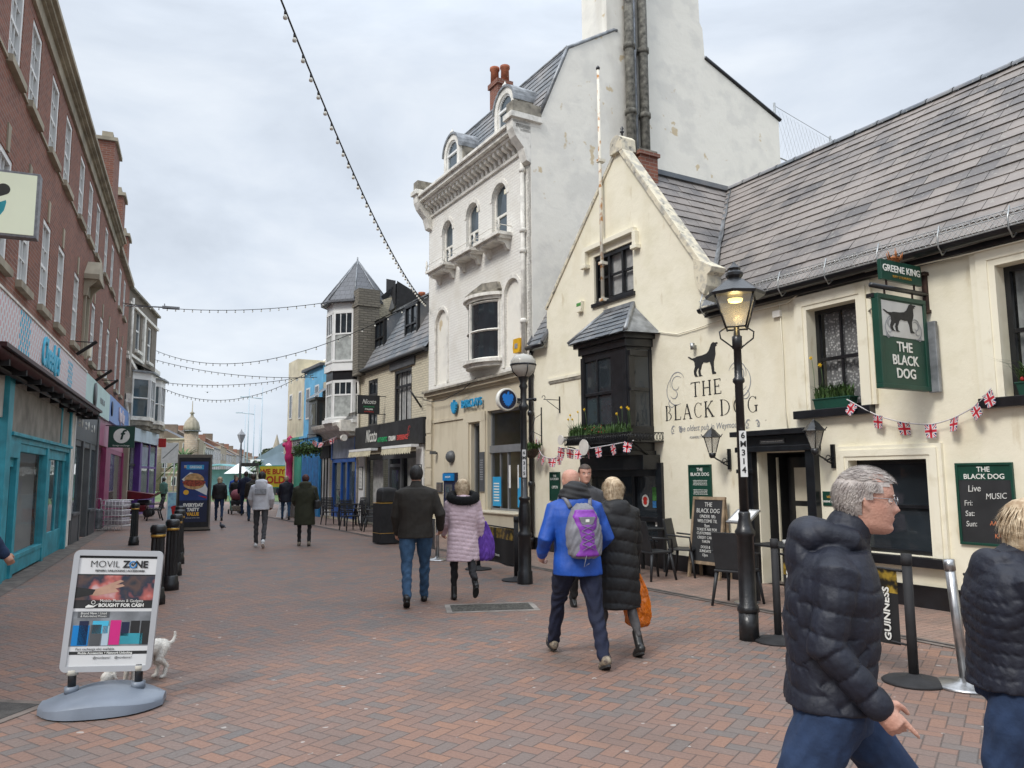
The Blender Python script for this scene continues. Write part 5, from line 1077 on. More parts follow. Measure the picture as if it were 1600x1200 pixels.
# ------------------------------------------------------------------ TURRET BUILDING
tu = thing('turret_building', 'white and cream corner turret house with a pointed slate cone and rubble stone chimney', 'building', P, (-20.3, 0, 0), absf=True)
b = MB(); b.wall(rect(-20.3, -16.88, 0, 7.9), [rect(-20.15, -17.15, .1, 3.1)], m_creambrick, rev=.2); b.face([(-16.88, 0, 5), (-16.88, 5, 5), (-16.88, 5, 8.6), (-16.88, 1.5, 8.6), (-16.88, 0, 7.9)], m_creambrick); b.face([(-20.31, 0, 0), (-20.31, 0, 8), (-20.31, 6, 8), (-20.31, 6, 0)], m_creambrick)
b.build('wall', tu)
def octo(cx, cy, r, z0, z1, m, bb, r2=None, a0=22.5, n=8): bb.lathe([(r, z0), (r2 or r, z1)], (cx, cy, 0), m, n, R(a0), R(a0)+2*math.pi, False)
b = MB(); cx, cy, r = -18.0, .2, 1.12
octo(cx, cy, r, 5.75, 8.2, m_white, b); octo(cx, cy, r-.04, 3.75, 5.3, m_white, b); octo(cx, cy, r+.06, 5.55, 5.8, m_white, b); octo(cx, cy, r-.02, 5.22, 5.56, m_black, b); octo(cx, cy, r+.1, 3.62, 3.75, m_white, b)
def tfaces():
    for k in range(8):
        a = R(-90+45*k-45*0); nx_, ny = math.cos(a), math.sin(a)
        if ny < .3: yield a, nx_, ny
for k, (a, nx_, ny) in enumerate(tfaces()):
    pass
tr_ = b.build('turret', tu)
def turret_windows(z0, z1, r, frac):
    for k in range(-2, 3):
        a = R(-90+45*k); ap = r*math.cos(R(22.5)); M_ = Matrix.Translation((cx, cy, 0)) @ Matrix.Rotation(a+R(90), 4, 'Z')
        b = MB(); b.M = M_; w = .36; y = -ap
        b.box(-w-.04, -w+.03, y-.03, y-.002, z0, z1, m_white); b.box(w-.03, w+.04, y-.03, y-.002, z0, z1, m_white); b.box(-w-.04, w+.04, y-.032, y-.002, z1-.04, z1+.05, m_white); b.box(-w-.06, w+.06, y-.05, y-.002, z0-.07, z0, m_white)
        zz = z0+(z1-z0)*frac; b.box(-w, w, y-.028, y-.002, zz-.03, zz+.03, m_white)
        for xx in (-.12, .12): b.box(xx-.015, xx+.015, y-.026, y-.002, zz, z1, m_white)
        w_ = b.build('window', tu); b = MB(); b.M = M_; b.face([(-w, y-.006, z0), (w, y-.006, z0), (w, y-.006, z1), (-w, y-.006, z1)], m_glass); b.face([(-w*.9, y-.009, z0), (w*.9, y-.009, z0), (w*.9, y-.009, zz), (-w*.9, y-.009, zz)], m_curt); b.build('pane', w_)
turret_windows(5.95, 7.75, 1.12, .55); turret_windows(3.85, 5.15, 1.08, .62)
b = MB(); octo(cx, cy, 1.36, 8.12, 8.2, m_slate, b); b.lathe([(1.36, 8.2), (.02, 10.0)], (cx, cy, 0), m_slate, 8, R(22.5), R(22.5)+2*math.pi, False); b.tube([(cx, cy, 9.95), (cx, cy, 10.15)], .03, m_lead, 5)
for k in range(8): a = R(22.5+45*k); b.tube([(cx+1.36*math.cos(a), cy+1.36*math.sin(a), 8.22), (cx, cy, 10.02)], .03, m_lead, 4)
b.build('turret_roof', tu)
m_slb = brickmat('distant_slate', (.13, .135, .15), (.10, .105, .115), (.05, .05, .055), bw=.3, bh=.2, ms=.008, rough=.6)
for ob in (bpy.data.objects['turret_roof'],): ob.data.materials[0] = m_slb
b = MB(); b.box(-16.88, -16.3, -.3, .5, 5.3, 7.85, m_rubble); b.box(-16.92, -16.26, -.34, .54, 7.85, 8.0, m_rubble); b.box(-16.88, -16.3, -.3, .52, 8.0, 8.5, m_rubble); b.build('chimney', tu)
b = MB(); b.face([(-17.5, 1.2, 8.0), (-16.5, 1.2, 8.0), (-16.5, 1.2, 9.0), (-17.5, 1.2, 9.3)], m_blackm); b.face([(-16.49, 1.2, 6.8), (-16.49, 4.2, 7.6), (-16.49, 1.25, 9.0)], m_blackm); b.face([(-17.6, .6, 8.2), (-16.6, 1.3, 8.95), (-16.6, 4, 7.7), (-17.6, 4, 7.7)], m_slb); b.build('rear_roof', tu)
b = MB(); b.face([(-17.9, -.35, 7.62), (-16.95, -.25, 7.62), (-16.9, .35, 8.3), (-17.9, .35, 8.3)], m_slb); b.box(-17.7, -17.0, -.3, 0, 7.5, 7.62, m_black); b.tube([(-16.98, -.08, 7.4), (-16.98, -.08, 5.5)], .05, m_black, 6); b.build('eave', tu)
b = MB(); b.yz([(-.85, 3.62), (0, 3.62), (0, 3.15), (-.3, 3.15), (-.45, 3.30), (-.70, 3.38), (-.8, 3.5)], -20.3, -17.0, m_trimw); b.box(-17.05, -16.9, -.7, 0, 3.3, 3.7, m_trimw); b.lathe([(.12, 0), (.12, .16)], (0, 0, 0), m_trimw, 10); n_ = 20
for i in range(len(b.v)-n_, len(b.v)): p = b.v[i]; b.v[i] = (-17.05+p[2], -.55+p[0], 3.05+p[1])
b.face([(-17.1, -.7, 3.86), (-16.88, -.7, 3.86), (-16.88, 0, 4.05), (-17.1, 0, 4.05)], m_stone_d)
b.build('shop_cornice', tu, bevel=.008)
m_rblue = mat('royal_blue_paint', (.015, .10, .42), .45, .15, 3, .05); m_signg = mat('etched_sign_glass', (.20, .22, .30), .4, .3, 3, 0)
b = MB()
for x0, x1 in ((-20.15, -20.0), (-19.0, -18.9), (-18.25, -18.15), (-17.3, -17.15)): b.box(x0, x1, .0, .12, .1, 2.35, m_rblue)
b.box(-20.15, -17.15, .0, .121, 2.2, 2.36, m_rblue); b.box(-20.15, -17.15, .0, .122, .1, .45, m_rblue); b.box(-20.15, -17.15, -.03, .1, 2.36, 3.1, m_signg); b.box(-17.28, -17.15, -.05, .1, 2.3, 3.12, m_rblue); b.box(-20.15, -20.02, -.05, .1, 2.3, 3.12, m_rblue)
sf = b.build('shopfront', tu); b = MB(); b.face([(-20.1, .08, .4), (-17.2, .08, .4), (-17.2, .08, 2.25), (-20.1, .08, 2.25)], m_glassb); b.build('pane', sf)
bunting([(-20.2, -.75, 3.1), (-19.2, -.8, 2.95), (-18.2, -.8, 3.0), (-17.0, -.8, 3.1)], 12, 'bunting of small flags over the blue shopfront below the turret', seed=11)
# ------------------------------------------------------------------ jettied black bay house
jb = thing('timber_house', 'narrow black and cream house with a jettied dark bay and striped shopfront', 'building', P, (-21.6, 0, 0), absf=True)
b = MB(); b.box(-21.6, -20.32, 0, 5, 0, 5.6, m_creambrick); b.build('wall', jb)
b = MB(); b.box(-21.55, -20.35, -.6, 0, 3.25, 4.75, m_black); b.box(-21.65, -20.3, -.7, 0, 4.75, 4.85, m_black); b.face([(-21.7, -.72, 4.86), (-20.28, -.72, 4.86), (-20.28, 0, 5.35), (-21.7, 0, 5.35)], m_lead); by_ = b.build('bay', jb)
b = MB(); b.box(-21.35, -20.55, -.61, -.602, 3.75, 4.6, m_glass); b.box(-20.349, -20.345, -.5, -.1, 3.75, 4.6, m_glass); b.build('pane', by_)
b = MB()
for k in range(6): b.box(-21.5+k*.2, -21.42+k*.2, -.05, .0, .1, 2.4, m_white if k % 2 else m_blackm)
b.box(-21.6, -20.32, -.08, 0, 2.4, 2.9, m_chalk); b.build('shopfront', jb)
t = item('hanging_basket', 'big trailing hanging basket over the striped shopfront', 'basket', (-20.2, -1.0, 2.62)); b = MB(); b.tube([(0, 1.0, .7), (0, 0, .7), (0, 0, .1)], .02, m_iron, 5); b.lathe([(0, -.1), (.25, 0), (.35, .15)], (0, 0, 0), m_coir, 10); b.build('bowl', t); b = MB()
for _ in range(700):
    v = Vector((random.gauss(0, 1), random.gauss(0, 1), random.gauss(0, .5))).normalized()*random.uniform(.3, .62); v.z = abs(v.z)*.7-(random.random()**3)*.35; a = Vector((random.uniform(-1, 1), random.uniform(-1, 1), random.uniform(-1, 1))).normalized()*.05; c_ = a.cross(v).normalized()*.04
    b.face([v-a, v+c_, v+a, v-c_], m_leaf)
for v in b.v[:0]: pass
b.v = [(p[0], p[1], p[2]+.12) for p in b.v]; b.build('foliage', t)
# ------------------------------------------------------------------ blue, teal and yellow houses beyond
def house(name, label, x0, x1, zt, m, wins, shop, roofz=None, mroof=None, y1=7):
    h = thing(name, label, 'building', P, (x0, 0, 0), absf=True)
    b = MB(); b.box(x0, x1, 0, y1, 0, zt, m); b.build('wall', h)
    if roofz: b = MB(); b.box(x0-.02, x1+.02, -.15, y1, zt, zt+.12, mroof or m_slb); b.face([(x0, 0, zt+.12), (x1, 0, zt+.12), (x1, 2.5, roofz), (x0, 2.5, roofz)], mroof or m_slb); b.build('roof', h)
    for w in wins:
        b = MB(); b.box(w[0], w[1], -.03, 0, w[2], w[3], m_white); w_ = b.build('window', h); b = MB(); b.box(w[0]+.07, w[1]-.07, -.036, -.03, w[2]+.07, w[3]-.07, m_glass); b.build('pane', w_)
    if shop:
        b = MB(); b.box(x0, x1, -.14, 0, 2.75, 3.35, shop[0]); b.box(x0+.05, x1-.05, -.06, 0, .0, 2.75, shop[1]); b.box(x0, x1, -.2, 0, 3.35, 3.45, shop[2]); s_ = b.build('shopfront', h)
        b = MB(); n = 3
        for k in range(n): a = x0+.15+(x1-x0-.3)*k/n; b.box(a+.05, a+(x1-x0-.3)/n-.05, -.066, -.06, .6, 2.5, shop[3])
        b.build('pane', s_)
    return h
m_sky = mat('sky_blue_paint', (.17, .50, .78), .7, .15, 2, .1); m_blue2 = mat('bright_blue_paint', (.015, .28, .62), .5, .2, 3, .05); m_blue2d = mat('bright_blue_shutter', (.012, .18, .48), .55, .25, 5, .05)
m_tealg = mat('sea_green_paint', (.05, .40, .26), .5, .15, 3, .05); m_yell = mat('pale_yellow_render', (.70, .64, .48), .8, .15, 2, .1); m_pink = mat('hot_pink_paint', (.62, .03, .17), .5, .15, 3, .05)
house('blue_house', 'sky blue painted house with deep blue shopfront', -24.6, -21.65, 6.35, m_sky, [(-24.2, -23.6, 4.2, 5.6), (-22.8, -22.2, 4.2, 5.6)], (m_blue2, m_blue2, m_sky, m_blue2d), 6.6)
house('teal_shop', 'narrow pale house with a sea green shop door', -25.9, -24.62, 6.6, m_yell, [(-25.5, -25.0, 4.3, 5.6)], (m_swirl, m_tealg, m_tealg, m_tealg))
house('yellow_house', 'pale yellow rendered house at the far end of the row', -27.6, -25.92, 7.2, m_yell, [(-27.2, -26.7, 4.4, 5.6)], (m_yell, m_yell, m_yell, m_glass))
h = thing('gabled_house', 'stained cream gable wall rising behind the blue house', 'building', P, (-32, 4, 0), absf=True); b = MB(); b.yz([(2, 0), (9, 0), (9, 7.5), (5.5, 9.6), (2, 7.6)], -32, -24.7, m_white_r); b.build('wall', h); b = MB(); b.box(-26, -25.2, 5, 5.8, 8.8, 10.6, m_stone_d); b.build('chimney', h)
t = item('pink_column', 'hot pink shopfront column with a knobbly moulded top', 'column', (-26.25, -.18, 0)); b = MB(); b.lathe([(.20, 0), (.20, .3), (.15, .35), (.14, 1.5), (.18, 1.55), (.14, 1.6), (.15, 2.3), (.21, 2.4), (.24, 2.6), (.18, 2.8), (.24, 3.0), (.22, 3.2), (.12, 3.35), (.16, 3.45), (.0, 3.6)], (0, 0, 0), m_pink, 12); b.ball((-.16, -.2, 3.15), .12, m_pink, 8, 6); b.build('shaft', t)
# ------------------------------------------------------------------ BRICK TERRACE (left)
br_ = thing('brick_terrace', 'long red brick terrace with white sash windows, stone cornice and shops below', 'building', L, (-9, 0, 0), absf=True)
C2 = [-5.9, -4.0, -1.55, 0.0, 2.0, 3.8, 6.1, 7.85, 9.6, 11.9, 13.9]; C3 = [17.3, 19.25]
C1 = [-5.9, -4.0, -1.6, 0.1, 2.02, 3.85, 6.2, 9.7, 11.85, 13.85]; C4 = [17.35, 19.3]
hw = .43
holes = [rect(c-hw, c+hw, 8.02, 9.56) for c in C2]+[rect(c-hw, c+hw, 4.93, 6.64) for c in C1]+[rect(7.95-.3, 7.95+.3, 4.9, 6.45)]
b = MB(); b.wall(rect(-9, 15.4, 3.5, 10.0), holes, m_brick, rev=.12)
b.wall(rect(15.4, 21.6, 3.5, 9.95), [rect(c-hw, c+hw, 8.1, 9.6) for c in C3]+[rect(c-hw, c+hw, 4.95, 6.9) for c in C4], m_brick, rev=.12, y=.03)
b.face([(15.4, 0, 3.5), (15.4, .03, 3.5), (15.4, .03, 10), (15.4, 0, 10)], m_brick); b.face([(21.6, .03, 0), (21.6, 6, 0), (21.6, 6, 10), (21.6, .03, 10)], m_brick); b.face([(-9, 6, 0), (21.6, 6, 0), (21.6, 6, 10), (-9, 6, 10)], m_brick)
b.box(-9, -.9, -.02, .0, 9.95, 11.6, m_brick)
b.build('brick_wall', br_)
m_sashg = glass_mat('sash_glass', (.10, .12, .13))
for grp, z0, z1, y, nm in ((C2, 8.02, 9.56, 0, 0), (C1, 4.93, 6.64, 0, 0), (C3, 8.1, 9.6, .03, 0), (C4, 4.95, 6.9, .03, 0)):
    for c in grp:
        far = c > 5
        b = MB(); f = .10
        b.box(c-hw, c-hw+f, y+.015, y+.10, z0, z1, m_white); b.box(c+hw-f, c+hw, y+.015, y+.10, z0, z1, m_white); b.box(c-hw, c+hw, y+.014, y+.10, z1-.09, z1, m_white); b.box(c-hw, c+hw, y+.014, y+.10, z0, z0+.08, m_white)
        zm = (z0+z1)/2; b.box(c-hw+f, c+hw-f, y+.04, y+.10, zm-.03, zm+.03, m_white)
        for xx in (-.1, .1): b.box(c+xx-.012, c+xx+.012, y+.045, y+.08, z0+.08, z1-.09, m_white)
        for zz in (zm+.36, zm-.36): b.box(c-hw+f, c+hw-f, y+.046, y+.08, zz-.012, zz+.012, m_white)
        w_ = b.build('window', br_)
        b = MB(); b.face([(c-hw+.05, y+.085, z0+.05), (c+hw-.05, y+.085, z0+.05), (c+hw-.05, y+.085, z1-.05), (c-hw+.05, y+.085, z1-.05)], m_sashg); b.build('pane', w_)
        b = MB(); b.box(c-hw-.10, c+hw+.10, y-.095, y+.02, z0-.12, z0, m_stone); b.build('sill', w_)
        if z0 < 6: b = MB(); b.xz([(c-.07, z1+.02), (c+.07, z1+.02), (c+.10, z1+.45), (c-.10, z1+.45)], y-.025, y+.01, m_stone); b.build('keystone', w_)
b = MB(); b.box(-9, 15.4, -.035, 0, 7.93, 7.98, m_stone); b.build('string_course', br_)
b = MB(); b.box(-.9, 15.42, -.06, 0, 9.72, 9.98, m_stone); b.box(-.9, 15.42, -.12, 0, 9.98, 10.02, m_stone); b.box(-.92, 15.44, -.20, .1, 10.02, 10.10, m_stone); b.box(-.94, 15.46, -.27, .1, 10.10, 10.2, m_stone)
for k in range(4): x = 2.2+k*3.6; b.box(x, x+1.4, -.22, 0.2, 10.2, 10.26, m_slate2)
b.box(15.46, 21.62, -.14, .1, 9.9, 10.08, m_stone)
b.build('cornice', br_, bevel=.006)
b = MB(); b.face([(-9, -.1, 10.16), (21.6, -.1, 10.0), (21.6, 4, 12.2), (-9, 4, 12.2)], m_slb); b.build('roof', br_)
for (x0, x1, y0, y1, zt) in ((12.9, 14.6, .02, .55, 12.9), (16.9, 17.9, .05, .4, 12.4), (19.6, 20.6, .05, .35, 11.6)):
    b = MB(); b.box(x0, x1, y0, y1, 9.9, zt, m_brick); b.box(x0-.08, x1+.08, y0-.08, y1+.08, zt, zt+.12, m_stone); b.box(x0+.2, x1-.2, y0+.1, y1-.1, zt+.12, zt+.4, m_stone); b.build('chimney', br_)
# pedimented centre window
b = MB(); b.box(7.95-.42, 7.95-.3, -.06, .02, 4.85, 6.75, m_stone); b.box(7.95+.3, 7.95+.42, -.06, .02, 4.85, 6.75, m_stone); b.box(7.95-.42, 7.95+.42, -.06, .02, 6.5, 6.75, m_stone); b.box(7.95-.6, 7.95+.6, -.36, .0, 6.85, 6.98, m_stone); b.xz([(7.35, 6.98), (8.55, 6.98), (7.95, 7.45)], -.34, 0, m_stone)
for xx in (7.42, 8.36): b.yz([(-.30, 6.85), (0, 6.85), (0, 6.4), (-.08, 6.42), (-.12, 6.65)], xx, xx+.12, m_stone)
pw = b.build('pedimented_window', br_)
b = MB(); b.box(7.67, 7.73, .02, .1, 4.9, 6.45, m_white); b.box(8.17, 8.23, .02, .1, 4.9, 6.45, m_white); b.box(7.73, 8.17, .03, .1, 5.62, 5.68, m_white); b.box(7.73, 8.17, .03, .1, 6.38, 6.45, m_white); b.build('frame', pw); b = MB(); b.face([(7.65, .09, 4.9), (8.25, .09, 4.9), (8.25, .09, 6.45), (7.65, .09, 6.45)], m_sashg); b.build('pane', pw)
# ---- shops (all parts of the terrace)
m_fas1 = bpy.data.materials.new('dotted_fascia'); m_fas1.use_nodes = True; t_ = m_fas1.node_tree; b_ = t_.nodes['Principled BSDF']; b_.inputs['Roughness'].default_value = .5
tc, cb = coords_xz(t_)
mp = _n(t_, 'ShaderNodeMapping'); mp.inputs['Scale'].default_value = (7.2, 7.2, 1); mp.inputs['Rotation'].default_value = (0, 0, R(45)); t_.links.new(cb.outputs[0], mp.inputs[0])
fr_n = _n(t_, 'ShaderNodeVectorMath', operation='FRACTION'); t_.links.new(mp.outputs[0], fr_n.inputs[0]); ds = _n(t_, 'ShaderNodeVectorMath', operation='DISTANCE'); t_.links.new(fr_n.outputs[0], ds.inputs[0]); ds.inputs[1].default_value = (.5, .5, 0)
lt_ = _n(t_, 'ShaderNodeMath', operation='LESS_THAN'); t_.links.new(ds.outputs['Value'], lt_.inputs[0]); lt_.inputs[1].default_value = .36
t_.links.new(mixc(t_, lt_.outputs[0], (.62, .64, .66), (.60, .36, .36)), b_.inputs['Base Color'])
m_mint = mat('mint_fascia', (.42, .62, .58), .4, .08, 2, 0); m_sblue = mat('blue_fascia', (.06, .20, .55), .4, .08, 2, 0); m_aw = mat('dark_red_awning', (.05, .012, .014), .5, .3, 5, .1)
b = MB(); b.box(-3.2, 7.85, -.14, .0, 3.48, 4.42, m_fas1); b.box(-3.2, 7.85, -.16, 0, 4.42, 4.46, m_trimw); f1 = b.build('dotted_fascia', br_)
m_lblue = mat('lettering_light_blue', (.06, .45, .65), .5, .05, 3, 0)
text_mesh("Cheeky's", .78, m_lblue, MF(2.35, -.16, 4.02), parent=f1, shear=.3, xs=.70, weight=.012, depth=.015)
def dots(b, cx, cz, n=3, r=.052):
    for i in range(-n, n+1):
        for j in range(-n, n+1):
            if abs(i)+abs(j) <= n: x, z = cx+(i-j)*.098, cz+(i+j)*.098; b.xz([(x+r*math.cos(k*.7), z+r*math.sin(k*.7)) for k in range(9)], -.146, -.139, m_lblue)
b = MB(); dots(b, -.15, 3.97, 4, .045); dots(b, 5.0, 3.97, 3, .045); b.build('dot_emblem', f1)
b = MB(); b.box(7.86, 14.2, -.13, 0, 3.56, 4.45, m_mint); f2 = b.build('mint_fascia', br_)
b = MB(); b.lathe([(.0, -.03), (.36, -.02), (.36, .02)], (0, 0, 0), m_grey, 20); b.v = [(9.9+p[0], -.15+p[2]*.5, 4.03+p[1]) for p in b.v]; b.build('round_emblem', f2)
text_mesh('PHONE LAB', .26, m_swirl, MF(11.9, -.14, 4.0), parent=f2, xs=.9)
b = MB(); b.box(14.21, 23.2, -.13, 0, 3.60, 4.48, m_sblue); f3 = b.build('blue_fascia', br_)
m_ivy = mat('pink_white_lettering', (.75, .62, .68), .5, .2, 7, 0)
text_mesh('Vape Bay', .66, m_ivy, MF(18.7, -.15, 4.04), parent=f3, xs=.95, weight=.03, depth=.02)
b = MB(); b.lathe([(.0, -.03), (.26, -.02), (.26, .02)], (0, 0, 0), m_navy, 16); b.v = [(14.9+p[0], -.15+p[2]*.5, 4.05+p[1]) for p in b.v]; b.build('round_emblem', f3)
# awning cassette over the teal shop
b = MB(); b.tube([(-3.2, -.36, 3.36), (8.4, -.36, 3.40)], .085, m_aw, 10); b.box(-3.2, 8.4, -.5, -.38, 3.40, 3.46, m_aw); b.box(-3.2, 8.4, -.34, 0, 3.40, 3.47, m_aw)
for k in range(10): x = -2.6+k*1.2; b.box(x, x+.09, -.42, 0, 3.22, 3.36, m_blackm)
b.tube([(-3.2, -.2, 3.24), (8.2, -.2, 3.28)], .04, m_black, 8)
b.build('awning_box', br_)
# shop wall band, teal shopfront
b = MB(); b.box(-9, -3.2, 0, .02, 0, 3.5, m_brick)
b.box(-3.2, 6.6, -.02, .02, 2.62, 3.5, m_roomg); b.box(-.35, 4.8, -.05, .0, 2.42, 3.2, m_bleach := mat('bleached_ply_panel', (.33, .31, .27), .85, .3, 2, .1)); b.box(5.0, 6.0, -.05, 0, 2.42, 3.2, m_bleach)
b.box(6.6, 7.0, -.04, .1, 0, 3.4, m_trimw); b.box(7.0, 7.15, -.06, .1, .62, 3.3, m_white)
b.build('shop_wall', br_)
b = MB(); T_ = m_teal
b.box(-.75, -.4, -.10, .02, 0, 3.4, T_); b.box(4.78, 4.92, -.07, .02, 2.3, 3.3, T_); b.box(6.05, 6.25, -.09, .05, 0, 3.3, T_)
b.box(-.4, 6.25, -.08, .05, 2.26, 2.40, T_); b.box(-.4, 6.25, -.13, .0, 2.36, 2.42, T_); b.box(-.4, .32, -.1, .02, 2.0, 2.26, T_)
b.box(-.4, -.2, -.07, .05, 0, 2.26, T_); b.box(.22, .42, -.09, .06, 0, 2.26, T_); b.box(3.10, 3.30, -.09, .06, 0.0, 2.26, T_)
b.box(.42, 3.1, -.06, .05, 2.12, 2.26, T_); b.box(.42, 3.1, -.07, .05, .04, .30, T_); b.box(.42, 3.1, -.085, .05, .28, .36, T_); b.box(-.2, .22, -.05, .04, 0, .5, T_); b.box(-.2, .22, -.04, .04, 1.85, 2.0, T_)
b.box(3.3, 3.9, .10, .16, 0, 2.2, m_wood := mat('raw_wood', (.30, .16, .07), .8, .5, 7, .2)); b.box(3.9, 6.05, .0, .06, 0, .5, T_); b.box(3.9, 4.1, .0, .06, .5, 2.15, T_); b.box(3.3, 6.05, -.03, .05, 2.06, 2.26, T_); b.box(5.0, 5.15, .0, .05, .5, 2.1, T_); b.box(5.85, 6.05, .0, .06, .5, 2.1, T_)
tsf = b.build('teal_shopfront', br_, bevel=.006)
b = MB(); b.face([(.4, .0, .34), (3.12, .0, .34), (3.12, .0, 2.13), (.4, .0, 2.13)], m_glassc); b.face([(4.1, .03, .5), (5.9, .03, .5), (5.9, .03, 2.1), (4.1, .03, 2.1)], m_glassb); b.face([(-.2, .0, .5), (.22, .0, .5), (.22, .0, 1.85), (-.2, .0, 1.85)], m_glassb); b.build('pane', tsf)
m_tealsh0 = mat('teal_crate', (.03, .25, .28), .6, .2, 4, 0)
m_floorb = mat('shop_floor', (.18, .10, .08), .8, .2, 3, 0)
b = MB(); b.face([(.0, 1.3, 0.02), (3.4, 1.3, .02), (3.4, 1.3, 2.6), (.0, 1.3, 2.6)], m_roomg); b.face([(3.3, .1, .02), (3.3, 3, .02), (3.3, 3, 2.6), (3.3, .1, 2.6)], m_roomg); b.box(2.2, 2.6, .5, .9, .02, .5, m_redf); b.box(1.0, 1.7, .8, 1.2, .02, .8, m_trimw); b.box(2.5, 2.9, .7, 1.1, .02, 1.05, m_tealsh0); b.face([(0, .1, .02), (3.4, .1, .02), (3.4, 3, .02), (0, 3, .02)], m_floorb); b.face([(0, .1, 2.5), (3.4, .1, 2.5), (3.4, 3, 2.5), (0, 3, 2.5)], m_bleach)
b.build('shop_room', br_)
b = MB(); b.face([(-.75, -.42, .006), (6.3, -.42, .006), (6.3, -.05, .006), (-.75, -.05, .006)], m_chan); b.build('threshold', br_)
# grey shop
G_ = m_grey; m_greyd = mat('charcoal_paint', (.055, .06, .066), .45, .15, 3, .05)
b = MB(); b.box(7.15, 12.1, -.05, .02, 2.65, 3.56, m_greyd); b.box(7.15, 7.3, -.05, .02, 0, 2.65, G_); b.box(8.55, 8.75, -.08, .1, 0, 2.65, G_); b.box(10.3, 10.6, -.05, .1, 0, 2.65, G_); b.box(11.8, 12.15, -.08, .1, 0, 3.5, G_); b.box(7.3, 8.55, -.06, .05, 0, .72, G_); b.box(7.3, 8.55, -.09, .05, .70, .78, G_); b.box(10.6, 11.8, -.08, .05, 0, .7, m_greyd); b.box(10.55, 11.85, -.12, .05, .68, .76, G_); b.box(7.3, 11.8, -.03, .05, 2.5, 2.66, G_); b.box(11.9, 12.3, -.04, .03, 0, 3.5, m_stone)
gsf = b.build('grey_shopfront', br_, bevel=.005)
b = MB(); b.face([(7.3, .0, .78), (8.55, .0, .78), (8.55, .0, 2.5), (7.3, .0, 2.5)], m_glassb); b.face([(10.6, .0, .76), (11.8, .0, .76), (11.8, .0, 2.5), (10.6, .0, 2.5)], m_glassb); b.build('pane', gsf)
b = MB(); b.box(8.75, 10.3, .9, .95, 0, 2.6, m_ivory); b.face([(8.75, .1, 0.03), (10.3, .1, .03), (10.3, .9, .03), (8.75, .9, .03)], m_chan); b.face([(10.3, .1, 0), (10.3, .9, 0), (10.3, .9, 2.6), (10.3, .1, 2.6)], m_cream2); b.build('entry', gsf)
b = MB()
for k in range(3):
    x = 8.3+k*1.35; b.lathe([(.0, -.01), (.12, 0), (.12, .01)], (0, 0, 0), m_lwhite, 12); 
    for i in range(len(b.v)-36, len(b.v)): p = b.v[i]; b.v[i] = (x+p[0], -.056+p[2]*.3, 3.12+p[1])
b.build('service_icons', gsf)
for k, s_ in enumerate(('repairs\nscreens', 'unlocking\nservice', 'cases\ncovers')): text_mesh(s_, .13, m_lwhite, MF(7.75+k*1.35, -.053, 3.10), parent=gsf, xs=.8)
# pink shop
m_pinkd = mat('magenta_paint', (.30, .03, .12), .5, .15, 3, .05); m_pinkl = mat('pink_paint', (.50, .17, .28), .5, .15, 3, .05); m_refl = glass_mat('reflective_shop_glass', (.14, .16, .15))
b = MB(); b.box(12.3, 22.4, -.04, .02, 2.72, 3.6, m_pinkl); b.box(12.3, 13.0, .0, .02, 0, 2.7, m_glassb); b.box(14.6, 16.2, -.06, .5, 0, 2.7, m_pinkd); b.box(21.2, 22.0, -.08, .05, 0, 2.7, m_pinkd); b.box(16.2, 21.2, -.05, .05, 0, .6, m_pinkd); b.box(16.2, 21.2, -.03, .05, 2.55, 2.72, m_pinkd); b.box(12.3, 12.6, -.04, .1, 0, 2.7, m_pinkd); b.box(22.0, 22.5, -.05, .05, 0, 3.6, m_stone)
psf = b.build('pink_shopfront', br_); b = MB(); b.face([(16.2, .0, .6), (21.2, .0, .6), (21.2, .0, 2.55), (16.2, .0, 2.55)], m_refl); b.face([(12.6, .1, 0), (14.6, .1, 0), (14.6, .1, 2.7), (12.6, .1, 2.7)], m_refl); b.build('pane', psf)
b = MB(); b.tube([(22.6, -.1, 0), (22.6, -.1, 3.9), (22.3, -.1, 4.3), (21.8, -.02, 5.0)], .07, m_trimw, 8); b.tube([(21.9, -.1, 9.5), (21.9, -.1, 6.0)], .06, m_trimw, 8); b.box(21.8, 22.3, -.25, -.02, 4.9, 5.3, m_trimw); b.build('downpipe', br_)

def litem(name, label, cat, loc, **kw): return thing(name, label, cat, L, loc, **kw)
# things on the terrace
t = litem('projecting_sign', 'pale projecting box sign with dark and teal shapes at the left edge', 'sign', (-5.1, -.3, 4.35)); m_sface = mat('pale_sign_face', (.66, .70, .56), .4, .12, .9, 0, emis=(.66, .70, .52, .28)); m_tealsh = mat('sign_teal', (.05, .45, .52), .5, .05, 3, 0); m_darksh = mat('sign_charcoal', (.06, .06, .05), .5, .05, 3, 0)
b = MB(); b.box(-.07, .07, -.80, .25, 0, .76, m_swirl); b.build('casing', t, bevel=.008)
b = MB(); b.box(-.078, -.07, -.77, .22, .03, .73, m_sface); pf = b.build('face', t)
def cap(b, x, cy, cz, r, a0, a1, m, n=18): b.face([(x, cy, cz)]+[(x, cy+r*math.cos(R(a0+(a1-a0)*i/n)), cz+r*math.sin(R(a0+(a1-a0)*i/n))) for i in range(n+1)], m)
b = MB(); cap(b, -.080, -.22, .38, .27, 0, 360, m_tealsh)
b.add([(-.083, -.48, .47), (-.083, .05, .20), (-.083, .09, .31), (-.083, -.43, .59)], [(0, 1, 2, 3)], m_darksh); cap(b, -.084, -.455, .53, .066, 0, 360, m_darksh); b.add([(-.0815, -.49, .41), (-.0815, .05, .13), (-.0815, .06, .20), (-.0815, -.48, .47)], [(0, 1, 2, 3)], m_sface); b.build('emblem', pf)
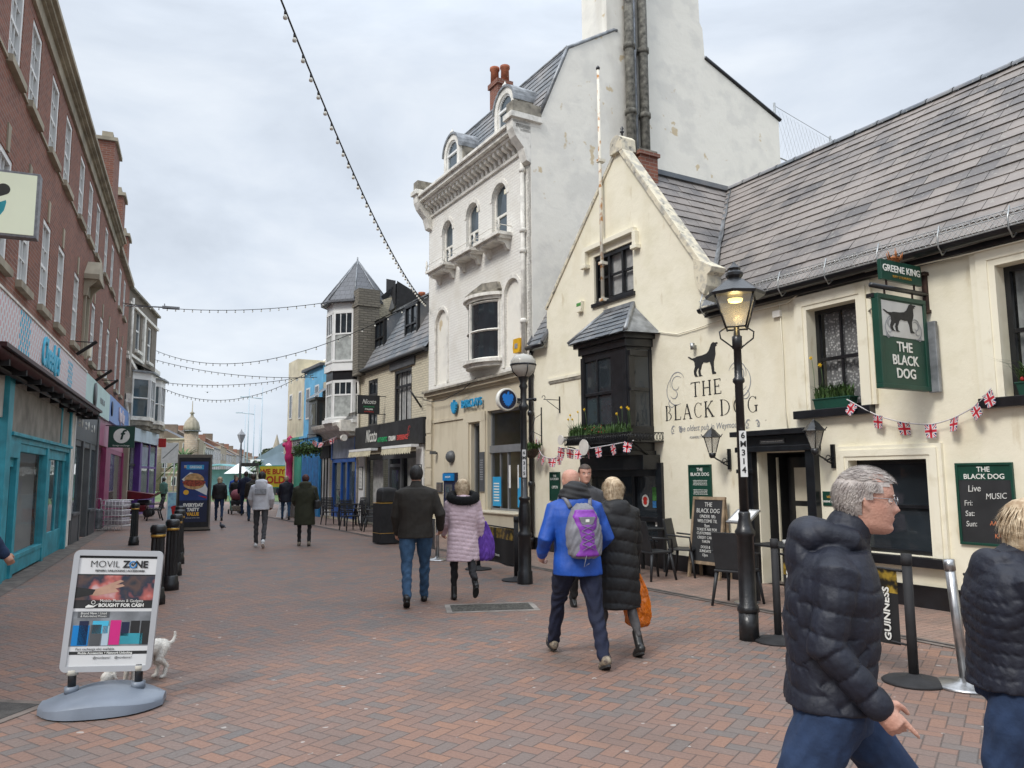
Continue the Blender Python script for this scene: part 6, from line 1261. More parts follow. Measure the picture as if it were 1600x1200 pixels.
b = MB(); b.tube([(0, .25, .7), (0, .30, .7)], .02, m_iron, 5); b.tube([(0, .25, .1), (0, .30, .1)], .02, m_iron, 5); b.build('bracket', t)
for i, (s, z, lab) in enumerate(((6.9, 4.75, 'empty black sign bracket above the dotted fascia'), (10.9, 4.55, 'angled black sign bracket above the mint fascia, nearer the dotted shop'), (13.0, 4.5, 'angled black sign bracket above the mint fascia, by the blue shop'))):
    t = litem('sign_bracket', lab, 'bracket', (s-.4, 0, z), group='black sign brackets on the terrace'); b = MB(); b.tube([(0, -.05, -.05), (0, -.48, .30)], .045, m_iron, 6, smooth=False); b.tube([(0, 0, .28), (0, -.48, .28)], .014, m_iron, 5); b.build('arm', t)
t = litem('alarm_box', 'cream alarm box on the brick wall above the mint shop sign', 'alarm box', (8.6, 0, 4.95)); b = MB(); b.box(-.18, .18, -.12, 0, 0, .34, m_cream2); b.build('housing', t, bevel=.02)
t = litem('projecting_sign', 'small dark green hanging sign with a white circle outside the pink shop', 'sign', (14.2, -.02, 2.68)); b = MB(); b.box(-.03, .03, -.92, -.12, 0, .72, m_green); sb_ = b.build('sign_board', t)
b = MB(); cap(b, -.033, -.52, .40, .25, 0, 360, m_lwhite, 24); b.build('disc', sb_)
m_darkg = mat('very_dark_green', (.004, .03, .02), .5, .1, 3, 0)
text_mesh('f', .46, m_darkg, Matrix.Translation((-.036, -.52, .42)) @ Matrix.Rotation(R(-90), 4, 'Z') @ Matrix.Rotation(R(90), 4, 'X'), parent=sb_, shear=.2, weight=.012)
text_mesh('foreign exchange', .075, m_lwhite, Matrix.Translation((-.036, -.52, .07)) @ Matrix.Rotation(R(-90), 4, 'Z') @ Matrix.Rotation(R(90), 4, 'X'), parent=sb_)
b = MB(); b.tube([(0, 0, .74), (0, -.94, .74)], .015, m_iron, 5); b.build('bracket', t)
t = litem('street_light', 'slim grey street light arm reaching out from the brick terrace', 'street light', (19.0, 0, 8.55)); b = MB(); b.tube([(0, 0, 0), (0, -1.4, .05), (0, -1.6, .05)], .03, m_swirl, 6); b.build('arm', t); b = MB(); b.xy([(-.09, -2.05), (.09, -2.05), (.12, -1.4), (-.12, -1.4)], 0, .09, m_swirl); b.box(-.02, .02, -1.5, -1.46, .09, .2, m_swirl); b.build('lamp_head', t)

# ------------------------------------------------------------------ GREY-BROWN BAY BUILDING
L2 = Fr(L.w(22).to_tuple()[:2], math.atan2(.966, -.26))
bb_ = thing('bay_window_house', 'grey brown brick house with two white bay windows over a purple shop', 'building', L2, (-.4, 0, 0), absf=True)
b = MB(); b.wall(rect(-.4, 6.3, 3.8, 9.95), [rect(1.35, 2.35, 7.45, 9.3), rect(4.1, 5.05, 7.3, 9.05)], m_brownbrick, rev=.2); b.face([(6.3, 0, 0), (6.3, 6, 0), (6.3, 6, 9.95), (6.3, 0, 9.95)], m_brownbrick); b.face([(-.4, 0, 3.8), (-.4, 0, 9.95), (-.4, 5, 9.95), (-.4, 5, 3.8)], m_brownbrick); b.build('wall', bb_)
b = MB(); b.box(-.4, 6.35, -.10, 0, 9.2, 9.32, m_trimw); b.box(-.4, 6.35, -.16, .1, 9.88, 9.98, m_stone_d); b.box(2.75, 3.1, -.1, 0, 7.1, 9.2, m_trimw); b.box(-.4, 3.1, -.08, 0, 7.0, 7.12, m_trimw)
b.xz([(-.4, 6.95), (-.25, 6.95), (2.9, 6.3), (2.9, 6.15), (-.4, 6.8)], -.12, 0, m_trimw)
b.build('cornice', bb_)
for (x0, x1, z0, z1) in ((1.35, 2.35, 7.45, 9.3), (4.1, 5.05, 7.3, 9.05)):
    w_ = sash(bb_, x0, x1, z0, z1, .06, m_white, 1, 1, m_glassb, fw=.09); sill(w_, x0-.1, x1+.1, z0-.14, z0-.002, -.14, .06, m_trimw)
for c in (2.35, 5.0):
    pts = [(c-1.15, 0), (c-.55, -.62), (c+.55, -.62), (c+1.15, 0)]
    def ring2(b, z0, z1, e, m): b.xy([(c-1.15-e, 0), (c-.55-e*.6, -.62-e), (c+.55+e*.6, -.62-e), (c+1.15+e, 0)], z0, z1, m)
    b = MB(); ring2(b, 4.25, 4.42, .06, m_trimw); ring2(b, 6.1, 6.42, .03, m_white); ring2(b, 6.42, 6.50, .18, m_lead); ring2(b, 4.02, 4.25, .0, m_stone_d); ring2(b, 3.85, 4.02, -.1, m_stone_d)
    b.face([(c-1.3, 0, 6.85), (c-.6, -.75, 6.5), (c+.6, -.75, 6.5), (c+1.3, 0, 6.85)][::-1], m_lead)
    for i in range(4): p = pts[i]; b.box(p[0]-.06, p[0]+.06, p[1]-.05, p[1]+.07, 4.42, 6.1, m_white)
    for i in range(3):
        p, q = pts[i], pts[i+1]
        for z in (5.25,): b.tube([(p[0], p[1], z), (q[0], q[1], z)], .035, m_white, 4, smooth=False)
        mx_ = ((p[0]+q[0])/2, (p[1]+q[1])/2)
        if i == 1: b.box(mx_[0]-.03, mx_[0]+.03, mx_[1]-.03, mx_[1]+.03, 4.42, 6.1, m_white)
    bw_ = b.build('bay_window', bb_)
    b = MB()
    for i in range(3): p, q = pts[i], pts[i+1]; b.face([(p[0], p[1]+.02, 4.42), (q[0], q[1]+.02, 4.42), (q[0], q[1]+.02, 6.1), (p[0], p[1]+.02, 6.1)], m_glassb)
    b.build('pane', bw_)
m_purp = mat('purple_paint', (.10, .03, .22), .5, .15, 3, .05); m_pbs = mat('pale_blue_fascia', (.45, .55, .62), .5, .1, 2, 0)
b = MB(); b.box(-.2, 6.3, -.35, 0, 3.28, 3.85, m_pbs); b.box(-.4, -.2, -.3, 0, 0, 3.85, m_stone); b.build('pale_fascia', bb_)
b = MB(); b.box(-.2, 6.3, .0, .05, 0, 3.3, m_blackm); b.box(-.2, .05, -.08, 0, 0, 3.28, m_blackm); b.box(2.1, 2.5, -.3, 0, 0, 3.28, m_purp); b.box(2.5, 6.2, -.28, 0, 0, .7, m_purp); b.box(4.2, 4.4, -.3, 0, 0, 3.28, m_purp); b.box(6.0, 6.2, -.3, 0, 0, 3.28, m_purp); b.box(2.5, 6.2, -.29, 0, 2.1, 2.2, m_purp); b.box(-.2, 2.1, -.1, 0, 2.2, 2.3, m_blackm); b.box(1.0, 1.1, -.1, 0, 0, 3.2, m_blackm)
pp = b.build('purple_shopfront', bb_); b = MB(); b.box(2.5, 6.0, -.26, -.24, .7, 3.2, m_refl); b.box(.05, 2.1, -.04, -.03, .4, 3.2, m_refl); b.build('pane', pp)
b = MB(); b.box(2.7, 4.1, -.262, -.2605, 2.3, 3.1, m_signg); b.build('window_poster', pp)
t = thing('cream_gable', 'pale corner building just past the bay window house', 'building', L2, (6.4, .5, 0)); b = MB(); b.box(0, 4, 0, 6, 0, 7.4, m_yell); b.box(-.05, 4.05, -.05, 6, 7.4, 7.6, m_trimw); b.build('wall', t)
b = MB(); b.box(.5, 1.3, -.012, 0, 4.4, 6.0, m_glassb); b.build('window', t); b = MB(); b.box(2.4, 3.2, -.012, 0, 4.4, 6.0, m_glassb); b.build('window', t)
t = thing('red_sign', 'small red projecting sign beyond the purple shop', 'sign', L2, (6.2, -.35, 3.0)); b = MB(); b.box(-.04, .04, -.35, 0, .2, .65, m_redf); b.build('sign_board', t)
# ------------------------------------------------------------------ STREET LAMPS
def post(b, prof, n=12): b.lathe(prof, (0, 0, 0), m_iron, n)
m_glow = mat('lamp_glow', (1, .8, .4), .5, 0, 1, 0, emis=(1, .72, .25, 2.2))
m_tag = mat('white_tag', (.7, .7, .68), .5, .05, 5, 0)
t = thing('street_lamp', 'street lamp with a lit four sided lantern in front of the pub door', 'street lamp', W, (2.36, 7.95, 0))
b = MB(); post(b, [(.102, 0), (.10, .27)], 8); post(b, [(.10, .27), (.112, .29), (.105, .33), (.088, .35), (.086, 1.02), (.10, 1.03), (.105, 1.07), (.085, 1.10), (.06, 1.20), (.062, 1.25), (.05, 1.27)]); post(b, [(.048, 1.27), (.043, 2.58), (.062, 2.6), (.062, 2.63), (.043, 2.65), (.04, 2.95), (.052, 2.95), (.052, 3.08), (.035, 3.09), (.028, 3.18)])
for s_ in (1, -1): b.tube([(s_*.03, 0, 2.95), (s_*.09, 0, 3.0), (s_*.17, 0, 3.06), (s_*.18, 0, 3.13), (s_*.12, 0, 3.17)], .009, m_iron, 5)
b.build('post', t)
b = MB()
for k in range(4): a = R(45+90*k-20); c_, s_ = math.cos(a), math.sin(a); b.tube([(.14*c_, .14*s_, 3.16), (.27*c_, .27*s_, 3.50)], .010, m_iron, 5); b.tube([(.14*c_, .14*s_, 3.17), (.14*math.cos(a+R(90)), .14*math.sin(a+R(90)), 3.17)], .010, m_iron, 5)
b.lathe([(.30, 3.50), (.31, 3.53), (.24, 3.58), (.13, 3.66), (.07, 3.70), (.09, 3.73), (.09, 3.76), (.06, 3.79), (.07, 3.81), (.03, 3.85), (.0, 3.89)], (0, 0, 0), m_iron, 8, R(25), R(385), False); b.face([(.3*math.cos(R(25+45*k)), .3*math.sin(R(25+45*k)), 3.502) for k in range(8)], m_swirl); b.build('lantern', t)
b = MB()
for k in range(4): a, d = R(25+90*k), R(115+90*k); b.face([(.137*math.cos(a), .137*math.sin(a), 3.17), (.137*math.cos(d), .137*math.sin(d), 3.17), (.265*math.cos(d), .265*math.sin(d), 3.49), (.265*math.cos(a), .265*math.sin(a), 3.49)], m_lampglass)
b.build('glass', t); b = MB(); b.lathe([(.0, 3.44), (.07, 3.45), (.08, 3.48), (.0, 3.49)], (0, 0, 0), m_glow, 12); b.build('bulb', t)
b = MB(); b.box(-.035, .035, -.062, -.05, 1.62, 2.09, m_tag); tg = b.build('number_tag', t)
for k, c_ in enumerate('6M314'): text_mesh(c_, .085, m_ink, MF(0, -.0635, 2.04-k*.088), parent=tg, weight=.002)
ld = bpy.data.lights.new('lamp_bulb_light', 'POINT'); ld.energy = 2; ld.color = (1, .75, .35); ld.shadow_soft_size = .05; lo_ = bpy.data.objects.new('lamp_bulb_light', ld); COL.objects.link(lo_); lo_.parent = t; lo_.location = (0, 0, 3.40)
m_globe = lampglass(); m_globe.name = 'cloudy_globe_glass'; m_globe.node_tree.nodes['Mix Shader'].inputs[0].default_value = .2
t = thing('street_lamp', 'black street lamp with a cloudy round globe, in front of the bank', 'street lamp', W, (.18, 12.09, 0))
b = MB(); post(b, [(.12, 0), (.12, .02), (.115, .18), (.10, .2), (.10, .70), (.115, .72), (.115, .76), (.08, .8), (.09, .9), (.10, 1.0), (.08, 1.2), (.07, 1.26), (.09, 1.28), (.09, 1.31), (.055, 1.33), (.048, 2.65), (.08, 2.7), (.08, 2.74), (.05, 2.78), (.05, 3.0), (.07, 3.05), (.05, 3.1), (.09, 3.2), (.1, 3.22)]); b.tube([(-.1, 0, 2.84), (.17, 0, 2.84)], .02, m_iron, 6); b.ball((.18, 0, 2.84), .03, m_iron, 6, 5); b.build('post', t)
b = MB(); b.lathe([(.09, 3.20), (.17, 3.28), (.205, 3.38), (.20, 3.46), (.14, 3.54), (.0, 3.58)], (0, 0, 0), m_globe, 20); b.build('globe', t)
b = MB(); b.lathe([(.208, 3.375), (.212, 3.385), (.212, 3.40), (.206, 3.405)], (0, 0, 0), m_iron, 20)
for k in range(4): a = R(90*k+20); b.tube([(.1*math.cos(a), .1*math.sin(a), 3.2), (.18*math.cos(a), .18*math.sin(a), 3.28), (.212*math.cos(a), .212*math.sin(a), 3.39)], .008, m_iron, 4)
b.build('cage', t)
b = MB(); b.box(-.028, .028, -.062, -.052, 1.62, 2.05, m_tag); tg = b.build('number_tag', t)
for k, c_ in enumerate('6M315'): text_mesh(c_, .07, m_ink, MF(0, -.0635, 2.0-k*.08), parent=tg, weight=.002)
# ------------------------------------------------------------------ MOVING SIGN BOARD
m_spl = mat('grey_blue_plastic', (.19, .22, .265), .42, .12, 3, .1); m_pap = mat('poster_paper', (.66, .66, .65), .35, .05, 2, 0)
def blob(name, cols, scale=3, seed=0.0):
    m = bpy.data.materials.new(name); m.use_nodes = True; q = m.node_tree; p_ = q.nodes['Principled BSDF']; p_.inputs['Roughness'].default_value = .3
    tc = _n(q, 'ShaderNodeTexCoord'); mp = _n(q, 'ShaderNodeMapping'); mp.inputs['Location'].default_value = (seed, seed, seed); n = _n(q, 'ShaderNodeTexNoise'); n.inputs['Scale'].default_value = scale; n.inputs['Detail'].default_value = 3
    r = _n(q, 'ShaderNodeValToRGB'); e = r.color_ramp.elements; e[0].position = .3; e[1].position = .7; e[0].color = cols[0]+(1,); e[1].color = cols[-1]+(1,)
    for i, c in enumerate(cols[1:-1]): x = e.new(.3+.4*(i+1)/(len(cols)-1)); x.color = c+(1,)
    q.links.new(tc.outputs['Object'], mp.inputs[0]); q.links.new(mp.outputs[0], n.inputs[0]); q.links.new(n.outputs[0], r.inputs[0]); q.links.new(r.outputs[0], p_.inputs[0]); return m
t = thing('sign_board', 'silver framed pavement sign board on a grey water filled base, advertising phones', 'sign board', W, (-2.98, 5.82, 0), R(17)); t.scale = (.88, .88, .89)
b = MB(); n = 16; vs = []
for i in range(n+1):
    f = i/n; x = -.46+.92*f; w_ = .34*(1-(2*f-1)**4*.55); h_ = .07+.09*math.sin(math.pi*f)**1.2; cv = -.10*math.sin(math.pi*f)+.05
    for j in range(13): a = math.pi*j/12; y = math.cos(a)*w_; vs.append((x, -y+cv*(1 if y > 0 else -1)*.8, .012+h_*(max(math.sin(a), 0)**.45)))
b.add(vs, [(i*13+j, (i+1)*13+j, (i+1)*13+j+1, i*13+j+1) for i in range(n) for j in range(12)]+[tuple(range(13)), tuple(n*13+j for j in range(13))[::-1]], m_spl, True)
b.lathe([(.0, .165), (.05, .168), (.05, .155)], (-.02, -.02, 0), m_steel, 12); b.build('base', t, bevel=.006)
for x in (-.25, .25): b = MB(); b.tube([(x, .02, .13), (x, .02, .18)], .055, m_spl, 12); b.tube([(x, .02, .16), (x, .02, .32)], .032, m_black, 12); b.tube([(x, .02, .27), (x, .02, .31)], .045, m_ivory, 10); b.build('spring_leg', t)
TM = Matrix.Translation((0, .02, .28)) @ Matrix.Rotation(R(-4), 4, 'X') @ Matrix.Rotation(R(3), 4, 'Y')
def rr(w, h, r, n=5):
    return [(sx*(w-r)+r*math.cos(a), cz+sz*(h-r)+r*math.sin(a)) for (sx, sz, a0, cz) in ((1, 1, 0, h), (-1, 1, 90, h), (-1, -1, 180, h), (1, -1, 270, h)) for a in [R(a0+90*i/n) for i in range(n+1)]]
W2, H2 = .345, .485; m_silv = mat('satin_silver', (.50, .51, .52), .35, .04, 3, 0, metal=.4)
b = MB(); b.M = TM; b.wall(rr(W2, H2, .05), [rect(-W2+.045, W2-.045, .045, 2*H2-.045)], m_silv, rev=.012, y=-.035); b.xz(rr(W2, H2, .05), -.033+.012, .03, m_silv); b.build('frame', t)
pb = MB(); pb.M = TM; a = W2-.045; pb.face([(-a, -.024, .045), (a, -.024, .045), (a, -.024, 2*H2-.045), (-a, -.024, 2*H2-.045)], m_pap)
def pr_(x0, x1, z0, z1, m, k=1): pb.face([(x0, -.024-.0012*k, z0), (x1, -.024-.0012*k, z0), (x1, -.024-.0012*k, z1), (x0, -.024-.0012*k, z1)], m)
m_bok = blob('blurred_street_photo', [(.02, .03, .04), (.10, .06, .05), (.02, .03, .05), (.45, .12, .10), (.55, .40, .40)], 5, 1.3); m_skinp = mat('printed_skin', (.50, .30, .21), .4, .15, 12, 0); m_mag = mat('printed_magenta', (.60, .02, .20), .35, .05, 3, 0)
pr_(-a, a, .905, .925, m_ink); pr_(-a, a, .50, .775, m_ink); pr_(-a, a, .565, .765, m_bok, 2); pr_(-a, a, .20, .475, m_lead, 1); pr_(-a+.01, a, .135, .160, m_ink)
pr_(-.26, -.02, .425, .475, m_grey, 2)
for x0, x1, z0, z1, m_ in ((-.285, -.16, .205, .365, m_bblue), (-.24, -.17, .21, .40, m_navy), (-.15, -.07, .205, .37, m_grey), (-.14, -.02, .30, .40, m_lblue), (-.06, -.01, .205, .36, m_pbs), (-.005, .075, .21, .405, m_mag), (.08, .14, .28, .39, m_navy), (.08, .25, .215, .30, m_teal), (.15, .22, .30, .40, m_ink), (.23, .30, .21, .40, m_ink)): pr_(x0, x1, z0, z1, m_, 3)
pb.face([(-.3, -.0275, .62), (-.13, -.0275, .66), (-.04, -.0275, .70), (.03, -.0275, .73), (.06, -.0275, .72), (.0, -.0275, .69), (.05, -.0275, .695), (.07, -.0275, .68), (.0, -.0275, .66), (.03, -.0275, .635), (-.02, -.0275, .625), (-.1, -.0275, .61), (-.14, -.0275, .60)], m_skinp)
pb.face([(-.3, -.028, .58), (-.17, -.028, .61), (-.15, -.028, .65), (-.3, -.028, .67)], m_ink); pb.build('poster', t)
TT = lambda x, z: TM @ MF(x, -.029, z)
for s_, q_, x, z, m_, w_ in (('MOVIL', .078, -.10, .855, m_ink, -.001), ('Z  NE', .078, .135, .855, m_ink, .003), ('REPAIRS | UNLOCKING | ACCESSORIES', .022, .02, .803, m_ink, .0006), ('Mobile Phones & Gadgets', .032, .06, .560, m_lwhite, .0), ('BOUGHT FOR CASH', .038, .06, .524, m_lwhite, .0015), ('Brand New / Used', .026, -.14, .460, m_lwhite, 0), ('& Refurbished Phones', .022, -.14, .437, m_lwhite, 0), ('Part exchange also available', .026, -.10, .178, m_ink, 0), ('Mobile Accessories + Network Unlocking', .024, -.02, .147, m_lwhite, .0006), ('@movilzone1    @movilzone1', .024, .04, .110, m_ink, 0)): text_mesh(s_, q_, m_, TT(x, z), parent=t, weight=w_, depth=.0005)
b = MB(); b.M = TM; b.arch(.115, .855, .030, .021, -.031, -.028, m_bblue, 0, 360, 20); b.xz([(.10, .857), (.108, .866), (.115, .856), (.135, .882), (.142, .874), (.116, .840)], -.034, -.031, m_ink); b.build('tick_emblem', t)
b = MB(); b.M = TM; b.arch(-.155, .548, .016, .012, -.031, -.028, m_lwhite, 0, 360, 12); b.xz([(-.21, .515), (-.19, .53), (-.15, .52), (-.11, .54), (-.15, .508), (-.21, .505)], -.031, -.028, m_lwhite); b.build('hand_coin_emblem', t)
# ------------------------------------------------------------------ ADVERT PANEL
t = thing('advert_panel', 'tall bronze framed advert panel showing a bacon roll on blue', 'advert panel', W, (-10.02, 24.4, 0), R(19))
b = MB(); m_brz = mat('bronze_metal', (.17, .15, .125), .45, .15, 3, .05, metal=.3); b.box(-.50, .50, -.10, .22, .04, 2.38, m_brz); b.box(-.46, .46, -.115, -.10, .12, 2.28, m_blackm); b.box(-.42, .52, -.08, .2, 0, .05, m_blackm); b.build('cabinet', t, bevel=.01)
m_pblue = blob('printed_blue', [(.005, .015, .09), (.01, .05, .24)], 2.0, 3); m_bun = mat('printed_bun', (.62, .36, .15), .4, .3, 12, 0); m_bac = mat('printed_bacon', (.42, .07, .03), .4, .5, 22, 0); m_oran = mat('printed_orange', (.75, .40, .03), .4, .05, 3, 0)
b = MB(); b.box(-.40, .40, -.118, -.115, .28, 2.16, m_navy); b.box(-.40, .40, -.1192, -.118, .95, 2.15, m_pblue); po = b.build('poster', t)
def el(b, cx, cz, rx, rz, y, m, a0=0, a1=360, n=26, wob=0): b.face([(cx+rx*math.cos(R(a0+(a1-a0)*i/n))*(1+wob*math.sin(i*2.3)), y, cz+rz*math.sin(R(a0+(a1-a0)*i/n))*(1+wob*math.sin(i*3.1))) for i in range(n)], m)
b = MB(); b.face([(-.36, -.121, 1.60), (-.12, -.121, 1.82), (.2, -.121, 1.72), (.40, -.121, 1.30), (.38, -.121, 1.10), (.0, -.121, 1.30)], m_pap); el(b, .0, 1.44, .30, .15, -.123, m_bun); el(b, 0, 1.50, .33, .12, -.125, m_bac, 0, 360, 30, .06); el(b, 0, 1.57, .29, .22, -.127, m_bun, 0, 182, 30); el(b, -.22, 1.20, .08, .075, -.123, m_oran); b.face([(.12, -.124, 1.10), (.38, -.124, 1.00), (.38, -.124, 1.06)], m_redf); b.build('bacon_roll_picture', po)
for s_, q_, z, m_, w_ in (('GREGGS', .11, 1.98, m_lwhite, .003), ('EVERYDAY', .14, .80, m_lwhite, .008), ('TASTY', .14, .66, m_lwhite, .008), ('VALUE', .14, .52, m_oran, .008), ('when you need it most', .05, .41, m_lwhite, 0)): text_mesh(s_, q_, m_, MF(.03 if z > 1.9 else 0, -.121, z), parent=po, weight=w_, depth=.001, xs=.85)
b = MB(); b.box(-.24, .27, -.1205, -.1195, 1.91, 2.05, m_bcyan)
for k in range(4): x = -.30+.045*(k % 2); z = 1.955+.045*(k//2); b.box(x, x+.035, -.1205, -.1195, z, z+.035, m_oran if k == 0 else m_lwhite)
b.build('logo_block', po)
# ------------------------------------------------------------------ BOLLARDS
def bollard(): 
    t = thing('bollard', '', 'bollard', W, (-4.72, 10.4, 0), group='black fluted bollards along the left of the street'); b = MB()
    b.lathe([(.13, 0), (.13, .10), (.115, .13), (.11, .20), (.085, .22)], (0, 0, 0), m_iron, 8); vs = []
    prof = [(.085, .22), (.075, .86)]
    for r_, z_ in prof: vs += [((r_+(.008 if k % 2 else -.004))*math.cos(R(15*k)), (r_+(.008 if k % 2 else -.004))*math.sin(R(15*k)), z_) for k in range(24)]
    b.add(vs, [(k, (k+1) % 24, 24+(k+1) % 24, 24+k) for k in range(24)], m_iron); b.lathe([(.09, .86), (.092, .93)], (0, 0, 0), m_iron, 16); b.build('shaft', t)
    b = MB(); b.lathe([(.098, .93), (.102, .94), (.102, 1.0), (.08, 1.03), (.0, 1.035)], (0, 0, 0), m_iron, 16); b.build('cap', t)
    b = MB(); b.lathe([(.0935, .875), (.0935, .905)], (0, 0, 0), m_gold, 16); b.build('gold_band', t); return t
bo = bollard(); bo['label'] = 'black fluted bollard nearest the camera, behind the phone sign board'
for x, y, lab in ((-5.1, 11.7, 'second bollard of the receding row, counting away from the phone sign board'), (-5.78, 13.4, 'middle bollard of the receding row behind the phone sign board'), (-6.5, 15.2, 'fourth bollard of the receding row behind the phone sign board'), (-7.35, 17.2, 'farthest bollard of the receding row, just before the advert panel'), (-9.41, 19.4, 'lone black bollard standing apart near the shopfronts on the left')): dup(bo, W, (x, y, 0), 0, lab)
# ------------------------------------------------------------------ BIN, CHAIRS, TABLES
t = thing('litter_bin', 'tall black litter bin with domed top in front of the restaurant', 'litter bin', P, (-8.05, -2.25, 0), R(0)); b = MB(); b.box(-.27, .27, -.27, .27, .02, .98, m_blackm); b.box(-.275, .275, -.275, .275, .26, .275, m_gold); b.box(-.275, .275, -.275, .275, .99, 1.005, m_gold); b.build('body', t, bevel=.03)
b = MB(); b.lathe([(.30, 1.0), (.31, 1.04), (.30, 1.30), (.24, 1.36), (.0, 1.39)], (0, 0, 0), m_blackm, 4, R(45), R(405), False); b.v = [(p[0]*1.22, p[1]*1.22, p[2]) if 0 else p for p in b.v]; b.build('hood', t, bevel=.03)
for s_ in (-1, 1):
    b = MB(); b.box(-.15, .15, s_*.228, s_*.215, 1.08, 1.24, m_ink); b.build('slot', t)
b = MB(); b.box(-.278, -.27, -.12, .0, .55, .72, m_lwhite); b.box(-.28, -.278, -.1, -.02, .6, .7, m_redf); b.build('sticker', t)
m_plas = mat('black_plastic_chair', (.022, .024, .027), .5, .15, 8, .15, 60)
def chair(kind, label, fr, loc, rz, group):
    t = thing('cafe_chair', label, 'chair', fr, loc, rz, group=group); w = .22
    b = MB(); b.box(-w, w, -.21, .21, .42, .45, m_plas); b.build('seat', t, bevel=.01)
    b = MB()
    if kind == 'tall': b.yz([(.17, .45), (.20, .45), (.30, .92), (.265, .92)], -w+.02, w-.02, m_plas)
    else:
        for k in range(7): z = .52+k*.055; b.yz([(.19+.012*k, z), (.21+.012*k, z), (.215+.012*k, z+.045), (.195+.012*k, z+.045)], -w+.03, w-.03, m_plas)
        for s_ in (1, -1): b.tube([(s_*(w-.02), .19, .44), (s_*(w-.02), .29, .93)], .016, m_plas, 6)
        b.tube([(-w+.02, .29, .92), (w-.02, .29, .92)], .016, m_plas, 6)
    b.build('backrest', t, bevel=.006)
    for sx in (-1, 1):
        for sy in (-1, 1): b = MB(); b.tube([(sx*(w-.03), sy*.17, .44), (sx*(w+.02), sy*.24, .0)], [.028, .018], m_plas, 6); b.build('leg', t)
        b = MB(); b.tube([(sx*(w+.01), -.19, .44), (sx*(w+.02), -.17, .64), (sx*(w+.02), .20, .67)], .016, m_plas, 6); b.build('armrest', t)
    return t
def table(label, fr, loc, group, s=.35):
    t = thing('cafe_table', label, 'table', fr, loc, group=group); b = MB(); b.box(-s, s, -s, s, .71, .74, m_plas); b.build('table_top', t, bevel=.006)
    for sx in (-1, 1):
        for sy in (-1, 1): b = MB(); b.box(sx*(s-.08), sx*(s-.03), sy*(s-.08), sy*(s-.03), 0, .71, m_plas); b.build('leg', t)
    return t
gp, gr = 'black chairs outside the pub', 'black chairs outside the restaurant'
c1 = chair('tall', 'black high backed chair behind the lit street lamp, back to the camera', P, (3.05, -1.75, 0), R(200), gp)
c2 = dup(c1, P, (.62, -1.05, 0), R(175), 'black high backed chair seen from behind, left of the pub notice'); dup(c1, P, (.55, -.35, 0), R(120), 'black high backed chair pushed against the pub wall under the notice')
tb = table('black table behind the lit street lamp by the pub door', P, (3.25, -1.0, 0), 'black tables outside the pub'); dup(tb, P, (-.25, -.62, 0), 0, 'black table in front of the dark bar window, next to the woman in black')
c3 = chair('low', 'black slatted chair nearest the camera outside the restaurant', P, (-12.3, -1.15, 0), R(170), gr)
for x, y, r_, lab in ((-13.2, -1.5, 100, 'black slatted chair side on, left of the nearest restaurant table'), (-12.9, -.35, -10, 'black slatted chair on the wall side of the nearest restaurant table'), (-16.3, -1.2, 95, 'black slatted chair side on, outside the blue shop end of the restaurant'), (-15.9, -.4, 10, 'black slatted chair on the wall side of the farther restaurant table'), (-14.4, -.4, 0, 'black slatted chair between the two restaurant tables by the wall')): dup(c3, P, (x, y, 0), R(r_), lab)
dup(tb, P, (-12.1, -.6, 0), 0, 'black table nearest the litter bin outside the restaurant')['group'] = 'black tables outside the restaurant'; dup(tb, P, (-15.3, -.8, 0), 0, 'black table farther along outside the restaurant')['group'] = 'black tables outside the restaurant'
t = thing('ashtray', 'small pale ashtray on the table behind the lit street lamp', 'ashtray', P, (3.35, -1.15, .742)); b = MB(); b.lathe([(.0, 0), (.05, .005), (.06, .06), (.045, .06), (.04, .02)], (0, 0, 0), m_signw, 10); b.build('bowl', t)
# A frame chalkboard leaning at the pub wall
t = thing('chalkboard_stand', 'tall wood framed chalkboard of opening notes standing left of the pub door', 'chalkboard', P, (.98, -.35, 0), R(5)); Tc = Matrix.Rotation(R(-9), 4, 'X'); b = MB(); b.M = Tc
m_pine = mat('weathered_pine', (.34, .25, .16), .8, .3, 8, .2)
for x in (-.33, .29): b.box(x, x+.04, -.02, .02, 0, 1.30, m_pine)
b.box(-.29, .29, -.019, .019, .22, .27, m_pine); b.box(-.29, .29, -.019, .019, 1.25, 1.30, m_pine); b.build('frame', t)
b = MB(); b.M = Tc; b.box(-.29, .29, -.01, .01, .27, 1.25, m_chalk); bd_ = b.build('board', t); b = MB(); b.M = Matrix.Translation((0, .30, 0)) @ Matrix.Rotation(R(5), 4, 'X')
for x in (-.33, .29): b.box(x, x+.04, -.02, .02, 0, 1.25, m_pine)
b.build('rear_leg', t)
for s_, q_, z in (('THE\nBLACK DOG', .10, 1.12), ("UNDER 18's\nWELCOME TIL\n9pm", .074, .905), ('TOILETS ARE FOR\nCUSTOMERS only', .062, .74), ('CREDIT CARDS\nTAKEN', .062, .61), ('DOGS &\nSUNDAYS\n12pm', .062, .43)): text_mesh(s_, q_, m_chalkw, Tc @ MF(.0, -.013, z), parent=bd_, name='chalk_writing', xs=.85)
t = thing('menu_stand', 'slanted silver menu lectern beside the pub door', 'menu stand', P, (3.0, -1.55, 0)); b = MB(); b.tube([(0, 0, 0), (0, 0, 1.05)], .02, m_steel, 8); b.lathe([(.16, 0), (.16, .015)], (0, 0, 0), m_steel, 16); b.build('pole', t); b = MB(); b.M = Matrix.Translation((0, 0, 1.1)) @ Matrix.Rotation(R(35), 4, 'X'); b.box(-.19, .19, -.14, .14, -.015, .01, m_steel); b.box(-.16, .16, -.11, .11, .010, .013, m_pap); b.build('menu_case', t)
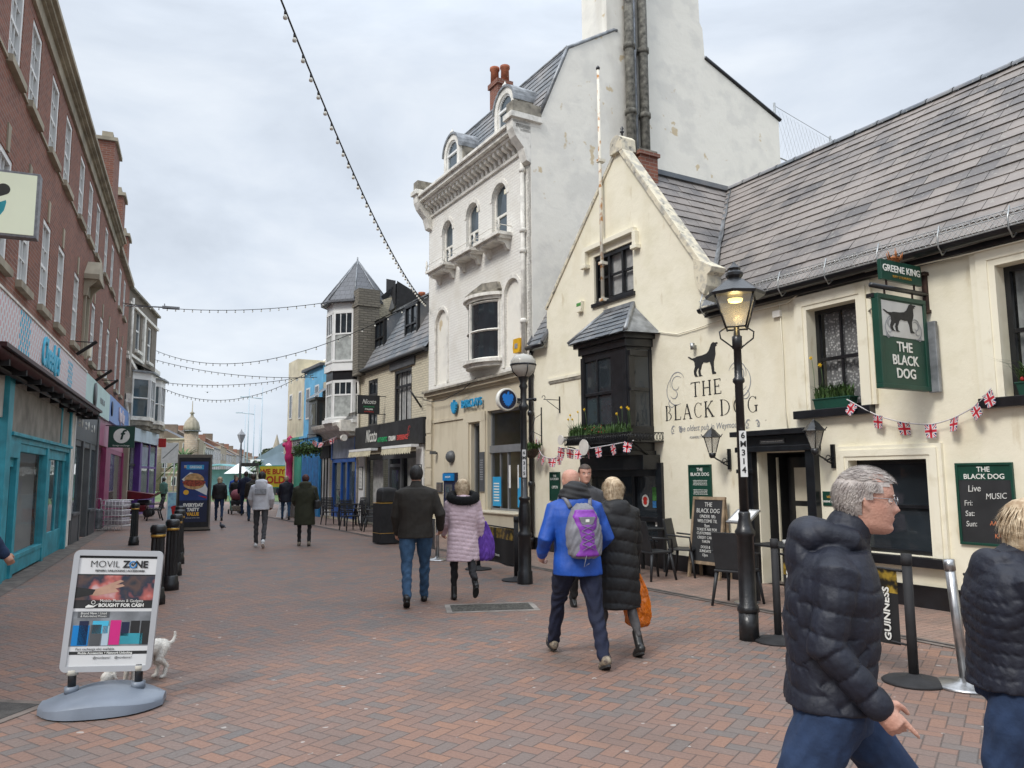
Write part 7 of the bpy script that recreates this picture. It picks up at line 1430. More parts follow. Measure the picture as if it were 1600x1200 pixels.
# ------------------------------------------------------------------ BARRIERS
m_ban = blob('banner_gold_spray', [(.015, .015, .015), (.02, .018, .012), (.30, .20, .03), (.45, .30, .05)], 9, 2); m_banb = mat('banner_black', (.018, .019, .02), .6, .2, 4, .1); m_foam = blob('banner_gold', [(.30, .17, .02), (.55, .34, .05)], 20, 5); m_dregs = mat('black_rubber', (.02, .02, .02), .6, .3, 12, .1)
def stanchion(label, loc, m=m_blackm, hz=.98, lean=0, group='barrier posts'):
    t = thing('barrier_post', label, 'barrier post', W, loc, group=group); b = MB(); b.tube([(0, 0, .02), (lean, 0, hz)], .038, m, 10); b.tube([(lean*.93, 0, hz*.93), (lean*1.02, 0, hz*1.02)], .042, m, 10); b.build('post', t)
    b = MB(); b.lathe([(.235, 0), (.24, .012), (.22, .025), (.06, .045), (.04, .07)], (0, 0, 0), m, 24); b.build('base', t); return t
s1 = stanchion('black barrier post between the lit street lamp and the striding man', (2.62, 7.86, 0)); s2 = stanchion('black barrier post right of the striding man', (3.17, 6.33, 0)); s3 = stanchion('leaning steel barrier post behind the woman at the right edge', (3.5, 6.2, 0), m_steel, .95, -.06)
s4 = stanchion('steel barrier post between the two walkers in front of the bank', (-1.5, 15.5, 0), m_steel); s5 = stanchion('black barrier post at the bank end of the low banner, by the purple bag', (-.62, 13.95, 0)); s6 = stanchion('black barrier post just left of the globe street lamp', (.05, 12.45, 0))
def banner(a, c, label, z0, z1, txt=True, gold=0, harp=False):
    A_, C_ = Vector(a), Vector(c); d = (C_-A_); w = d.length; rz = math.atan2(d.y, d.x); t = thing('barrier_banner', label, 'banner', W, (a[0], a[1], 0), rz, group='stout banners between barrier posts')
    n = 12; b = MB(); vs = []
    for i in range(n+1): x = .06+(w-.12)*i/n; y = .012*math.sin(i*1.1); vs += [(x, y, z0-.008*math.sin(i*.8)), (x, y, z0+(z1-z0)*.68), (x, y, z1-.02*math.sin(math.pi*i/n))]
    f1_ = []; f2_ = []
    for i in range(n): f1_.append((3*i, 3*i+3, 3*i+4, 3*i+1)); f2_.append((3*i+1, 3*i+4, 3*i+5, 3*i+2))
    b.add(vs, f1_, m_banb, True); b.add(vs, f2_, m_ban, True); b.build('cloth', t)
    b = MB(); b.tube([(0, 0, z1), (w, 0, z1)], .012, m_blackm, 5); b.tube([(0, 0, z0+.02), (w, 0, z0+.02)], .010, m_blackm, 5); b.build('rails', t)
    if txt:
        for x in (.16, w-.16): text_mesh('GUINNESS', .092, m_lwhite, Matrix.Translation((x, -.016, (z0+z1)/2-.06)) @ Matrix.Rotation(R(-90), 4, 'Y') @ Matrix.Rotation(R(90), 4, 'X'), parent=t, weight=.002)
    if harp:
        b = MB(); x, z = w*.42, z0+(z1-z0)*.5; b.face([(x-.05, -.018, z+.14), (x+.05, -.018, z+.10), (x+.055, -.018, z+.08), (x-.035, -.018, z+.11), (x+.01, -.018, z-.12), (x-.005, -.018, z-.16)], m_gold)
        for k in range(4): b.box(x-.02+k*.018, x-.014+k*.018, -.018, -.016, z-.06+k*.03, z+.09, m_gold)
        b.build('harp_emblem', t); text_mesh('ENJOY THE BAR', .05, m_lwhite, MF(w*.5, -.018, z0+.13), parent=t)
    return t
banner((2.64, 7.80), (3.15, 6.38), 'stout banner with gold spray between the two black posts by the lit lamp', .26, .86); banner((-.6, 13.9), (.03, 12.5), 'low stout banner with a gold harp beside the globe lamp', .20, .80, False, harp=True); banner((3.52, 6.15), (4.1, 4.7), 'stout banner behind the woman at the right edge', .26, .86)
t = thing('barrier_banner', 'plain grey banner behind the man in the dark jacket', 'banner', W, (-1.55, 15.55, 0), R(112)); b = MB(); b.box(.05, 1.3, -.01, .01, .2, .8, m_grey); b.build('cloth', t)
# ------------------------------------------------------------------ FESTOON LIGHTS
m_bulb = mat('pale_glass_bulb', (.70, .68, .60), .3, .1, 4, 0); m_cab = mat('black_cable', (.015, .015, .015), .7, .1, 4, 0)
bulbp = None
def festoon(A_, B_, sag, n, label, r=.035):
    global bulbp
    A_, B_ = Vector(A_), Vector(B_); t = thing('festoon_lights', label, 'string lights', W, A_, group='festoon light strings across the street'); pts = []
    for i in range(41): f = i/40; q = (B_-A_)*f; q.z -= sag*4*f*(1-f); pts.append(q)
    b = MB(); b.tube(pts, .012, m_cab, 4); b.build('cable', t)
    for k in range(n):
        f = (k+.5)/n; q = (B_-A_)*f; q.z -= sag*4*f*(1-f)
        if bulbp is None: b = MB(); b.tube([(0, 0, -.01), (0, 0, -.07)], .022, m_cab, 6); b.lathe([(.0, -.15), (.03, -.14), (.038, -.11), (.02, -.07)], (0, 0, 0), m_bulb, 8); o = b.build('bulb', t); bulbp = o
        else: o = bulbp.copy(); COL.objects.link(o); o.parent = t
        o.location = q; o.scale = (.74,)*3
festoon(P.w(-10.65, -.1, 6.8), (-2.6, 2.0, 8.2), .9, 54, 'festoon lights running from the bank corner overhead to the top of the picture')
for a, c, sg, n, lab in ((L.w(18.0, 0, 8.45), P.w(-17.2, -.5, 8.23), .35, 26, 'highest of the festoon strings spanning the street'), (L2.w(5.8, -.1, 8.1), P.w(-10.8, -.1, 7.0), 1.25, 30, 'festoon string rising from the bay window house to the bank corner'), (L2.w(5.5, -.1, 7.6), P.w(-21.5, -.3, 5.8), .3, 24, 'festoon string just above the far bay window, spanning the street'), (L2.w(5.9, -.4, 6.5), P.w(-22.4, -.2, 6.0), .28, 28, 'upper of the two low festoon strings at the seaward end'), (L2.w(6.2, -.2, 6.35), P.w(-23.5, -.1, 6.3), 1.0, 34, 'lowest sagging festoon string at the seaward end')): festoon(a, c, sg, n, lab)
# ------------------------------------------------------------------ LEFT PAVEMENT THINGS
t = thing('goods_rack', 'white wire rack of wrapped goods outside the pink shop', 'rack', W, (-12.75, 25.1, 0), R(-12)); b = MB()
for k in range(6):
    z = .15+k*.16
    b.tube([(-.38, -.25, z), (.38, -.25, z), (.38, .25, z), (-.38, .25, z), (-.38, -.25, z)], .012, m_white, 4)
for k in range(7): x = -.38+k*.127; b.tube([(x, -.25, .0), (x, -.25, .95)], .010, m_white, 4)
b.build('wire_frame', t)
m_wrap = mat('pale_wrapped_goods', (.62, .56, .60), .6, .3, 9, .2)
for k in range(3): b = MB(); z = .18+k*.26; b.box(-.33, .33, -.2, .2, z, z+.22, m_wrap); b.build('goods', t, bevel=.03)
t = thing('suitcase', 'upright grey suitcase at the left of the goods rack', 'suitcase', W, (-13.35, 24.9, 0)); b = MB(); b.box(-.2, .2, -.14, .14, .05, .68, m_lead); b.build('shell', t, bevel=.04); b = MB(); b.tube([(-.1, .1, .68), (-.1, .1, 1.0), (.1, .1, 1.0), (.1, .1, .68)], .012, m_steel, 5); b.build('handle', t)
t = thing('park_bench', 'black cast iron bench with slatted seat beyond the lone bollard', 'bench', W, (-14.3, 31.0, 0), R(-62)); 
for x in (-.72, .72): b = MB(); b.tube([(x, -.28, 0), (x, -.22, .42), (x, .22, .40), (x, .34, .88)], .03, m_iron, 5); b.tube([(x, .3, 0), (x, .18, .40)], .03, m_iron, 5); b.tube([(x, -.26, .42), (x, -.28, .62), (x, .25, .64)], .02, m_iron, 5); b.build('end_frame', t)
b = MB(); 
for k in range(5): y = -.24+k*.105; b.box(-.8, .8, y, y+.075, .43, .455, m_black)
b.build('seat', t); b = MB()
for k in range(4): z = .52+k*.10; b.box(-.8, .8, .25+.03*k, .27+.03*k, z, z+.07, m_black)
b.build('backrest', t)
m_redc = mat('dark_red_cover', (.16, .008, .015), .4, .3, 4, .2)
t = thing('mobility_scooter', 'dark red covered mobility scooter parked by the purple shop', 'scooter', W, (-16.2, 33.4, 0), R(12)); b = MB(); b.xz([(-.95, 1.20), (.85, .95), (.95, 1.05), (.6, .78), (-.3, .72), (-.75, .88)], -.35, .35, m_redc); b.build('cover', t, bevel=.05); b = MB(); b.box(-.6, .5, -.28, .28, .22, .5, m_redc); b.box(.1, .6, -.22, .22, .5, .72, m_black); b.build('body', t, bevel=.06)
for x, y in ((-.6, -.28), (-.6, .28), (.55, -.28), (.55, .28)):
    b = MB(); b.lathe([(.06, -.05), (.17, -.05), (.17, .05), (.06, .05)], (0, 0, 0), m_dregs, 14); b.v = [(x+p[0], y+p[2], .17+p[1]) for p in b.v]; b.build('wheel', t)
t = thing('pavement_poster', 'pale blue ice drink poster board left of the advert panel', 'poster board', W, (-12.2, 28.2, 0), R(20)); b = MB(); b.box(-.32, .32, -.03, .03, .1, 1.15, m_white); b.box(-.28, .28, -.035, -.03, .14, 1.11, blob('icy_print', [(.10, .40, .60), (.35, .65, .75), (.15, .25, .5)], 3, 1)); b.build('board', t)
b = MB(); b.face([(-.10, -.037, .2), (.12, -.037, .2), (.16, -.037, .55), (-.16, -.037, .55)], m_redf); el(b, 0, .58, .18, .08, -.038, m_redf); b.build('cup_picture', t)
t = thing('pavement_board', 'white pavement board of handwriting near the blue house', 'sign board', P, (-22.2, -1.2, 0), R(8)); b = MB(); b.yz([(-.3, 0), (-.02, 1.15), (.02, 1.15), (.3, 0), (.26, 0), (0, 1.08), (-.26, 0)], -.5, .5, m_white); b.build('panels', t)
for k in range(5): text_mesh(('fresh crab', 'hot drinks', 'home made', 'ice cream', 'open daily')[k], .15, m_swirl, Matrix.Rotation(R(-14), 4, 'X') @ MF(0, -.30, .98-k*.17), parent=t, name='handwriting')
t = thing('gold_sign', 'yellow sign board reading we buy gold', 'sign', W, (-12.25, 39.5, 0), R(12)); b = MB(); b.box(-.62, .62, -.03, .03, 1.15, 2.2, mat('yellow_board', (.70, .58, .04), .5, .15, 3, 0)); b.box(-.66, .66, -.02, .04, 1.1, 2.25, m_tealg); bd_ = b.build('board', t); m_dred = mat('deep_red_lettering', (.42, .03, .01), .6, .05, 3, 0)
text_mesh('WE BUY', .36, m_dred, MF(0, -.04, 1.92), parent=bd_, weight=.012, xs=.9); text_mesh('GOLD', .50, m_dred, MF(0, -.04, 1.50), parent=bd_, weight=.018, xs=.9)
for x in (-.5, .5): b = MB(); b.box(x-.03, x+.03, -.02, .02, 0, 1.1, m_white); b.build('leg', t)
# white dog's place is in the people file.  drain gum etc. none.
# ------------------------------------------------------------------ SEAFRONT
b = MB(); b.face([(-90, 64, .01), (-10, 52, .01), (60, 120, .01), (-60, 150, .01)], mat('seafront_lawn', (.10, .16, .05), .95, .3, .5, .1)); b.build('lawn', kind='structure', label='patch of seafront lawn beyond the street')
t = thing('domed_hotel', 'ornate stone hotel with two pale domed turrets beyond the bay window house', 'building', W, (-41.6, 98, 0), R(18)); t.scale = (.66, .66, .69); m_hot = brickmat('hotel_stone', (.42, .34, .25), (.34, .25, .17), (.3, .25, .2), bw=.8, bh=.4, ms=.05); b = MB(); b.box(-12, 2.5, 0, 12, 0, 9.6, m_hot)
for z in (3.2, 6.4, 9.4): b.box(-12.1, 2.6, -.15, 0, z, z+.25, m_yell)
b.build('wall', t)
for x in (-5.2, 1.0):
    b = MB(); b.lathe([(1.3, 0), (1.3, 10.9)], (x, .2, 0), m_hot, 8); b.lathe([(1.75, 10.9), (1.8, 11.05)], (x, .2, 0), m_lead, 8); b.lathe([(1.5, 11.05), (1.5, 11.7), (1.25, 12.6), (.7, 13.3), (.3, 13.7), (.25, 14.1), (.5, 14.3), (.12, 14.6), (.06, 16.6)], (x, .2, 0), m_stone, 12); b.build('domed_turret', t)
for z in (1, 4.2, 7.2):
    for k in range(7):
        x = -10.5+k*1.75
        if abs(x+5.2) > 1.2: b = MB(); b.box(x-.45, x+.45, -.06, 0, z, z+1.6, m_white); b.box(x-.33, x+.33, -.08, -.06, z+.1, z+1.5, m_glass); b.build('window', t)
m_trr = [mat('terrace_render_%d' % i, c, .8, .15, .3, 0) for i, c in enumerate(((.62, .60, .55), (.60, .54, .40), (.55, .55, .52), (.66, .63, .58), (.50, .42, .30)))]; m_rtile = mat('brown_tiled_roof', (.25, .19, .14), .8, .3, .5, 0); m_rred = mat('red_brick_gable', (.30, .15, .10), .8, .2, .6, 0)
d0 = Vector((-50, 118, 0)); d1 = Vector((-112, 360, 0)); N_ = 22
for i in range(N_):
    f = i/N_; p = d0.lerp(d1, f); L_ = (d1-d0).length/N_; rz = math.atan2((d1-d0).y, (d1-d0).x); hh = 9.6-.05*i+random.uniform(-.4, .5)
    if i == 4: hh += 1.2
    t = thing('seafront_house', '%s house from the left in the distant seafront terrace, %s fronted' % (('first second third fourth fifth sixth seventh eighth ninth tenth eleventh twelfth thirteenth fourteenth fifteenth sixteenth seventeenth eighteenth nineteenth twentieth'.split()+['twenty-first', 'farthest'])[i], ('white', 'cream', 'pale grey', 'off white', 'tan')[i % 5]), 'house', W, p, rz, group='terrace of houses along the far seafront')
    m_ = m_trr[i % 5]; b = MB(); b.box(0, L_-.05, 0, 10, 0, hh-2.2, m_); b.build('wall', t)
    b = MB(); b.face([(0, -.2, hh-2.2), (L_, -.2, hh-2.2), (L_, 4, hh), (0, 4, hh)], m_rtile if i % 3 else m_slb); b.face([(0, -.2, hh-2.2), (0, 4, hh), (0, 10, hh-2.2)], m_rred if i in (3, 4) else m_rtile); b.box(L_-1.2, L_-.2, 3, 5, hh-.8, hh+1.0, m_rred if i % 2 else m_rtile); b.build('roof', t)
    b = MB()
    for z in (.8, 3.2, 5.3):
        for k in range(4): x = .9+k*(L_-2)/3; b.box(x-.4, x+.4, -.05, 0, z, z+1.35, m_glass)
    b.build('windows', t, kind='stuff')
t = thing('seafront_pavilion', 'blue grey hall with a standing seam roof and dark panels', 'building', W, (-29.4, 92, 0), R(10)); m_bg = mat('blue_grey_cladding', (.20, .27, .33), .6, .1, 1, 0); b = MB(); b.box(-1, 16, 0, 12, 0, 3.8, m_pbs); b.build('wall', t); b = MB(); b.xz([(-1.2, 3.8), (17, 3.8), (17, 6.1), (2.4, 6.1)], 0, 12, m_bg); b.box(4.2, 17, -.06, 0, 4.6, 5.7, m_grey); b.build('roof', t)
t = thing('seafront_kiosk', 'low kiosk with a grey hipped roof and white canopies', 'building', W, (-23.4, 72, 0), R(6)); b = MB(); b.box(-2.2, 5, 0, 7, 0, 2.3, m_grey); b.build('wall', t); b = MB(); b.xz([(-1.2, 2.6), (5, 2.6), (1.7, 4.0)], 0, 7, m_bg); b.box(-2.4, 5.2, -.2, .02, 2.3, 2.6, m_white); b.build('roof', t)
for x in (-1.6, 1.0): b = MB(); b.lathe([(1.5, 2.0), (.1, 2.9)], (x, -1.6, 0), m_white, 4, R(45), R(405), False); b.tube([(x, -1.6, 0), (x, -1.6, 2.6)], .05, m_white, 4); b.build('canopy', t)
b = MB(); b.box(-.9, .0, -.4, -.3, 2.6, 3.3, m_white); b.build('sign_box', t); b = MB(); b.lathe([(.0, 0), (.27, .0), (.27, .05)], (0, 0, 0), m_ink, 14); b.v = [(-.45+p[0], -.42-p[2], 2.95+p[1]) for p in b.v]; b.build('clock_face', t)
t = thing('bus_shelter', 'pale blue glass shelter in the distance', 'shelter', W, (-26.6, 70, 0)); m_aq = mat('aqua_glass', (.25, .50, .55), .3, .1, 2, 0); b = MB(); b.xz([(-2.4, 2.3), (-1.6, 2.75), (0, 2.9), (1.6, 2.75), (2.4, 2.3), (1.6, 2.6), (0, 2.75), (-1.6, 2.6)], 0, 1.6, m_aq); b.build('roof', t); b = MB(); b.box(-2.2, 2.2, 1.5, 1.55, 0, 2.4, m_aq); b.build('glass', t)
for x in (-2.2, 2.2): b = MB(); b.tube([(x, 0, 0), (x, 0, 2.4)], .05, m_white, 5); b.build('post', t)
t = thing('church_spire', 'pale pointed church spire on the skyline', 'spire', W, (-107, 350, 0)); b = MB(); b.box(-3, 3, -3, 3, 0, 12, m_stone); b.lathe([(2.8, 11), (.1, 21)], (0, 0, 0), m_stone, 6, smooth=False); b.build('tower', t)
for x, y, h_, arm, lab in ((-29.2, 85, 11.5, 0, 'tall thin pale mast, leftmost of the distant masts'), (-31.9, 95, 10.6, -1, 'tall seafront light pole with a short arm left of centre in the distance'), (-26.1, 80, 11.0, -1, 'tall seafront light pole with an arm, beside the black fingerpost'), (-36.5, 105, 10.2, 0, 'thin mast behind the distant terrace'), (-46, 140, 11.2, 0, 'faint farthest mast along the seafront')):
    t = thing('light_mast', lab, 'mast', W, (x, y, 0), group='tall poles along the seafront'); b = MB(); b.tube([(0, 0, 0), (0, 0, h_)], [.09, .04], m_pbs, 6); b.build('pole', t)
    if arm: b = MB(); b.tube([(0, 0, h_-1.2), (-1.6, 0, h_-1.0)], .05, m_pbs, 4); b.box(-2.3, -1.5, -.1, .1, h_-1.05, h_-.95, m_pbs); b.build('lamp_arm', t)
t = thing('fingerpost', 'black finger post topped with a lantern in front of the seafront', 'signpost', W, (-17.6, 50, 0)); b = MB(); b.tube([(0, 0, 0), (0, 0, 3.5)], .09, m_iron, 8); b.tube([(0, 0, 3.5), (0, 0, 3.9)], .05, m_iron, 6); b.build('post', t); b = MB(); b.box(0, 1.2, -.03, .03, 2.35, 2.58, m_iron); b.build('finger', t); b = MB(); b.lathe([(.1, 3.9), (.26, 4.35), (.28, 4.4), (.05, 4.65), (.0, 4.8)], (0, 0, 0), m_swirl, 4, smooth=False); b.build('lantern', t)
t = thing('road_sign', 'back of a grey road sign beyond the bench', 'road sign', W, (-22.2, 50, 0)); b = MB(); b.box(-.55, .55, 0, .03, 2.6, 3.9, m_alu); b.face([(-.5, -.004, 2.9), (-.4, -.004, 2.9), (.5, -.004, 3.75), (.5, -.004, 3.85)], m_grey); b.build('plate', t); b = MB(); b.tube([(-.3, .05, 0), (-.3, .05, 3.8)], .04, m_alu, 5); b.tube([(.3, .05, 0), (.3, .05, 3.8)], .04, m_alu, 5); b.build('posts', t)
def palm(label, loc, h_, s):
    t = thing('palm_tree', label, 'palm tree', W, loc, group='palms on the seafront'); b = MB(); b.tube([(0, 0, 0), (.1, 0, h_*.5), (0, 0, h_)], [.35*s, .28*s, .3*s], m_stone_d, 8); b.build('trunk', t); b = MB()
    for k in range(54):
        a = random.uniform(0, 6.28); e_ = random.uniform(-.4, 1.3); l = s*random.uniform(1.3, 2.1); P0 = Vector((0, 0, h_)); pr0 = P0
        for q in range(5):
            f = (q+1)/5; p1 = P0+Vector((math.cos(a)*math.cos(e_)*l*f, math.sin(a)*math.cos(e_)*l*f, math.sin(e_)*l*f-.55*l*f*f)); sd = Vector((-math.sin(a), math.cos(a), 0))*.11*s*(1.1-f); b.face([pr0-sd*1.15, pr0+sd*1.15, p1+sd, p1-sd], m_leaf); pr0 = p1
    b.build('fronds', t)
palm('bushy palm tree behind the bench and advert panel', (-26.4, 62, 0), 3.0, 1.5); palm('smaller palm beside the distant kiosk', (-21.0, 64, 0), 2.6, .8)
m_tree = mat('dull_tree_leaf', (.07, .09, .04), .8, .5, 3, 0)
for x, y, r_, lab in ((-47, 150, 2.2, 'rounded tree among the distant masts'), (-60, 190, 3, 'farther rounded tree before the terrace')):
    t = thing('tree', lab, 'tree', W, (x, y, 0)); b = MB(); b.tube([(0, 0, 0), (0, 0, 4)], .25, m_stone_d, 5); b.build('trunk', t); b = MB()
    for _ in range(900): v = Vector((random.gauss(0, 1), random.gauss(0, 1), random.gauss(0, 1))).normalized()*r_*random.uniform(.55, 1.05); c_ = v+Vector((0, 0, 5)); a = Vector((random.uniform(-1, 1), random.uniform(-1, 1), random.uniform(-1, 1)))*.35; d = a.cross(v).normalized()*.35; b.face([c_-a, c_+d, c_+a, c_-d], m_tree)
    b.build('crown', t)
# rooftop netting and rail behind the pub
t = thing('rooftop_netting', 'thin netting and railings on the roof behind the pub', 'railing', P, (0, 0, 0)); NP = [Vector((-7.6, 12, 10.2)), Vector((-8.0, 15.5, 10.2)), Vector((-8.4, 19, 10.2))]; b = MB()
for q, h_ in zip(NP, (4.6, 4.3, 3.8)): b.tube([q, q+Vector((0, 0, h_))], .045, m_galv, 5)
for z in (1.2, 1.9, 2.6): b.tube([q+Vector((0, 0, z)) for q in NP], .03, m_galv, 4)
b.tube([NP[0]+Vector((0, 0, 4.5)), NP[1]+Vector((0, 0, 4.2)), NP[2]+Vector((0, 0, 3.7))], .012, m_galv, 4); b.build('posts', t); b = MB()
for k in range(30): q = NP[0].lerp(NP[2], k/30); q2 = NP[0].lerp(NP[2], min(1, k/30+.12)); b.tube([q+Vector((0, 0, 2.5)), q2+Vector((0, 0, 4.3-.6*k/30))], .004, m_galv, 3, False); b.tube([q2+Vector((0, 0, 2.5)), q+Vector((0, 0, 4.4-.6*k/30))], .004, m_galv, 3, False)
b.build('net', t)
t = thing('rear_block', 'plain block hidden behind the pub roof', 'building', P, (1.5, 9, 0)); b = MB(); b.box(-7, 4, 0, 6, 0, 7.2, m_creambrick); b.build('wall', t)
# ------------------------------------------------------------------ PEOPLE
def hullmesh(b, voxel, smooth, name, parent, post=None, label=None, mat_pos=None, sub=None):
    """fuse the overlapping lofts of b into one continuous skin"""
    me = bpy.data.meshes.new(name); me.from_pydata(b.v, [], b.f); me.update()
    o = bpy.data.objects.new(name, me); COL.objects.link(o)
    r = o.modifiers.new('r', 'REMESH'); r.mode = 'VOXEL'; r.voxel_size = voxel; r.adaptivity = 0
    if smooth: s = o.modifiers.new('s', 'SMOOTH'); s.iterations = smooth; s.factor = .5
    dg = bpy.context.evaluated_depsgraph_get(); dg.update(); m2 = bpy.data.meshes.new_from_object(o.evaluated_get(dg)); bpy.data.objects.remove(o); m2.name = name
    n = len(m2.vertices); co = np.empty(n*3); m2.vertices.foreach_get('co', co); co = co.reshape(-1, 3)
    if post is not None:
        no = np.empty(n*3); m2.vertices.foreach_get('normal', no); no = no.reshape(-1, 3); co = co+no*post(co, no)[:, None]; m2.vertices.foreach_set('co', co.ravel())
    m2.materials.clear()
    for m in b.ml: m2.materials.append(m)
    if mat_pos is not None:
        nf = len(m2.polygons); c = np.empty(nf*3); m2.polygons.foreach_get('center', c); m2.polygons.foreach_set('material_index', mat_pos(c.reshape(-1, 3)).astype(np.int32))
    else: m2.polygons.foreach_set('material_index', np.zeros(len(m2.polygons), np.int32))
    m2.polygons.foreach_set('use_smooth', np.ones(len(m2.polygons), bool)); m2.update()
    o = bpy.data.objects.new(name, m2); COL.objects.link(o); o.parent = parent
    if label: o['label'] = label
    return o
def loft(b, secs, m, n=20, p=2.0):
    """secs: (cx, cy, z, rx, ry) horizontal superellipse rings, capped"""
    vs = []
    for (cx, cy, z, rx, ry) in secs:
        for j in range(n):
            a = 2*math.pi*j/n; c, s = math.cos(a), math.sin(a); vs.append((cx+rx*math.copysign(abs(c)**(2/p), c), cy+ry*math.copysign(abs(s)**(2/p), s), z))
    k = len(secs); fs = [(i*n+j, i*n+(j+1) % n, (i+1)*n+(j+1) % n, (i+1)*n+j) for i in range(k-1) for j in range(n)]+[tuple(range(n))[::-1], tuple(range((k-1)*n, k*n))]
    if secs[0][2] > secs[-1][2]: fs = [f[::-1] for f in fs]
    b.add(vs, fs, m, True)
def limb(b, pts, rs, m, n=14):
    b.tube(pts, rs, m, n); b.ball(pts[0], rs[0]*.99, m, n, 8); b.ball(pts[-1], rs[-1]*.99, m, n, 8)
def dirv(pitch, out, side):        # unit vector, hanging down; pitch forward, out to the side
    return Vector((side*math.sin(R(out))*math.cos(R(pitch)), math.sin(R(pitch)), -math.cos(R(pitch))*math.cos(R(out))))
def hand(b, W_, d, side, m, k=1.0, curl=35, point=False, palm_in=None):
    d = d.normalized(); inn = palm_in or Vector((-side, 0, 0)); inn = (inn-d*inn.dot(d)).normalized(); fw = d.cross(inn).normalized()
    if fw.y < 0: fw = -fw
    P0 = W_; b.tube([P0-d*.03, P0+d*.02*k, P0+d*.055*k, P0+d*.09*k], [.025*k, .031*k, .037*k, .033*k], m, 10); b.ball(P0+d*.055*k, (.036*k, .036*k, .036*k), m)
    for i, (o_, l, r_) in enumerate(((.030, .070, .0092), (.010, .078, .0095), (-.010, .072, .009), (-.029, .058, .008))):
        c = 8 if (point and i == 0) else curl+6*i; p = P0+d*.088*k+fw*o_*k; pts = [p-d*.02*k, p]; dd = d
        for j in range(3):
            a = R(c*(.7+.25*j)); dd = (dd*math.cos(a)+inn*math.sin(a)).normalized(); inn2 = (inn-dd*inn.dot(dd)); p = p+dd*l*k*(.45, .30, .25)[j]; pts.append(p)
            if inn2.length > .01: pass
        b.tube(pts, [r_*1.05*k, r_*1.05*k, r_*k, r_*.92*k, r_*.75*k], m, 8); b.ball(pts[-1], r_*.78*k, m, 8, 6); b.ball(pts[1], r_*1.12*k, m, 8, 6)
    p = P0+d*.02*k+fw*.026*k; t1 = p+(d*.6+fw*.55+inn*.35).normalized()*.035*k; t2 = t1+(d*.85+fw*.15+inn*.5).normalized()*.032*k; t3 = t2+(d*.9+inn*.45).normalized()*.024*k
    b.tube([p, t1, t2, t3], [.014*k, .012*k, .0105*k, .008*k], m, 8); b.ball(t3, .0082*k, m, 8, 6)
HP = [(-.117, .016, .060, -.012), (-.110, .036, .076, .01), (-.095, .050, .085, .035), (-.08, .058, .081, .055), (-.058, .063, .086, .068), (-.04, .069, .083, .082), (-.02, .072, .082, .093), (.005, .074, .081, .100), (.022, .076, .090, .102), (.05, .077, .088, .101), (.08, .070, .079, .093), (.10, .054, .060, .075), (.112, .032, .035, .045), (.117, .008, .008, .012)]
def headmesh(b, C, m, yaw=0, k=1.0, n=44, tilt=0):
    Mh = Matrix.Translation(C) @ Matrix.Rotation(R(yaw), 4, 'Z') @ Matrix.Rotation(R(tilt), 4, 'X'); vs = []; rows = []
    zs = [HP[0][0]+(HP[-1][0]-HP[0][0])*i/40 for i in range(41)]
    g = lambda x, s: math.exp(-(x/s)**2)
    for z in zs:
        w = np.interp(z, [h[0] for h in HP], [h[1] for h in HP]); yf = np.interp(z, [h[0] for h in HP], [h[2] for h in HP]); yb = np.interp(z, [h[0] for h in HP], [h[3] for h in HP])
        for j in range(n):
            a = 2*math.pi*j/n; sx, cy = math.sin(a), math.cos(a); x = w*math.copysign(abs(sx)**.92, sx); y = (yf if cy > 0 else yb)*math.copysign(abs(cy)**.9, cy)
            if cy > 0:
                na = np.interp(z, [-.047, -.041, -.034, -.027, -.01, .008, .02, .03], [0, .016, .027, .030, .018, .008, .003, 0]); y += na*g(x, .013+.004*g(z+.033, .012))
                y -= .011*(g(x-.031, .015)+g(x+.031, .015))*g(z-.004, .011); y += .004*(g(x-.03, .02)+g(x+.03, .02))*g(z-.022, .008)
                y += .006*g(x, .024)*(g(z+.054, .006)+g(z+.066, .006)); y -= .003*g(x, .03)*g(z+.060, .003); y += .004*g(x, .02)*g(z+.1, .014); y += .004*(g(abs(x)-.045, .018))*g(z+.02, .018)
            vs.append(Mh @ Vector((x*k, y*k, z*k)))
    kk = len(zs); fs = [(i*n+j, (i+1)*n+j, (i+1)*n+(j+1) % n, i*n+(j+1) % n) for i in range(kk-1) for j in range(n)]+[tuple(range(n)), tuple(range((kk-1)*n, kk*n))[::-1]]; b.add(vs, fs, m, True)
    for s in (-1, 1):
        pts = [Mh @ Vector(q)*1 for q in ((s*.073*k, -.002*k, .014*k), (s*.081*k, -.012*k, .020*k), (s*.083*k, -.019*k, .006*k), (s*.079*k, -.013*k, -.014*k), (s*.072*k, -.003*k, -.028*k))]; b.tube(pts, [.005*k, .0055*k, .0055*k, .006*k, .006*k], m, 8)
        e = [Mh @ Vector(q) for q in ((s*.070*k, -.004*k, .014*k), (s*.076*k, -.010*k, .006*k), (s*.074*k, -.008*k, -.010*k), (s*.07*k, -.004*k, -.024*k))]; b.tube(e, [.007*k, .008*k, .007*k, .006*k], m, 8)
    return Mh
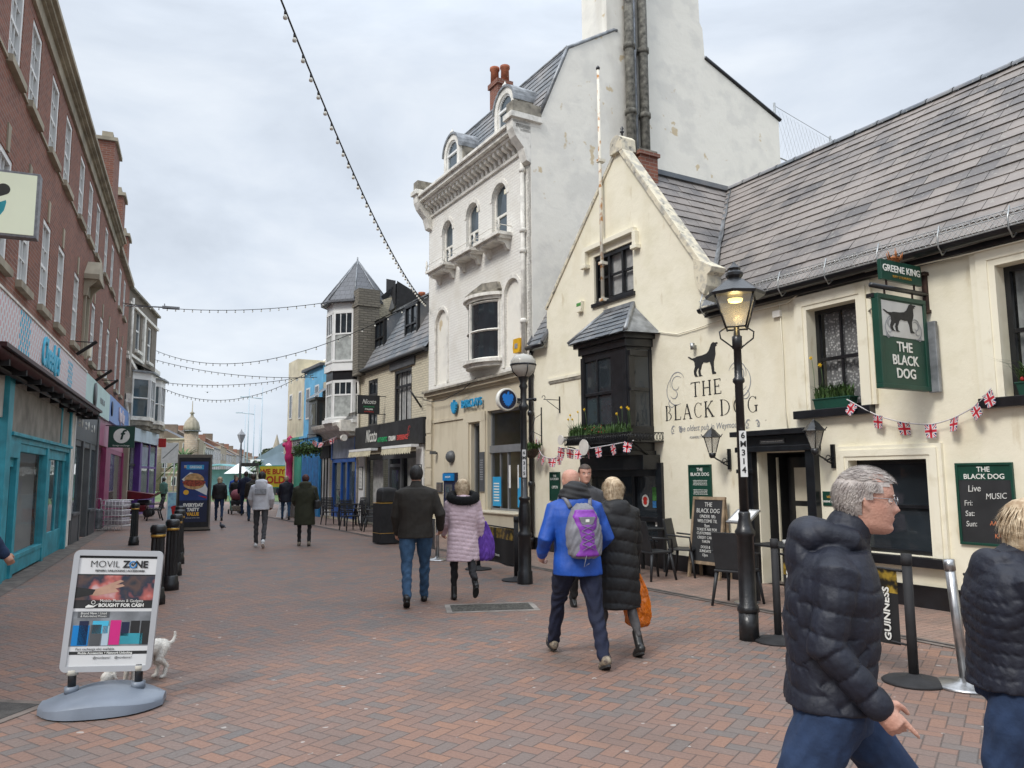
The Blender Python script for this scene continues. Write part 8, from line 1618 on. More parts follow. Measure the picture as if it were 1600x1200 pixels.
def strands(b, Mh, n, m, ok, rad, ln, flow, k=1.0, w=.0016, rnd=None, lift=.004):
    rnd = rnd or random
    for _ in range(n):
        v = Vector((rnd.gauss(0, 1), rnd.gauss(0, 1), rnd.gauss(0, 1))).normalized()
        if not ok(v): continue
        p = Vector((v.x*rad[0], v.y*rad[1]+rad[3], v.z*rad[2]+rad[4]))*k; f = Vector(flow(v)).normalized(); f = (f-v*f.dot(v)*.85).normalized(); l = ln*rnd.uniform(.6, 1.2)*k; s = f.cross(v).normalized()*w; jt = Vector((rnd.uniform(-1, 1), rnd.uniform(-1, 1), rnd.uniform(-1, 1)))*.12
        q = [p, p+f*l*.5+v*lift*k+jt*l*.4, p+f*l+v*lift*.4*k+jt*l]
        b.add([Mh @ (q[0]-s), Mh @ (q[0]+s), Mh @ (q[1]+s*.9), Mh @ (q[1]-s*.9), Mh @ q[2]], [(0, 1, 2, 3), (3, 2, 4)], m)
m_skin = mat('skin', (.56, .30, .21), .5, .16, 14, .12, 90, spec=.35); m_skinr = mat('ruddy_skin', (.55, .31, .23), .5, .22, 16, .3, 110, col2=(.47, .235, .17)); m_skind = mat('brown_skin', (.16, .08, .05), .55, .15, 10, .1)
def cloth(name, col, rough=.85, bump=.35, sc=9, var=.18): return mat(name, col, rough, var, sc, bump, sc*2.2, dist=.02)
m_denim = cloth('blue_denim', (.035, .085, .16), .9, .3, 12); m_denimd = cloth('dark_denim', (.016, .036, .088), .9, .3, 12); m_navyc = cloth('navy_puffer', (.008, .0105, .022), .62, .3, 12); m_blkc = cloth('black_puffer', (.009, .009, .010), .66, .25, 10); m_oliv = cloth('olive_parka', (.028, .030, .014)); m_brn = cloth('dark_olive_jacket', (.026, .022, .017)); m_pinkc = cloth('pale_pink_coat', (.66, .51, .56), .7, .3, 10, .1); m_bluec = cloth('bright_blue_jacket', (.005, .07, .38), .6, .35, 7); m_navyt = cloth('navy_trousers', (.006, .010, .032), .85, .4, 8); m_hood = cloth('pale_grey_hoodie', (.62, .63, .67), .9, .3, 8, .1); m_greyt = cloth('grey_trousers', (.06, .06, .065)); m_blkt = cloth('black_leggings', (.010, .010, .012), .8, .2); m_shoeb = mat('black_shoe', (.012, .012, .012), .4, .2, 9, .1); m_shoew = mat('white_shoe', (.70, .70, .70), .5, .1, 9, .1); m_shoet = mat('tan_hiking_shoe', (.30, .25, .18), .7, .5, 30, .3, col2=(.08, .06, .05)); m_fur = mat('black_fur', (.006, .006, .007), 1, .3, 30, 1, 120); m_tights = mat('grey_tights', (.07, .065, .065), .8, .2, 30, .1)
def hairm(name, c, c2): return mat(name, c, .6, .3, 30, .4, 150, col2=c2)
h_grey = hairm('grey_hair', (.46, .41, .37), (.26, .22, .20)); h_blond = hairm('blonde_hair', (.66, .53, .36), (.30, .20, .11)); h_blk = hairm('black_hair', (.010, .009, .008), (.02, .016, .014)); h_brn = hairm('brown_hair', (.07, .04, .025), (.03, .018, .012)); h_red = hairm('dark_red_hair', (.10, .015, .012), (.03, .008, .008))
def person(label, loc, head, H=1.72, top=None, topm=None, coat=.80, flare=1.0, legs=((18, 8), (-14, 30)), arms=((5, 12, 20), (-5, 12, 20)), trm=None, shoe=None, skin=None, hair=None, hstyle='short', hood=0, vox=.012, yaw=0, quilt=None, tilt=0, lean=0, bulk=1.0, cuffs=.055, legr=1.0, boot=False, group=None, bend=None, point=False, htilt=0, hunch=0, armk=1.0):
    """head = azimuth the person faces (degrees, clockwise from +y). local frame: +y forward, +x right"""
    t = thing('person', label, 'person', W, (loc[0], loc[1], 0), -R(head), group=group); k = H/1.75; S = k; skin = skin or m_skin
    hz = .93*k; hips = [Vector((s*.088*k*bulk, 0, hz)) for s in (-1, 1)]; ft = []
    for s, hp, (th, kn) in zip((-1, 1), hips, legs):
        d1 = dirv(th, 2, s); K = hp+d1*.44*k; d2 = dirv(th-kn, 0, s); A_ = K+d2*.42*k; ft.append((K, A_, th-kn, th))
    low = min(f[1].z-.085*k-(.10*k*max(0, math.sin(R(-f[2])))*.35) for f in ft); dz = -low
    up = Vector((0, math.sin(R(lean)), math.cos(R(lean)))); base = Vector((0, 0, hz+dz))
    TP = lambda x, y, z: base+Vector((x*k, y*k, 0))+Vector((0, up.y*(z-.93)*k, up.z*(z-.93)*k))
    # ---- body skin
    b = MB(); HC = TP(0, .045+hunch, 1.628); Mh = headmesh(b, HC, skin, yaw, k, 44 if vox < .01 else 28, htilt); limb(b, [TP(0, -.02, 1.40), TP(0, .0+hunch*.5, 1.49), HC+Vector((0, -.02*k, -.06*k))], [.062*k, .058*k, .058*k], skin)
    def torso(b, m, e, z0, z1, fl=1.0):
        tab = [(.93, .165, .115), (1.03, .15, .108), (1.12, .158, .115), (1.22, .175, .122), (1.32, .185, .12), (1.40, .178, .105), (1.45, .13, .085), (1.485, .08, .07)]
        zs = [z for z in np.arange(z0, z1+.001, .035)]; secs = []
        for z in zs:
            rx = np.interp(z, [q[0] for q in tab], [q[1] for q in tab])*bulk+e; ry = np.interp(z, [q[0] for q in tab], [q[2] for q in tab])*bulk+e
            if z < .93: f = 1+(fl-1)*(.93-z)/.4; rx *= f; ry *= f*1.04
            c = TP(0, -.005 if z > .93 else 0, z) if z > .85 else TP(0, 0, .85)+Vector((0, 0, (z-.85)*k)); secs.append((c.x, c.y, c.z, rx*k, ry*k))
        loft(b, secs, m, 24, 2.3)
    torso(b, skin, -.03, .9, 1.45)
    sh = []; 
    for s, (pi_, ou, el_) in zip((-1, 1), arms):
        Sx = TP(s*.172*bulk, -.005, 1.388); d1 = dirv(pi_, ou, s); E_ = Sx+d1*.285*k*armk; inw = bend or 8; d2 = (dirv(pi_+el_, max(-8, ou-inw), s)); Wr = E_+d2*.245*k*armk; sh.append((Sx, E_, Wr, d1, d2, s)); limb(b, [Sx, E_, Wr], [.04*k, .035*k, .026*k], skin); hand(b, Wr, d2, s, skin, k*1.0, curl=48, point=(point and s == 1))
    for s, hp, (K, A_, an, th) in zip((-1, 1), hips, ft): o_ = Vector((0, 0, dz)); limb(b, [hp+o_, K+o_, A_+o_], [.055*k, .036*k, .026*k], skin, 10)
    body = hullmesh(b, min(vox, .011) if vox > .009 else .0055, 2, 'body', t)
    # ---- top
    if topm:
        e = top if top else .022; b = MB(); zc = coat; torso(b, topm, e, zc, 1.47, flare)
        for (Sx, E_, Wr, d1, d2, s) in sh:
            r0 = .060+e*.75; limb(b, [TP(s*.08*bulk, -.01, 1.415), Sx, E_, Wr-d2*.0], [r0*k*.9, r0*k*.95, (.050+e*.6)*k, (cuffs*.72+e*.35)*k], topm)
        limb(b, [TP(0, -.015, 1.40), TP(0, .0+hunch*.5, 1.475), TP(0, .012+hunch*.6, 1.535 if hood > 1.1 else 1.50)], [.10*k, .088*k, .078*k], topm)
        if hood: hs = abs(hood); hu = .045 if hood > 1.1 else 0; b.ball(TP(0, -.085, 1.455+hu), (.125*k*hs, .070*k*hs, .065*k*hs), topm, 18, 12); b.ball(TP(0, -.115, 1.40+hu*.5), (.115*k*hs, .050*k*hs, .10*k*hs), topm, 18, 12); [limb(b, [TP(q_*.09, -.05, 1.47+hu), TP(q_*.085, .05, 1.475+hu*.4), TP(0, .09, 1.45)], [.043*k*hs, .036*k*hs, .030*k*hs], topm) for q_ in (-1, 1)]
        qs = quilt or 0
        def post(co, no):
            rs = np.random.RandomState(3); n_ = len(co); disp = np.zeros(n_)
            ph = co @ np.array([[9., 14., 5.], [-13., 6., 11.], [5., -8., 17.], [21., 17., -12.]]).T; disp += .0035*np.sin(ph[:, 0])*np.sin(ph[:, 1]+1.3)+.003*np.sin(ph[:, 2]+2*np.sin(ph[:, 3]))
            best = np.full(n_, 1e9); par = co[:, 2]-(co[:, 1]*math.tan(R(lean))*0); par = par+.02*np.sin(co[:, 0]*9)
            if qs:
                for (Sx, E_, Wr, d1, d2, s) in sh:
                    for (a, c, off) in ((Sx, E_, 0), (E_, Wr, .285*k)):
                        a_, c_ = np.array(a), np.array(c); ab = c_-a_; tt = np.clip(((co-a_) @ ab)/(ab @ ab), 0, 1); dd = np.linalg.norm(co-(a_+tt[:, None]*ab), axis=1); mk = (dd < (.085+e)*k) & (dd < best) & (np.abs(co[:, 0]) > .14*k*bulk); par = np.where(mk, 5+off+tt*np.linalg.norm(ab), par); best = np.where(mk, dd, best)
                f = par/qs+.06*np.sin(co[:, 0]*14+co[:, 1]*11); w_ = np.abs(np.sin(math.pi*f)); disp += qs*.155*(w_**.36-.62); disp += .0022*np.sin(co[:, 0]*120+co[:, 1]*95+np.sin(f*5+co[:, 0]*30)*2.2)*np.clip(1.2-w_*1.2, 0, 1)
            zf = np.clip((1.40*k+dz-co[:, 2])/.1, .25, 1); return disp*zf
        hullmesh(b, vox, 3, 'coat' if coat < .75 else 'jacket', t, post)
    # ---- trousers
    b = MB(); o_ = Vector((0, 0, dz)); trm = trm or m_denim; rl = legr
    loft(b, [(0, 0, hz+dz-.09*k, .155*k*bulk, .115*k*bulk), (0, 0, hz+dz, .168*k*bulk, .122*k*bulk), (0, 0, hz+dz+.10*k, .152*k*bulk, .112*k*bulk)], trm)
    for hp, (K, A_, an, th) in zip(hips, ft): limb(b, [hp+o_+Vector((0, 0, -.02)), (hp+K)/2+o_, K+o_, (K+A_)/2+o_+Vector((0, -.008, 0)), A_+o_+Vector((0, 0, -.02*k if not boot else .1*k))], [.092*k*rl*bulk, .080*k*rl*bulk, .060*k*rl, .056*k*rl, (.050 if not boot else .036)*k*rl], trm)
    def postt(co, no): kz = (1+1.4*np.exp(-((co[:, 2]-.45*k)/.13)**2)+1.5*np.exp(-((co[:, 2]-.12*k)/.08)**2)); return (.0026*np.sin(co[:, 2]*52+5*np.sin(co[:, 0]*19)+3*np.sin(co[:, 1]*23))+.002*np.sin(co[:, 2]*31+co[:, 0]*40))*kz
    hullmesh(b, vox, 2, 'trousers', t, postt)
    for s, (K, A_, an, th) in zip((-1, 1), ft):
        a = R(max(-55, an*.9 if an < 0 else an*.5)); f = Vector((0, math.cos(a), math.sin(a))); dn = Vector((0, math.sin(a), -math.cos(a))); q = A_+o_+dn*.045*k; b = MB(); limb(b, [q-f*.045*k, q+f*.05*k+dn*.004, q+f*.125*k+dn*.014*k], [.043*k, .042*k, .031*k], shoe or m_shoeb, 12); limb(b, [A_+o_-dn*(.12 if boot else .0)*k, q-f*.02*k], [.046*k, .045*k], shoe or m_shoeb, 12)
        hullmesh(b, min(vox, .009), 1, 'shoe', t)
        b = MB(); pp_ = [q+f*(.045+.115*math.cos(R(u)))*k+Vector((math.sin(R(u))*.042*k, 0, 0))+dn*.040*k for u in range(0, 360, 24)]; n_ = len(pp_); b.add([p-dn*.012*k for p in pp_]+[p+dn*.012*k for p in pp_], [tuple(range(n_))[::-1], tuple(range(n_, 2*n_))]+[(i, (i+1) % n_, (i+1) % n_+n_, i+n_) for i in range(n_)], m_dregs if shoe != m_shoew else m_white); b.build('sole', t)
    # ---- hair
    if hair:
        b = MB(); rn = random.Random(int(abs(loc[0])*97)+5); kk = k*1.0
        if hstyle == 'short':
            ok = lambda v: v.z > .18 or (v.y < -.15 and v.z > -.62-.3*v.y*0 and v.z > -.55)
            c = MB(); c.M = Mh; gr = k*1.022 if vox < .0095 else k*1.055; c.ball((0, -.007*k, .018*k), (.0835*gr, .1075*gr, .1045*gr), hair, 36, 28); c.M = None; keep = []
            iM = Mh.inverted()
            for fi, f in enumerate(c.f):
                ce = sum((Vector(c.v[i]) for i in f), Vector())/len(f); q = iM @ ce/k
                if (q.z > .066 and q.y < .092) or (q.y < .074 and q.z > .052) or (q.y < .052 and q.z > .034) or (q.y < .012 and q.z > .012) or (q.y < -.012 and q.z > .005) or (q.y < -.030 and q.z > -.070): keep.append(f)
            b.add(c.v, keep, hair, True)
            if vox < .01: strands(b, Mh, 5200, hair, lambda v: (v.z > .52) or (v.y < .42 and v.z > .22) or (v.y < -.1 and v.z > -.12) or (v.y < -.35 and v.z > -.62), (.0835, .1075, .1045, -.007, .018), .026, lambda v: (v.x*.3, .75 if v.z > .5 else -.5, .15 if v.z > .5 else -1), k, .0011, rn, .006)
            else: strands(b, Mh, 500, hair, lambda v: v.z > .45 or (v.y < -.1 and v.z > -.5), (.087, .113, .110, -.007, .018), .03, lambda v: (0, -.3, -1), k, .003, rn)
        elif hstyle in ('bob', 'long'):
            dz_ = -.07 if hstyle == 'bob' else -.13; c = MB(); c.M = Mh
            secs = [(0, -.010*k, .128*k, .012*k, .015*k), (0, -.010*k, .118*k, .048*k, .058*k), (0, -.012*k, .095*k, .074*k, .088*k), (0, -.016*k, .05*k, .090*k, .102*k), (0, -.022*k, .0, .096*k, .100*k), (0, -.032*k, -.05*k, .100*k, .092*k), (0, -.045*k, -.09*k, .094*k, .078*k), (0, -.055*k, (-.10+dz_*.6)*k, .075*k, .055*k)]; loft(c, secs, hair, 26); c.M = None; keep = []; iM = Mh.inverted()
            for f in c.f:
                ce = sum((Vector(c.v[i]) for i in f), Vector())/len(f); q = iM @ ce/k
                if not (q.y > .035 and q.z < .06): keep.append(f)
            b.add(c.v, keep, hair, True); strands(b, Mh, 2600 if vox < .012 else 900, hair, lambda v: v.y < .3 or v.z > .6, (.095, .100, .118, -.018, .0), .085, lambda v: (v.x*.25+.12*math.sin(v.x*11), -.15, -1), k, .0024, rn, .010)
        elif hstyle == 'fringe': c = MB(); c.M = Mh; c.ball((0, -.005*k, .022*k), (.085*k, .110*k, .104*k), hair, 30, 22); iM = Mh.inverted(); b.add(c.v, [f for f in c.f for q in [iM @ (sum((Vector(c.v[i]) for i in f), Vector())/len(f))/k] if q.z > .060 or (q.y < .03 and q.z > .02) or q.y < -.03 and q.z > -.06], hair, True)
        b.build('hair', t)
    return t, Mh, TP, k, sh
# --- the striding man in the foreground
t, Mh, TP, k, sh = person('grey haired man in glasses and a navy puffer jacket striding past in the right foreground', (1.14, 2.88), 108, 1.765, .026, m_navyc, .925, 1.28, ((37, 9), (-25, 12)), ((-5, 10, 8), (-10, 6, 50)), m_denimd, m_shoeb, m_skinr, h_grey, 'short', 1.12, .0062, 0, .084, lean=4, hunch=.06, armk=.87, bulk=1.12, point=True, legr=1.08, htilt=-2)
m_eyew = mat('eye_white', (.70, .66, .62), .25, .05, 5, 0); m_iris = mat('eye_iris', (.06, .08, .10), .2, .1, 5, 0); m_lens = glass_mat('spectacle_lens', (.05, .05, .05), clear=.88); m_lip = mat('lip', (.28, .10, .08), .5, .1, 9, .1)
def eyes(t, Mh, k, brow=None):
    for s in (-1, 1):
        b = MB(); b.M = Mh; b.ball((s*.031*k, .0695*k, .004*k), .0118*k, m_eyew, 14, 10); b.ball((s*.031*k, .0762*k, .004*k), .0062*k, m_iris, 10, 8); b.build('eye', t)
        b = MB(); b.M = Mh
        for z0, z1 in ((.0115, .0075), (-.004, -.0015)): b.tube([((s*.031+dx)*k, (.0785-abs(dx)*.28)*k, (z0+(z1-z0)*abs(dx)/.014)*k) for dx in (-.014, -.007, 0, .007, .014)], .0026*k, m_skinr, 5)
        b.build('eyelid', t)
        if brow: b = MB(); b.M = Mh; b.tube([((s*.031+dx)*k, (.088-abs(dx)*.35)*k, (.024-abs(dx)*.12)*k) for dx in (-.018, -.009, 0, .009, .018)], .0028*k, brow, 5); b.build('eyebrow', t)
eyes(t, Mh, k, h_grey)
b = MB(); b.M = Mh; b.tube([(dx*k, (.0895-abs(dx)*.42)*k, -.0600*k) for dx in (-.022, -.011, 0, .011, .022)], [.0012, .0024, .0026, .0024, .0012], m_lip, 6); b.build('lips', t)
gl = thing('spectacles', 'thin rimless spectacles worn by the striding man', 'spectacles', W, t.location); gl.rotation_euler = t.rotation_euler
b = MB(); b.M = Mh
for s in (-1, 1): b.arch(s*.032*k, .003*k, .021*k, .0197*k, .094*k, .0955*k, m_steel, 0, 360, 20, .72); b.tube([(s*.053*k, .092*k, .010*k), (s*.072*k, .06*k, .012*k), (s*.082*k, .0, .014*k), (s*.083*k, -.012*k, .004*k)], .0013, m_steel, 5)
b.tube([(-.011*k, .098*k, .006*k), (0, .103*k, .009*k), (.011*k, .098*k, .006*k)], .0012, m_steel, 5); b.build('frame', gl); b = MB(); b.M = Mh
for s in (-1, 1): b.face([(s*.032*k+.0195*k*math.cos(R(a)), .0948*k, .003*k+.0142*k*math.sin(R(a))) for a in range(0, 360, 24)], m_lens)
b.build('lenses', gl)
# --- woman at the right edge
t, Mh, TP, k, sh = person('blonde woman in a dark quilted jacket and jeans, cut off by the right edge', (2.06, 3.32), 100, 1.56, .030, m_navyc, .895, 1.08, ((22, 10), (-18, 22)), ((10, 10, 60), (18, 10, 70)), m_denimd, m_shoeb, m_skin, h_blond, 'bob', 1.0, .007, 0, .050, lean=4, hunch=.05, bulk=1.18, legr=1.05)
# --- couple in the middle
t, Mh, TP, k, sh = person('balding man in a bright blue jacket and navy trousers walking away with a rucksack', (.58, 7.12), -14, 1.76, .034, m_bluec, .80, 1.10, ((30, 4), (-18, 12)), ((-12, 22, 62), (-8, 20, 66)), m_navyt, m_shoet, m_skinr, None, hood=1.0, vox=.009, bulk=1.12, lean=7, bend=30, hunch=.03, legr=1.12)
b = MB(); limb(b, [TP(-.07, -.02, 1.50), TP(.07, -.02, 1.50)], [.085, .085], m_blackm); b.ball(TP(0, -.05, 1.555), (.125, .11, .085), m_blackm, 18, 12); b.ball(TP(0, -.085, 1.50), (.14, .08, .07), m_blackm, 18, 12); hullmesh(b, .009, 3, 'snood', t, lambda co, no: .004*np.sin(co[:, 2]*120+co[:, 0]*30))
bpk = thing('rucksack', 'purple and grey rucksack on the back of the man in blue', 'rucksack', W, t.location); bpk.rotation_euler = t.rotation_euler
m_purb = cloth('purple_nylon', (.22, .035, .36), .55, .3, 9); m_gryb = cloth('grey_nylon', (.20, .20, .225), .6, .3, 9)
b = MB(); loft(b, [(0, TP(0, 0, z).y-.225, TP(0, 0, z).z, rx, ry) for z, rx, ry in ((.96, .10, .05), (.99, .145, .085), (1.10, .165, .105), (1.22, .160, .105), (1.32, .135, .09), (1.40, .10, .065), (1.44, .05, .03))], m_gryb, 24, 2.6); hullmesh(b, .009, 3, 'bag_body', bpk, lambda co, no: .003*np.sin(co[:, 2]*60+8*np.sin(co[:, 0]*22)))
b = MB(); loft(b, [(0, TP(0, 0, z).y-.275, TP(0, 0, z).z, rx, ry) for z, rx, ry in ((.985, .115, .055), (1.06, .088, .070), (1.16, .080, .072), (1.25, .105, .068), (1.33, .115, .056), (1.385, .088, .036))], m_purb, 20, 2.4); hullmesh(b, .008, 3, 'front_pocket', bpk, lambda co, no: .002*np.sin(co[:, 2]*80))
b = MB(); y_ = lambda z: TP(0, 0, z).y; b.xz([(-.075, TP(0, 0, 1.325).z), (.075, TP(0, 0, 1.325).z), (.055, TP(0, 0, 1.27).z), (0, TP(0, 0, 1.235).z), (-.055, TP(0, 0, 1.27).z)], y_(1.29)-.345, y_(1.29)-.31, m_gryb); b.box(-.018, .018, y_(1.29)-.349, y_(1.29)-.345, TP(0, 0, 1.28).z, TP(0, 0, 1.305).z, m_lwhite); b.build('badge_panel', bpk, bevel=.006)
b = MB()
for i in range(4): z = 1.04+.055*i; b.tube([(-.06, y_(z)-.345, TP(0, 0, z).z), (.06, y_(z)-.345, TP(0, 0, z+.055).z)], .0028, m_gryb, 4); b.tube([(.06, y_(z)-.345, TP(0, 0, z).z), (-.06, y_(z)-.345, TP(0, 0, z+.055).z)], .0028, m_gryb, 4)
b.tube([(-.02, y_(1)-.33, TP(0, 0, 1.0).z), (-.05, y_(1)-.34, TP(0, 0, .90).z), (.0, y_(1)-.34, TP(0, 0, .93).z)], .003, m_gryb, 4); b.build('bungee_cord', bpk)
for s in (-1, 1): b = MB(); b.tube([TP(s*.09, -.16, 1.40), TP(s*.115, -.10, 1.485), TP(s*.12, .03, 1.49), TP(s*.13, .15, 1.36), TP(s*.15, .13, 1.12), TP(s*.16, -.08, 1.04)], .022, m_gryb, 6); b.build('strap', bpk)
t, Mh, TP, k, sh = person('blonde woman in a long black puffer coat walking beside the man in blue', (.98, 7.45), -14, 1.63, .040, m_blkc, .45, 1.06, ((14, 6), (-10, 16)), ((8, 9, 34), (6, 8, 10)), m_tights, m_shoeb, m_skin, h_blond, 'bob', 1.1, .010, 0, .115, bulk=1.08, boot=True, legr=.82, lean=2)
m_orng = mat('orange_plastic', (.85, .20, .005), .35, .25, 9, 1, 14, dist=.05)
def carrier(label, parent_t, P0, w, h, d, m, name='carrier_bag', yaw=0):
    q = thing(name, label, 'bag', W, parent_t.location); q.rotation_euler = parent_t.rotation_euler; b = MB(); loft(b, [(P0.x, P0.y, P0.z-z*h, w*rx, d*ry) for z, rx, ry in ((1.0, .60, .75), (.93, .9, 1.0), (.7, 1.0, 1.0), (.4, .85, .8), (.18, .55, .5), (.0, .22, .3))], m, 18, 2.6)
    hullmesh(b, .008, 2, 'bag', q, lambda co, no: .010*np.sin(co[:, 2]*38+6*np.sin(co[:, 0]*33+co[:, 1]*27))*np.sin(co[:, 0]*47+co[:, 2]*21)); b = MB(); b.tube([P0+Vector((0, -.03, -.02)), P0+Vector((0, 0, .05)), P0+Vector((0, .03, -.02))], .006, m, 5); b.build('handle', q)
Wr = sh[1][2]+sh[1][4]*.09; carrier('bulging orange plastic carrier bag held by the woman in the black puffer', t, Wr+Vector((.045, 0, -.02)), .13, .50, .10, m_orng)
t, Mh, TP, k, sh = person('dark haired man facing the camera, half hidden by the man in blue', (.90, 9.75), 172, 1.78, .03, m_greyt, .82, 1.0, ((10, 4), (-12, 14)), ((4, 9, 12), (-4, 9, 12)), m_blkt, m_shoeb, m_skinr, h_brn, 'fringe', 0, .010); eyes(t, Mh, k, h_brn)
# --- man in dark jacket, woman in pink
t, Mh, TP, k, sh = person('dark haired man in a brown waxed jacket and blue jeans walking away', (-1.28, 10.3), -9, 1.80, .034, m_brn, .83, 1.06, ((-16, 16), (14, 2)), ((4, 12, 22), (-8, 22, 50)), m_denim, m_shoeb, m_skin, h_blk, 'short', 0, .010, bulk=1.16, bend=18, legr=1.1)
t, Mh, TP, k, sh = person('fair haired woman in a pale pink quilted coat with a black fur collar', (-.68, 10.55), -12, 1.60, .036, m_pinkc, .56, 1.10, ((8, 4), (-16, 38)), ((10, 10, 40), (0, 12, 20)), m_blkt, m_shoeb, m_skin, h_blond, 'bob', .9, .011, 0, .055, bulk=1.14, legr=.95, boot=True)
b = MB(); pts = [TP(.185*math.sin(R(a)), -.03-.14*math.cos(R(a)), 1.48-.05*math.cos(R(a))) for a in range(-150, 151, 20)]; b.tube(pts, .062, m_fur, 10); o = hullmesh(b, .010, 1, 'fur_collar', t); b = MB(); rn = random.Random(4)
for _ in range(1500): p = rn.choice(pts)+Vector((rn.uniform(-1, 1), rn.uniform(-1, 1), rn.uniform(-1, 1))).normalized()*.062; d = (p-TP(0, -.03, 1.5)).normalized()*.03+Vector((rn.uniform(-1, 1), rn.uniform(-1, 1), rn.uniform(-1, 1)))*.018; s = d.cross(Vector((0, 0, 1))).normalized()*.003; b.face([p-s, p+s, p+d], m_fur)
b.build('fur_tufts', t)
Wr = sh[1][2]+sh[1][4]*.09; m_purl = cloth('purple_bag_cloth', (.14, .05, .38), .8, .4, 8); carrier('slouchy purple cloth bag hanging from the pink coated woman', t, Wr+Vector((.05, -.02, .30)), .15, .52, .09, m_purl, 'cloth_bag')
# --- farther walkers
t, Mh, TP, k, sh = person('man in a pale grey hoodie, grey trousers and white trainers walking away', (-6.02, 18.6), -12, 1.78, .03, m_hood, .86, 1.0, ((10, 3), (-10, 26)), ((10, 16, 42), (4, 14, 40)), m_greyt, m_shoew, m_skind, h_blk, 'short', 1.15, .013, bend=26, legr=.92)
b = MB(); b.box(-.13, .13, TP(0, 0, 1.3).y-.185, TP(0, 0, 1.3).y-.13, TP(0, 0, 1.22).z, TP(0, 0, 1.35).z, m_swirl); o = b.build('back_print', t, bevel=.01)
t, Mh, TP, k, sh = person('dark haired woman in a long olive parka with a shoulder bag', (-5.05, 18.9), -13, 1.70, .045, m_oliv, .50, 1.05, ((4, 3), (-6, 6)), ((12, 12, 50), (4, 14, 46)), m_blkt, m_shoet, m_skin, h_red, 'short', 1.25, .013, bulk=1.2, legr=.86, bend=24)
q = thing('shoulder_bag', 'black shoulder bag of the woman in the olive parka', 'bag', W, t.location); q.rotation_euler = t.rotation_euler; b = MB(); b.box(.22, .36, -.22, .12, .88, 1.10, m_shoeb); b.build('bag', q, bevel=.04); b = MB(); b.tube([(.28, -.2, 1.08), (.20, -.1, 1.35), (.20, .05, 1.38), (.28, .1, 1.08)], .012, m_shoeb, 5); b.build('strap', q)
far = 'walkers in the distance towards the seafront'
for lab, x, y, hd, h_, tm, coat, trm, hr, hstl, bk in (
 ('distant person in a navy coat walking towards the yellow gold sign', -8.9, 30.5, -18, 1.70, m_navyc, .70, m_denim, h_blond, 'short', 1.2), ('distant man in an olive jacket and jeans carrying a khaki rucksack', -9.9, 29.6, -20, 1.78, m_brn, .82, m_denim, h_brn, 'short', 1.15), ('tall distant man in a dark navy jacket', -11.7, 34.0, -18, 1.92, m_navyt, .80, m_denimd, h_brn, 'short', 1.2),
 ('distant woman in black pushing a pushchair', -13.2, 37.0, 150, 1.70, m_blkc, .75, m_blkt, h_brn, 'bob', 1.1), ('distant fair haired woman in a black jacket and blue jeans', -11.4, 30.2, -20, 1.68, m_blkc, .86, m_denimd, h_blond, 'long', 1.1), ('distant person in a bright blue hooded jacket', -14.3, 40.0, -15, 1.80, m_bluec, .80, m_denimd, h_brn, 'short', 1.15),
 ('distant person in a dark coat between the advert panel and the fair haired woman', -16.2, 43.0, -15, 1.62, m_navyt, .60, m_blkt, h_grey, 'short', 1.05), ('distant person in a teal top beyond the pavement poster', -18.9, 42.0, 10, 1.66, cloth('teal_top', (.08, .18, .16)), .85, m_blkt, h_blk, 'short', 1.0), ('distant person in dark red and navy by the pink column', -12.4, 41.5, 190, 1.66, m_navyt, .8, m_blkt, h_brn, 'short', 1.0)):
    p_, Mh, TP, k, sh = person(lab, (x, y), hd, h_, .03, tm, coat, 1.05, ((14, 4), (-12, 18)), ((8, 10, 26), (-6, 10, 22)), trm, m_shoeb, m_skin, hr, hstl, .9 if bk > 1.1 else 0, .020, bulk=bk, group=far)
    if 'rucksack' in lab: q = thing('rucksack', 'khaki rucksack on the distant man in the olive jacket', 'rucksack', W, p_.location); q.rotation_euler = p_.rotation_euler; b = MB(); b.box(-.14, .14, -.34, -.14, 1.02, 1.44, m_oliv); b.build('bag', q, bevel=.05); b = MB(); b.tube([(-.1, -.15, 1.42), (-.1, .1, 1.46), (-.12, .12, 1.1)], .02, m_oliv, 5); b.tube([(.1, -.15, 1.42), (.1, .1, 1.46), (.12, .12, 1.1)], .02, m_oliv, 5); b.build('straps', q)
t = thing('pushchair', 'dark pushchair with a red patterned hood and teal frame', 'pushchair', W, (-12.6, 35.4, 0), R(30)); b = MB(); b.ball((0, -.05, .85), (.26, .34, .26), cloth('patterned_hood', (.28, .08, .10)), 14, 10); b.build('hood', t); b = MB(); b.box(-.22, .22, -.3, .3, .42, .62, m_blackm); b.build('seat', t, bevel=.05); b = MB(); b.box(-.24, .24, -.32, .2, .14, .38, m_shoet); b.build('basket', t, bevel=.04)
b = MB(); b.tube([(-.24, .55, 1.0), (-.24, .1, .5), (-.24, -.4, .12)], .018, m_tealg, 5); b.tube([(.24, .55, 1.0), (.24, .1, .5), (.24, -.4, .12)], .018, m_tealg, 5); b.tube([(-.24, .55, 1.0), (.24, .55, 1.0)], .018, m_blackm, 5); b.build('frame', t)
for x, y in ((-.25, -.4), (.25, -.4), (-.25, .35), (.25, .35)): b = MB(); b.lathe([(.04, -.02), (.11, -.02), (.11, .02), (.04, .02)], (0, 0, 0), m_dregs, 12); b.v = [(x+p[2], y+p[0], .11+p[1]) for p in b.v]; b.build('wheel', t)
# sleeve of somebody at the left edge
person('person in a dark blue coat cut off by the left edge', (-5.2, 7.55), 40, 1.78, .035, m_denimd, .62, 1.05, ((10, 4), (-10, 12)), ((4, 14, 34), (6, 14, 30)), m_denimd, m_shoeb, m_skin, h_brn, 'short', 0, .014, bulk=1.1)
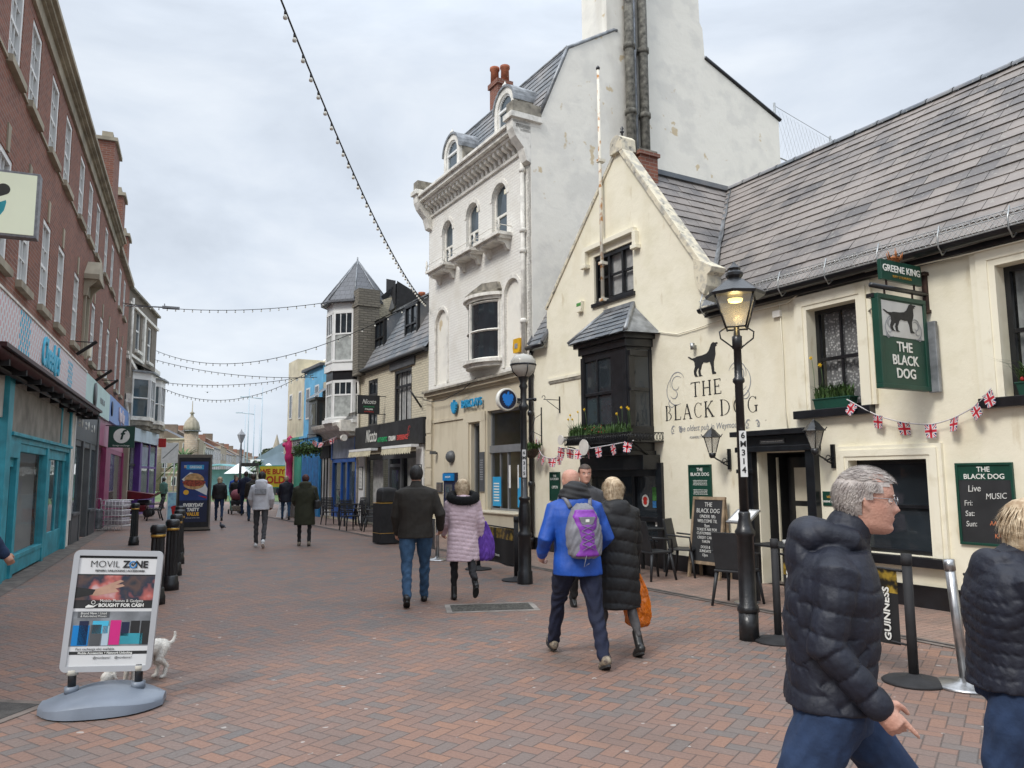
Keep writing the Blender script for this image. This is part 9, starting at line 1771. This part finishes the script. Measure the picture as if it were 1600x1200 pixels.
# ------------------------------------------------------------------ ANIMALS
m_wfur = mat('white_dog_fur', (.72, .69, .63), .9, .12, 14, .6, 60)
t = thing('dog', 'small white dog sniffing the ground behind the phone sign board, tail up', 'dog', W, (-3.02, 6.5, 0), R(158)); t.scale = (.86, .86, .86); b = MB(); k = 1
limb(b, [(0, -.17, .30), (0, -.06, .305), (0, .10, .29), (0, .20, .30)], [.072, .078, .088, .080], m_wfur); limb(b, [(0, .22, .32), (0, .32, .27), (0, .38, .17)], [.062, .05, .045], m_wfur); b.ball((0, .40, .14), (.05, .062, .052), m_wfur); limb(b, [(0, .42, .12), (0, .49, .06)], [.03, .02], m_wfur)
for s in (-1, 1):
    limb(b, [(s*.045, -.18, .29), (s*.05, -.13, .185), (s*.05, -.225, .11), (s*.05, -.20, .02)], [.060, .038, .021, .018], m_wfur); b.ball((s*.05, -.18, .016), (.022, .034, .016), m_wfur); limb(b, [(s*.045, .17, .26), (s*.045, .15, .14), (s*.045, .17, .02)], [.042, .024, .018], m_wfur); b.ball((s*.045, .185, .016), (.022, .032, .016), m_wfur); b.tube([(s*.045, .38, .17), (s*.07, .36, .12)], [.018, .008], m_wfur, 6)
limb(b, [(0, -.23, .335), (0, -.29, .30), (0, -.345, .31), (0, -.37, .36), (0, -.36, .40)], [.022, .019, .017, .014, .008], m_wfur); hullmesh(b, .006, 2, 'body', t, lambda co, no: .0012*np.sin(co[:, 0]*210+co[:, 2]*170)*np.sin(co[:, 1]*190))
dm = t.children[0].data; rn = random.Random(9); b = MB()
for v in rn.sample(list(dm.vertices), min(5200, len(dm.vertices))):
    d = (v.normal*.5+Vector((rn.uniform(-.3, .3), -.8, rn.uniform(-.6, 0)))).normalized()*rn.uniform(.009, .018); s = d.cross(v.normal); s = s.normalized()*.0014 if s.length > 1e-6 else Vector((.0014, 0, 0)); b.face([v.co-s, v.co+s, v.co+d+v.normal*.003], m_wfur)
b.build('fur', t)
m_pig = mat('pigeon_grey', (.05, .055, .07), .6, .3, 20, .1)
t = thing('pigeon', 'grey pigeon on the paving near the advert panel', 'pigeon', W, (-9.2, 24.7, 0), R(50)); b = MB(); limb(b, [(0, -.10, .12), (0, 0, .12), (0, .07, .15)], [.045, .07, .05], m_pig); b.ball((0, .11, .22), .03, m_pig); limb(b, [(0, .08, .17), (0, .11, .22)], [.035, .025], m_pig); limb(b, [(0, -.1, .12), (0, -.2, .09)], [.03, .015], m_pig)
for s in (-1, 1): b.tube([(s*.025, 0, .08), (s*.03, .01, .0)], .007, m_pig, 5)
hullmesh(b, .008, 1, 'body', t)
t = thing('seagull', 'small gull gliding above the far end of the street', 'gull', W, (-27.5, 69, 9.3), R(20)); b = MB(); limb(b, [(0, -.2, 0), (0, .2, .02)], [.05, .06], m_lead)
for s in (-1, 1): b.add([(0, .1, 0), (s*.35, .12, .12), (s*.8, -.02, .02), (s*.35, -.05, .10), (0, -.08, 0)], [(0, 1, 3, 4), (1, 2, 3)], m_lead)
b.build('body', t)
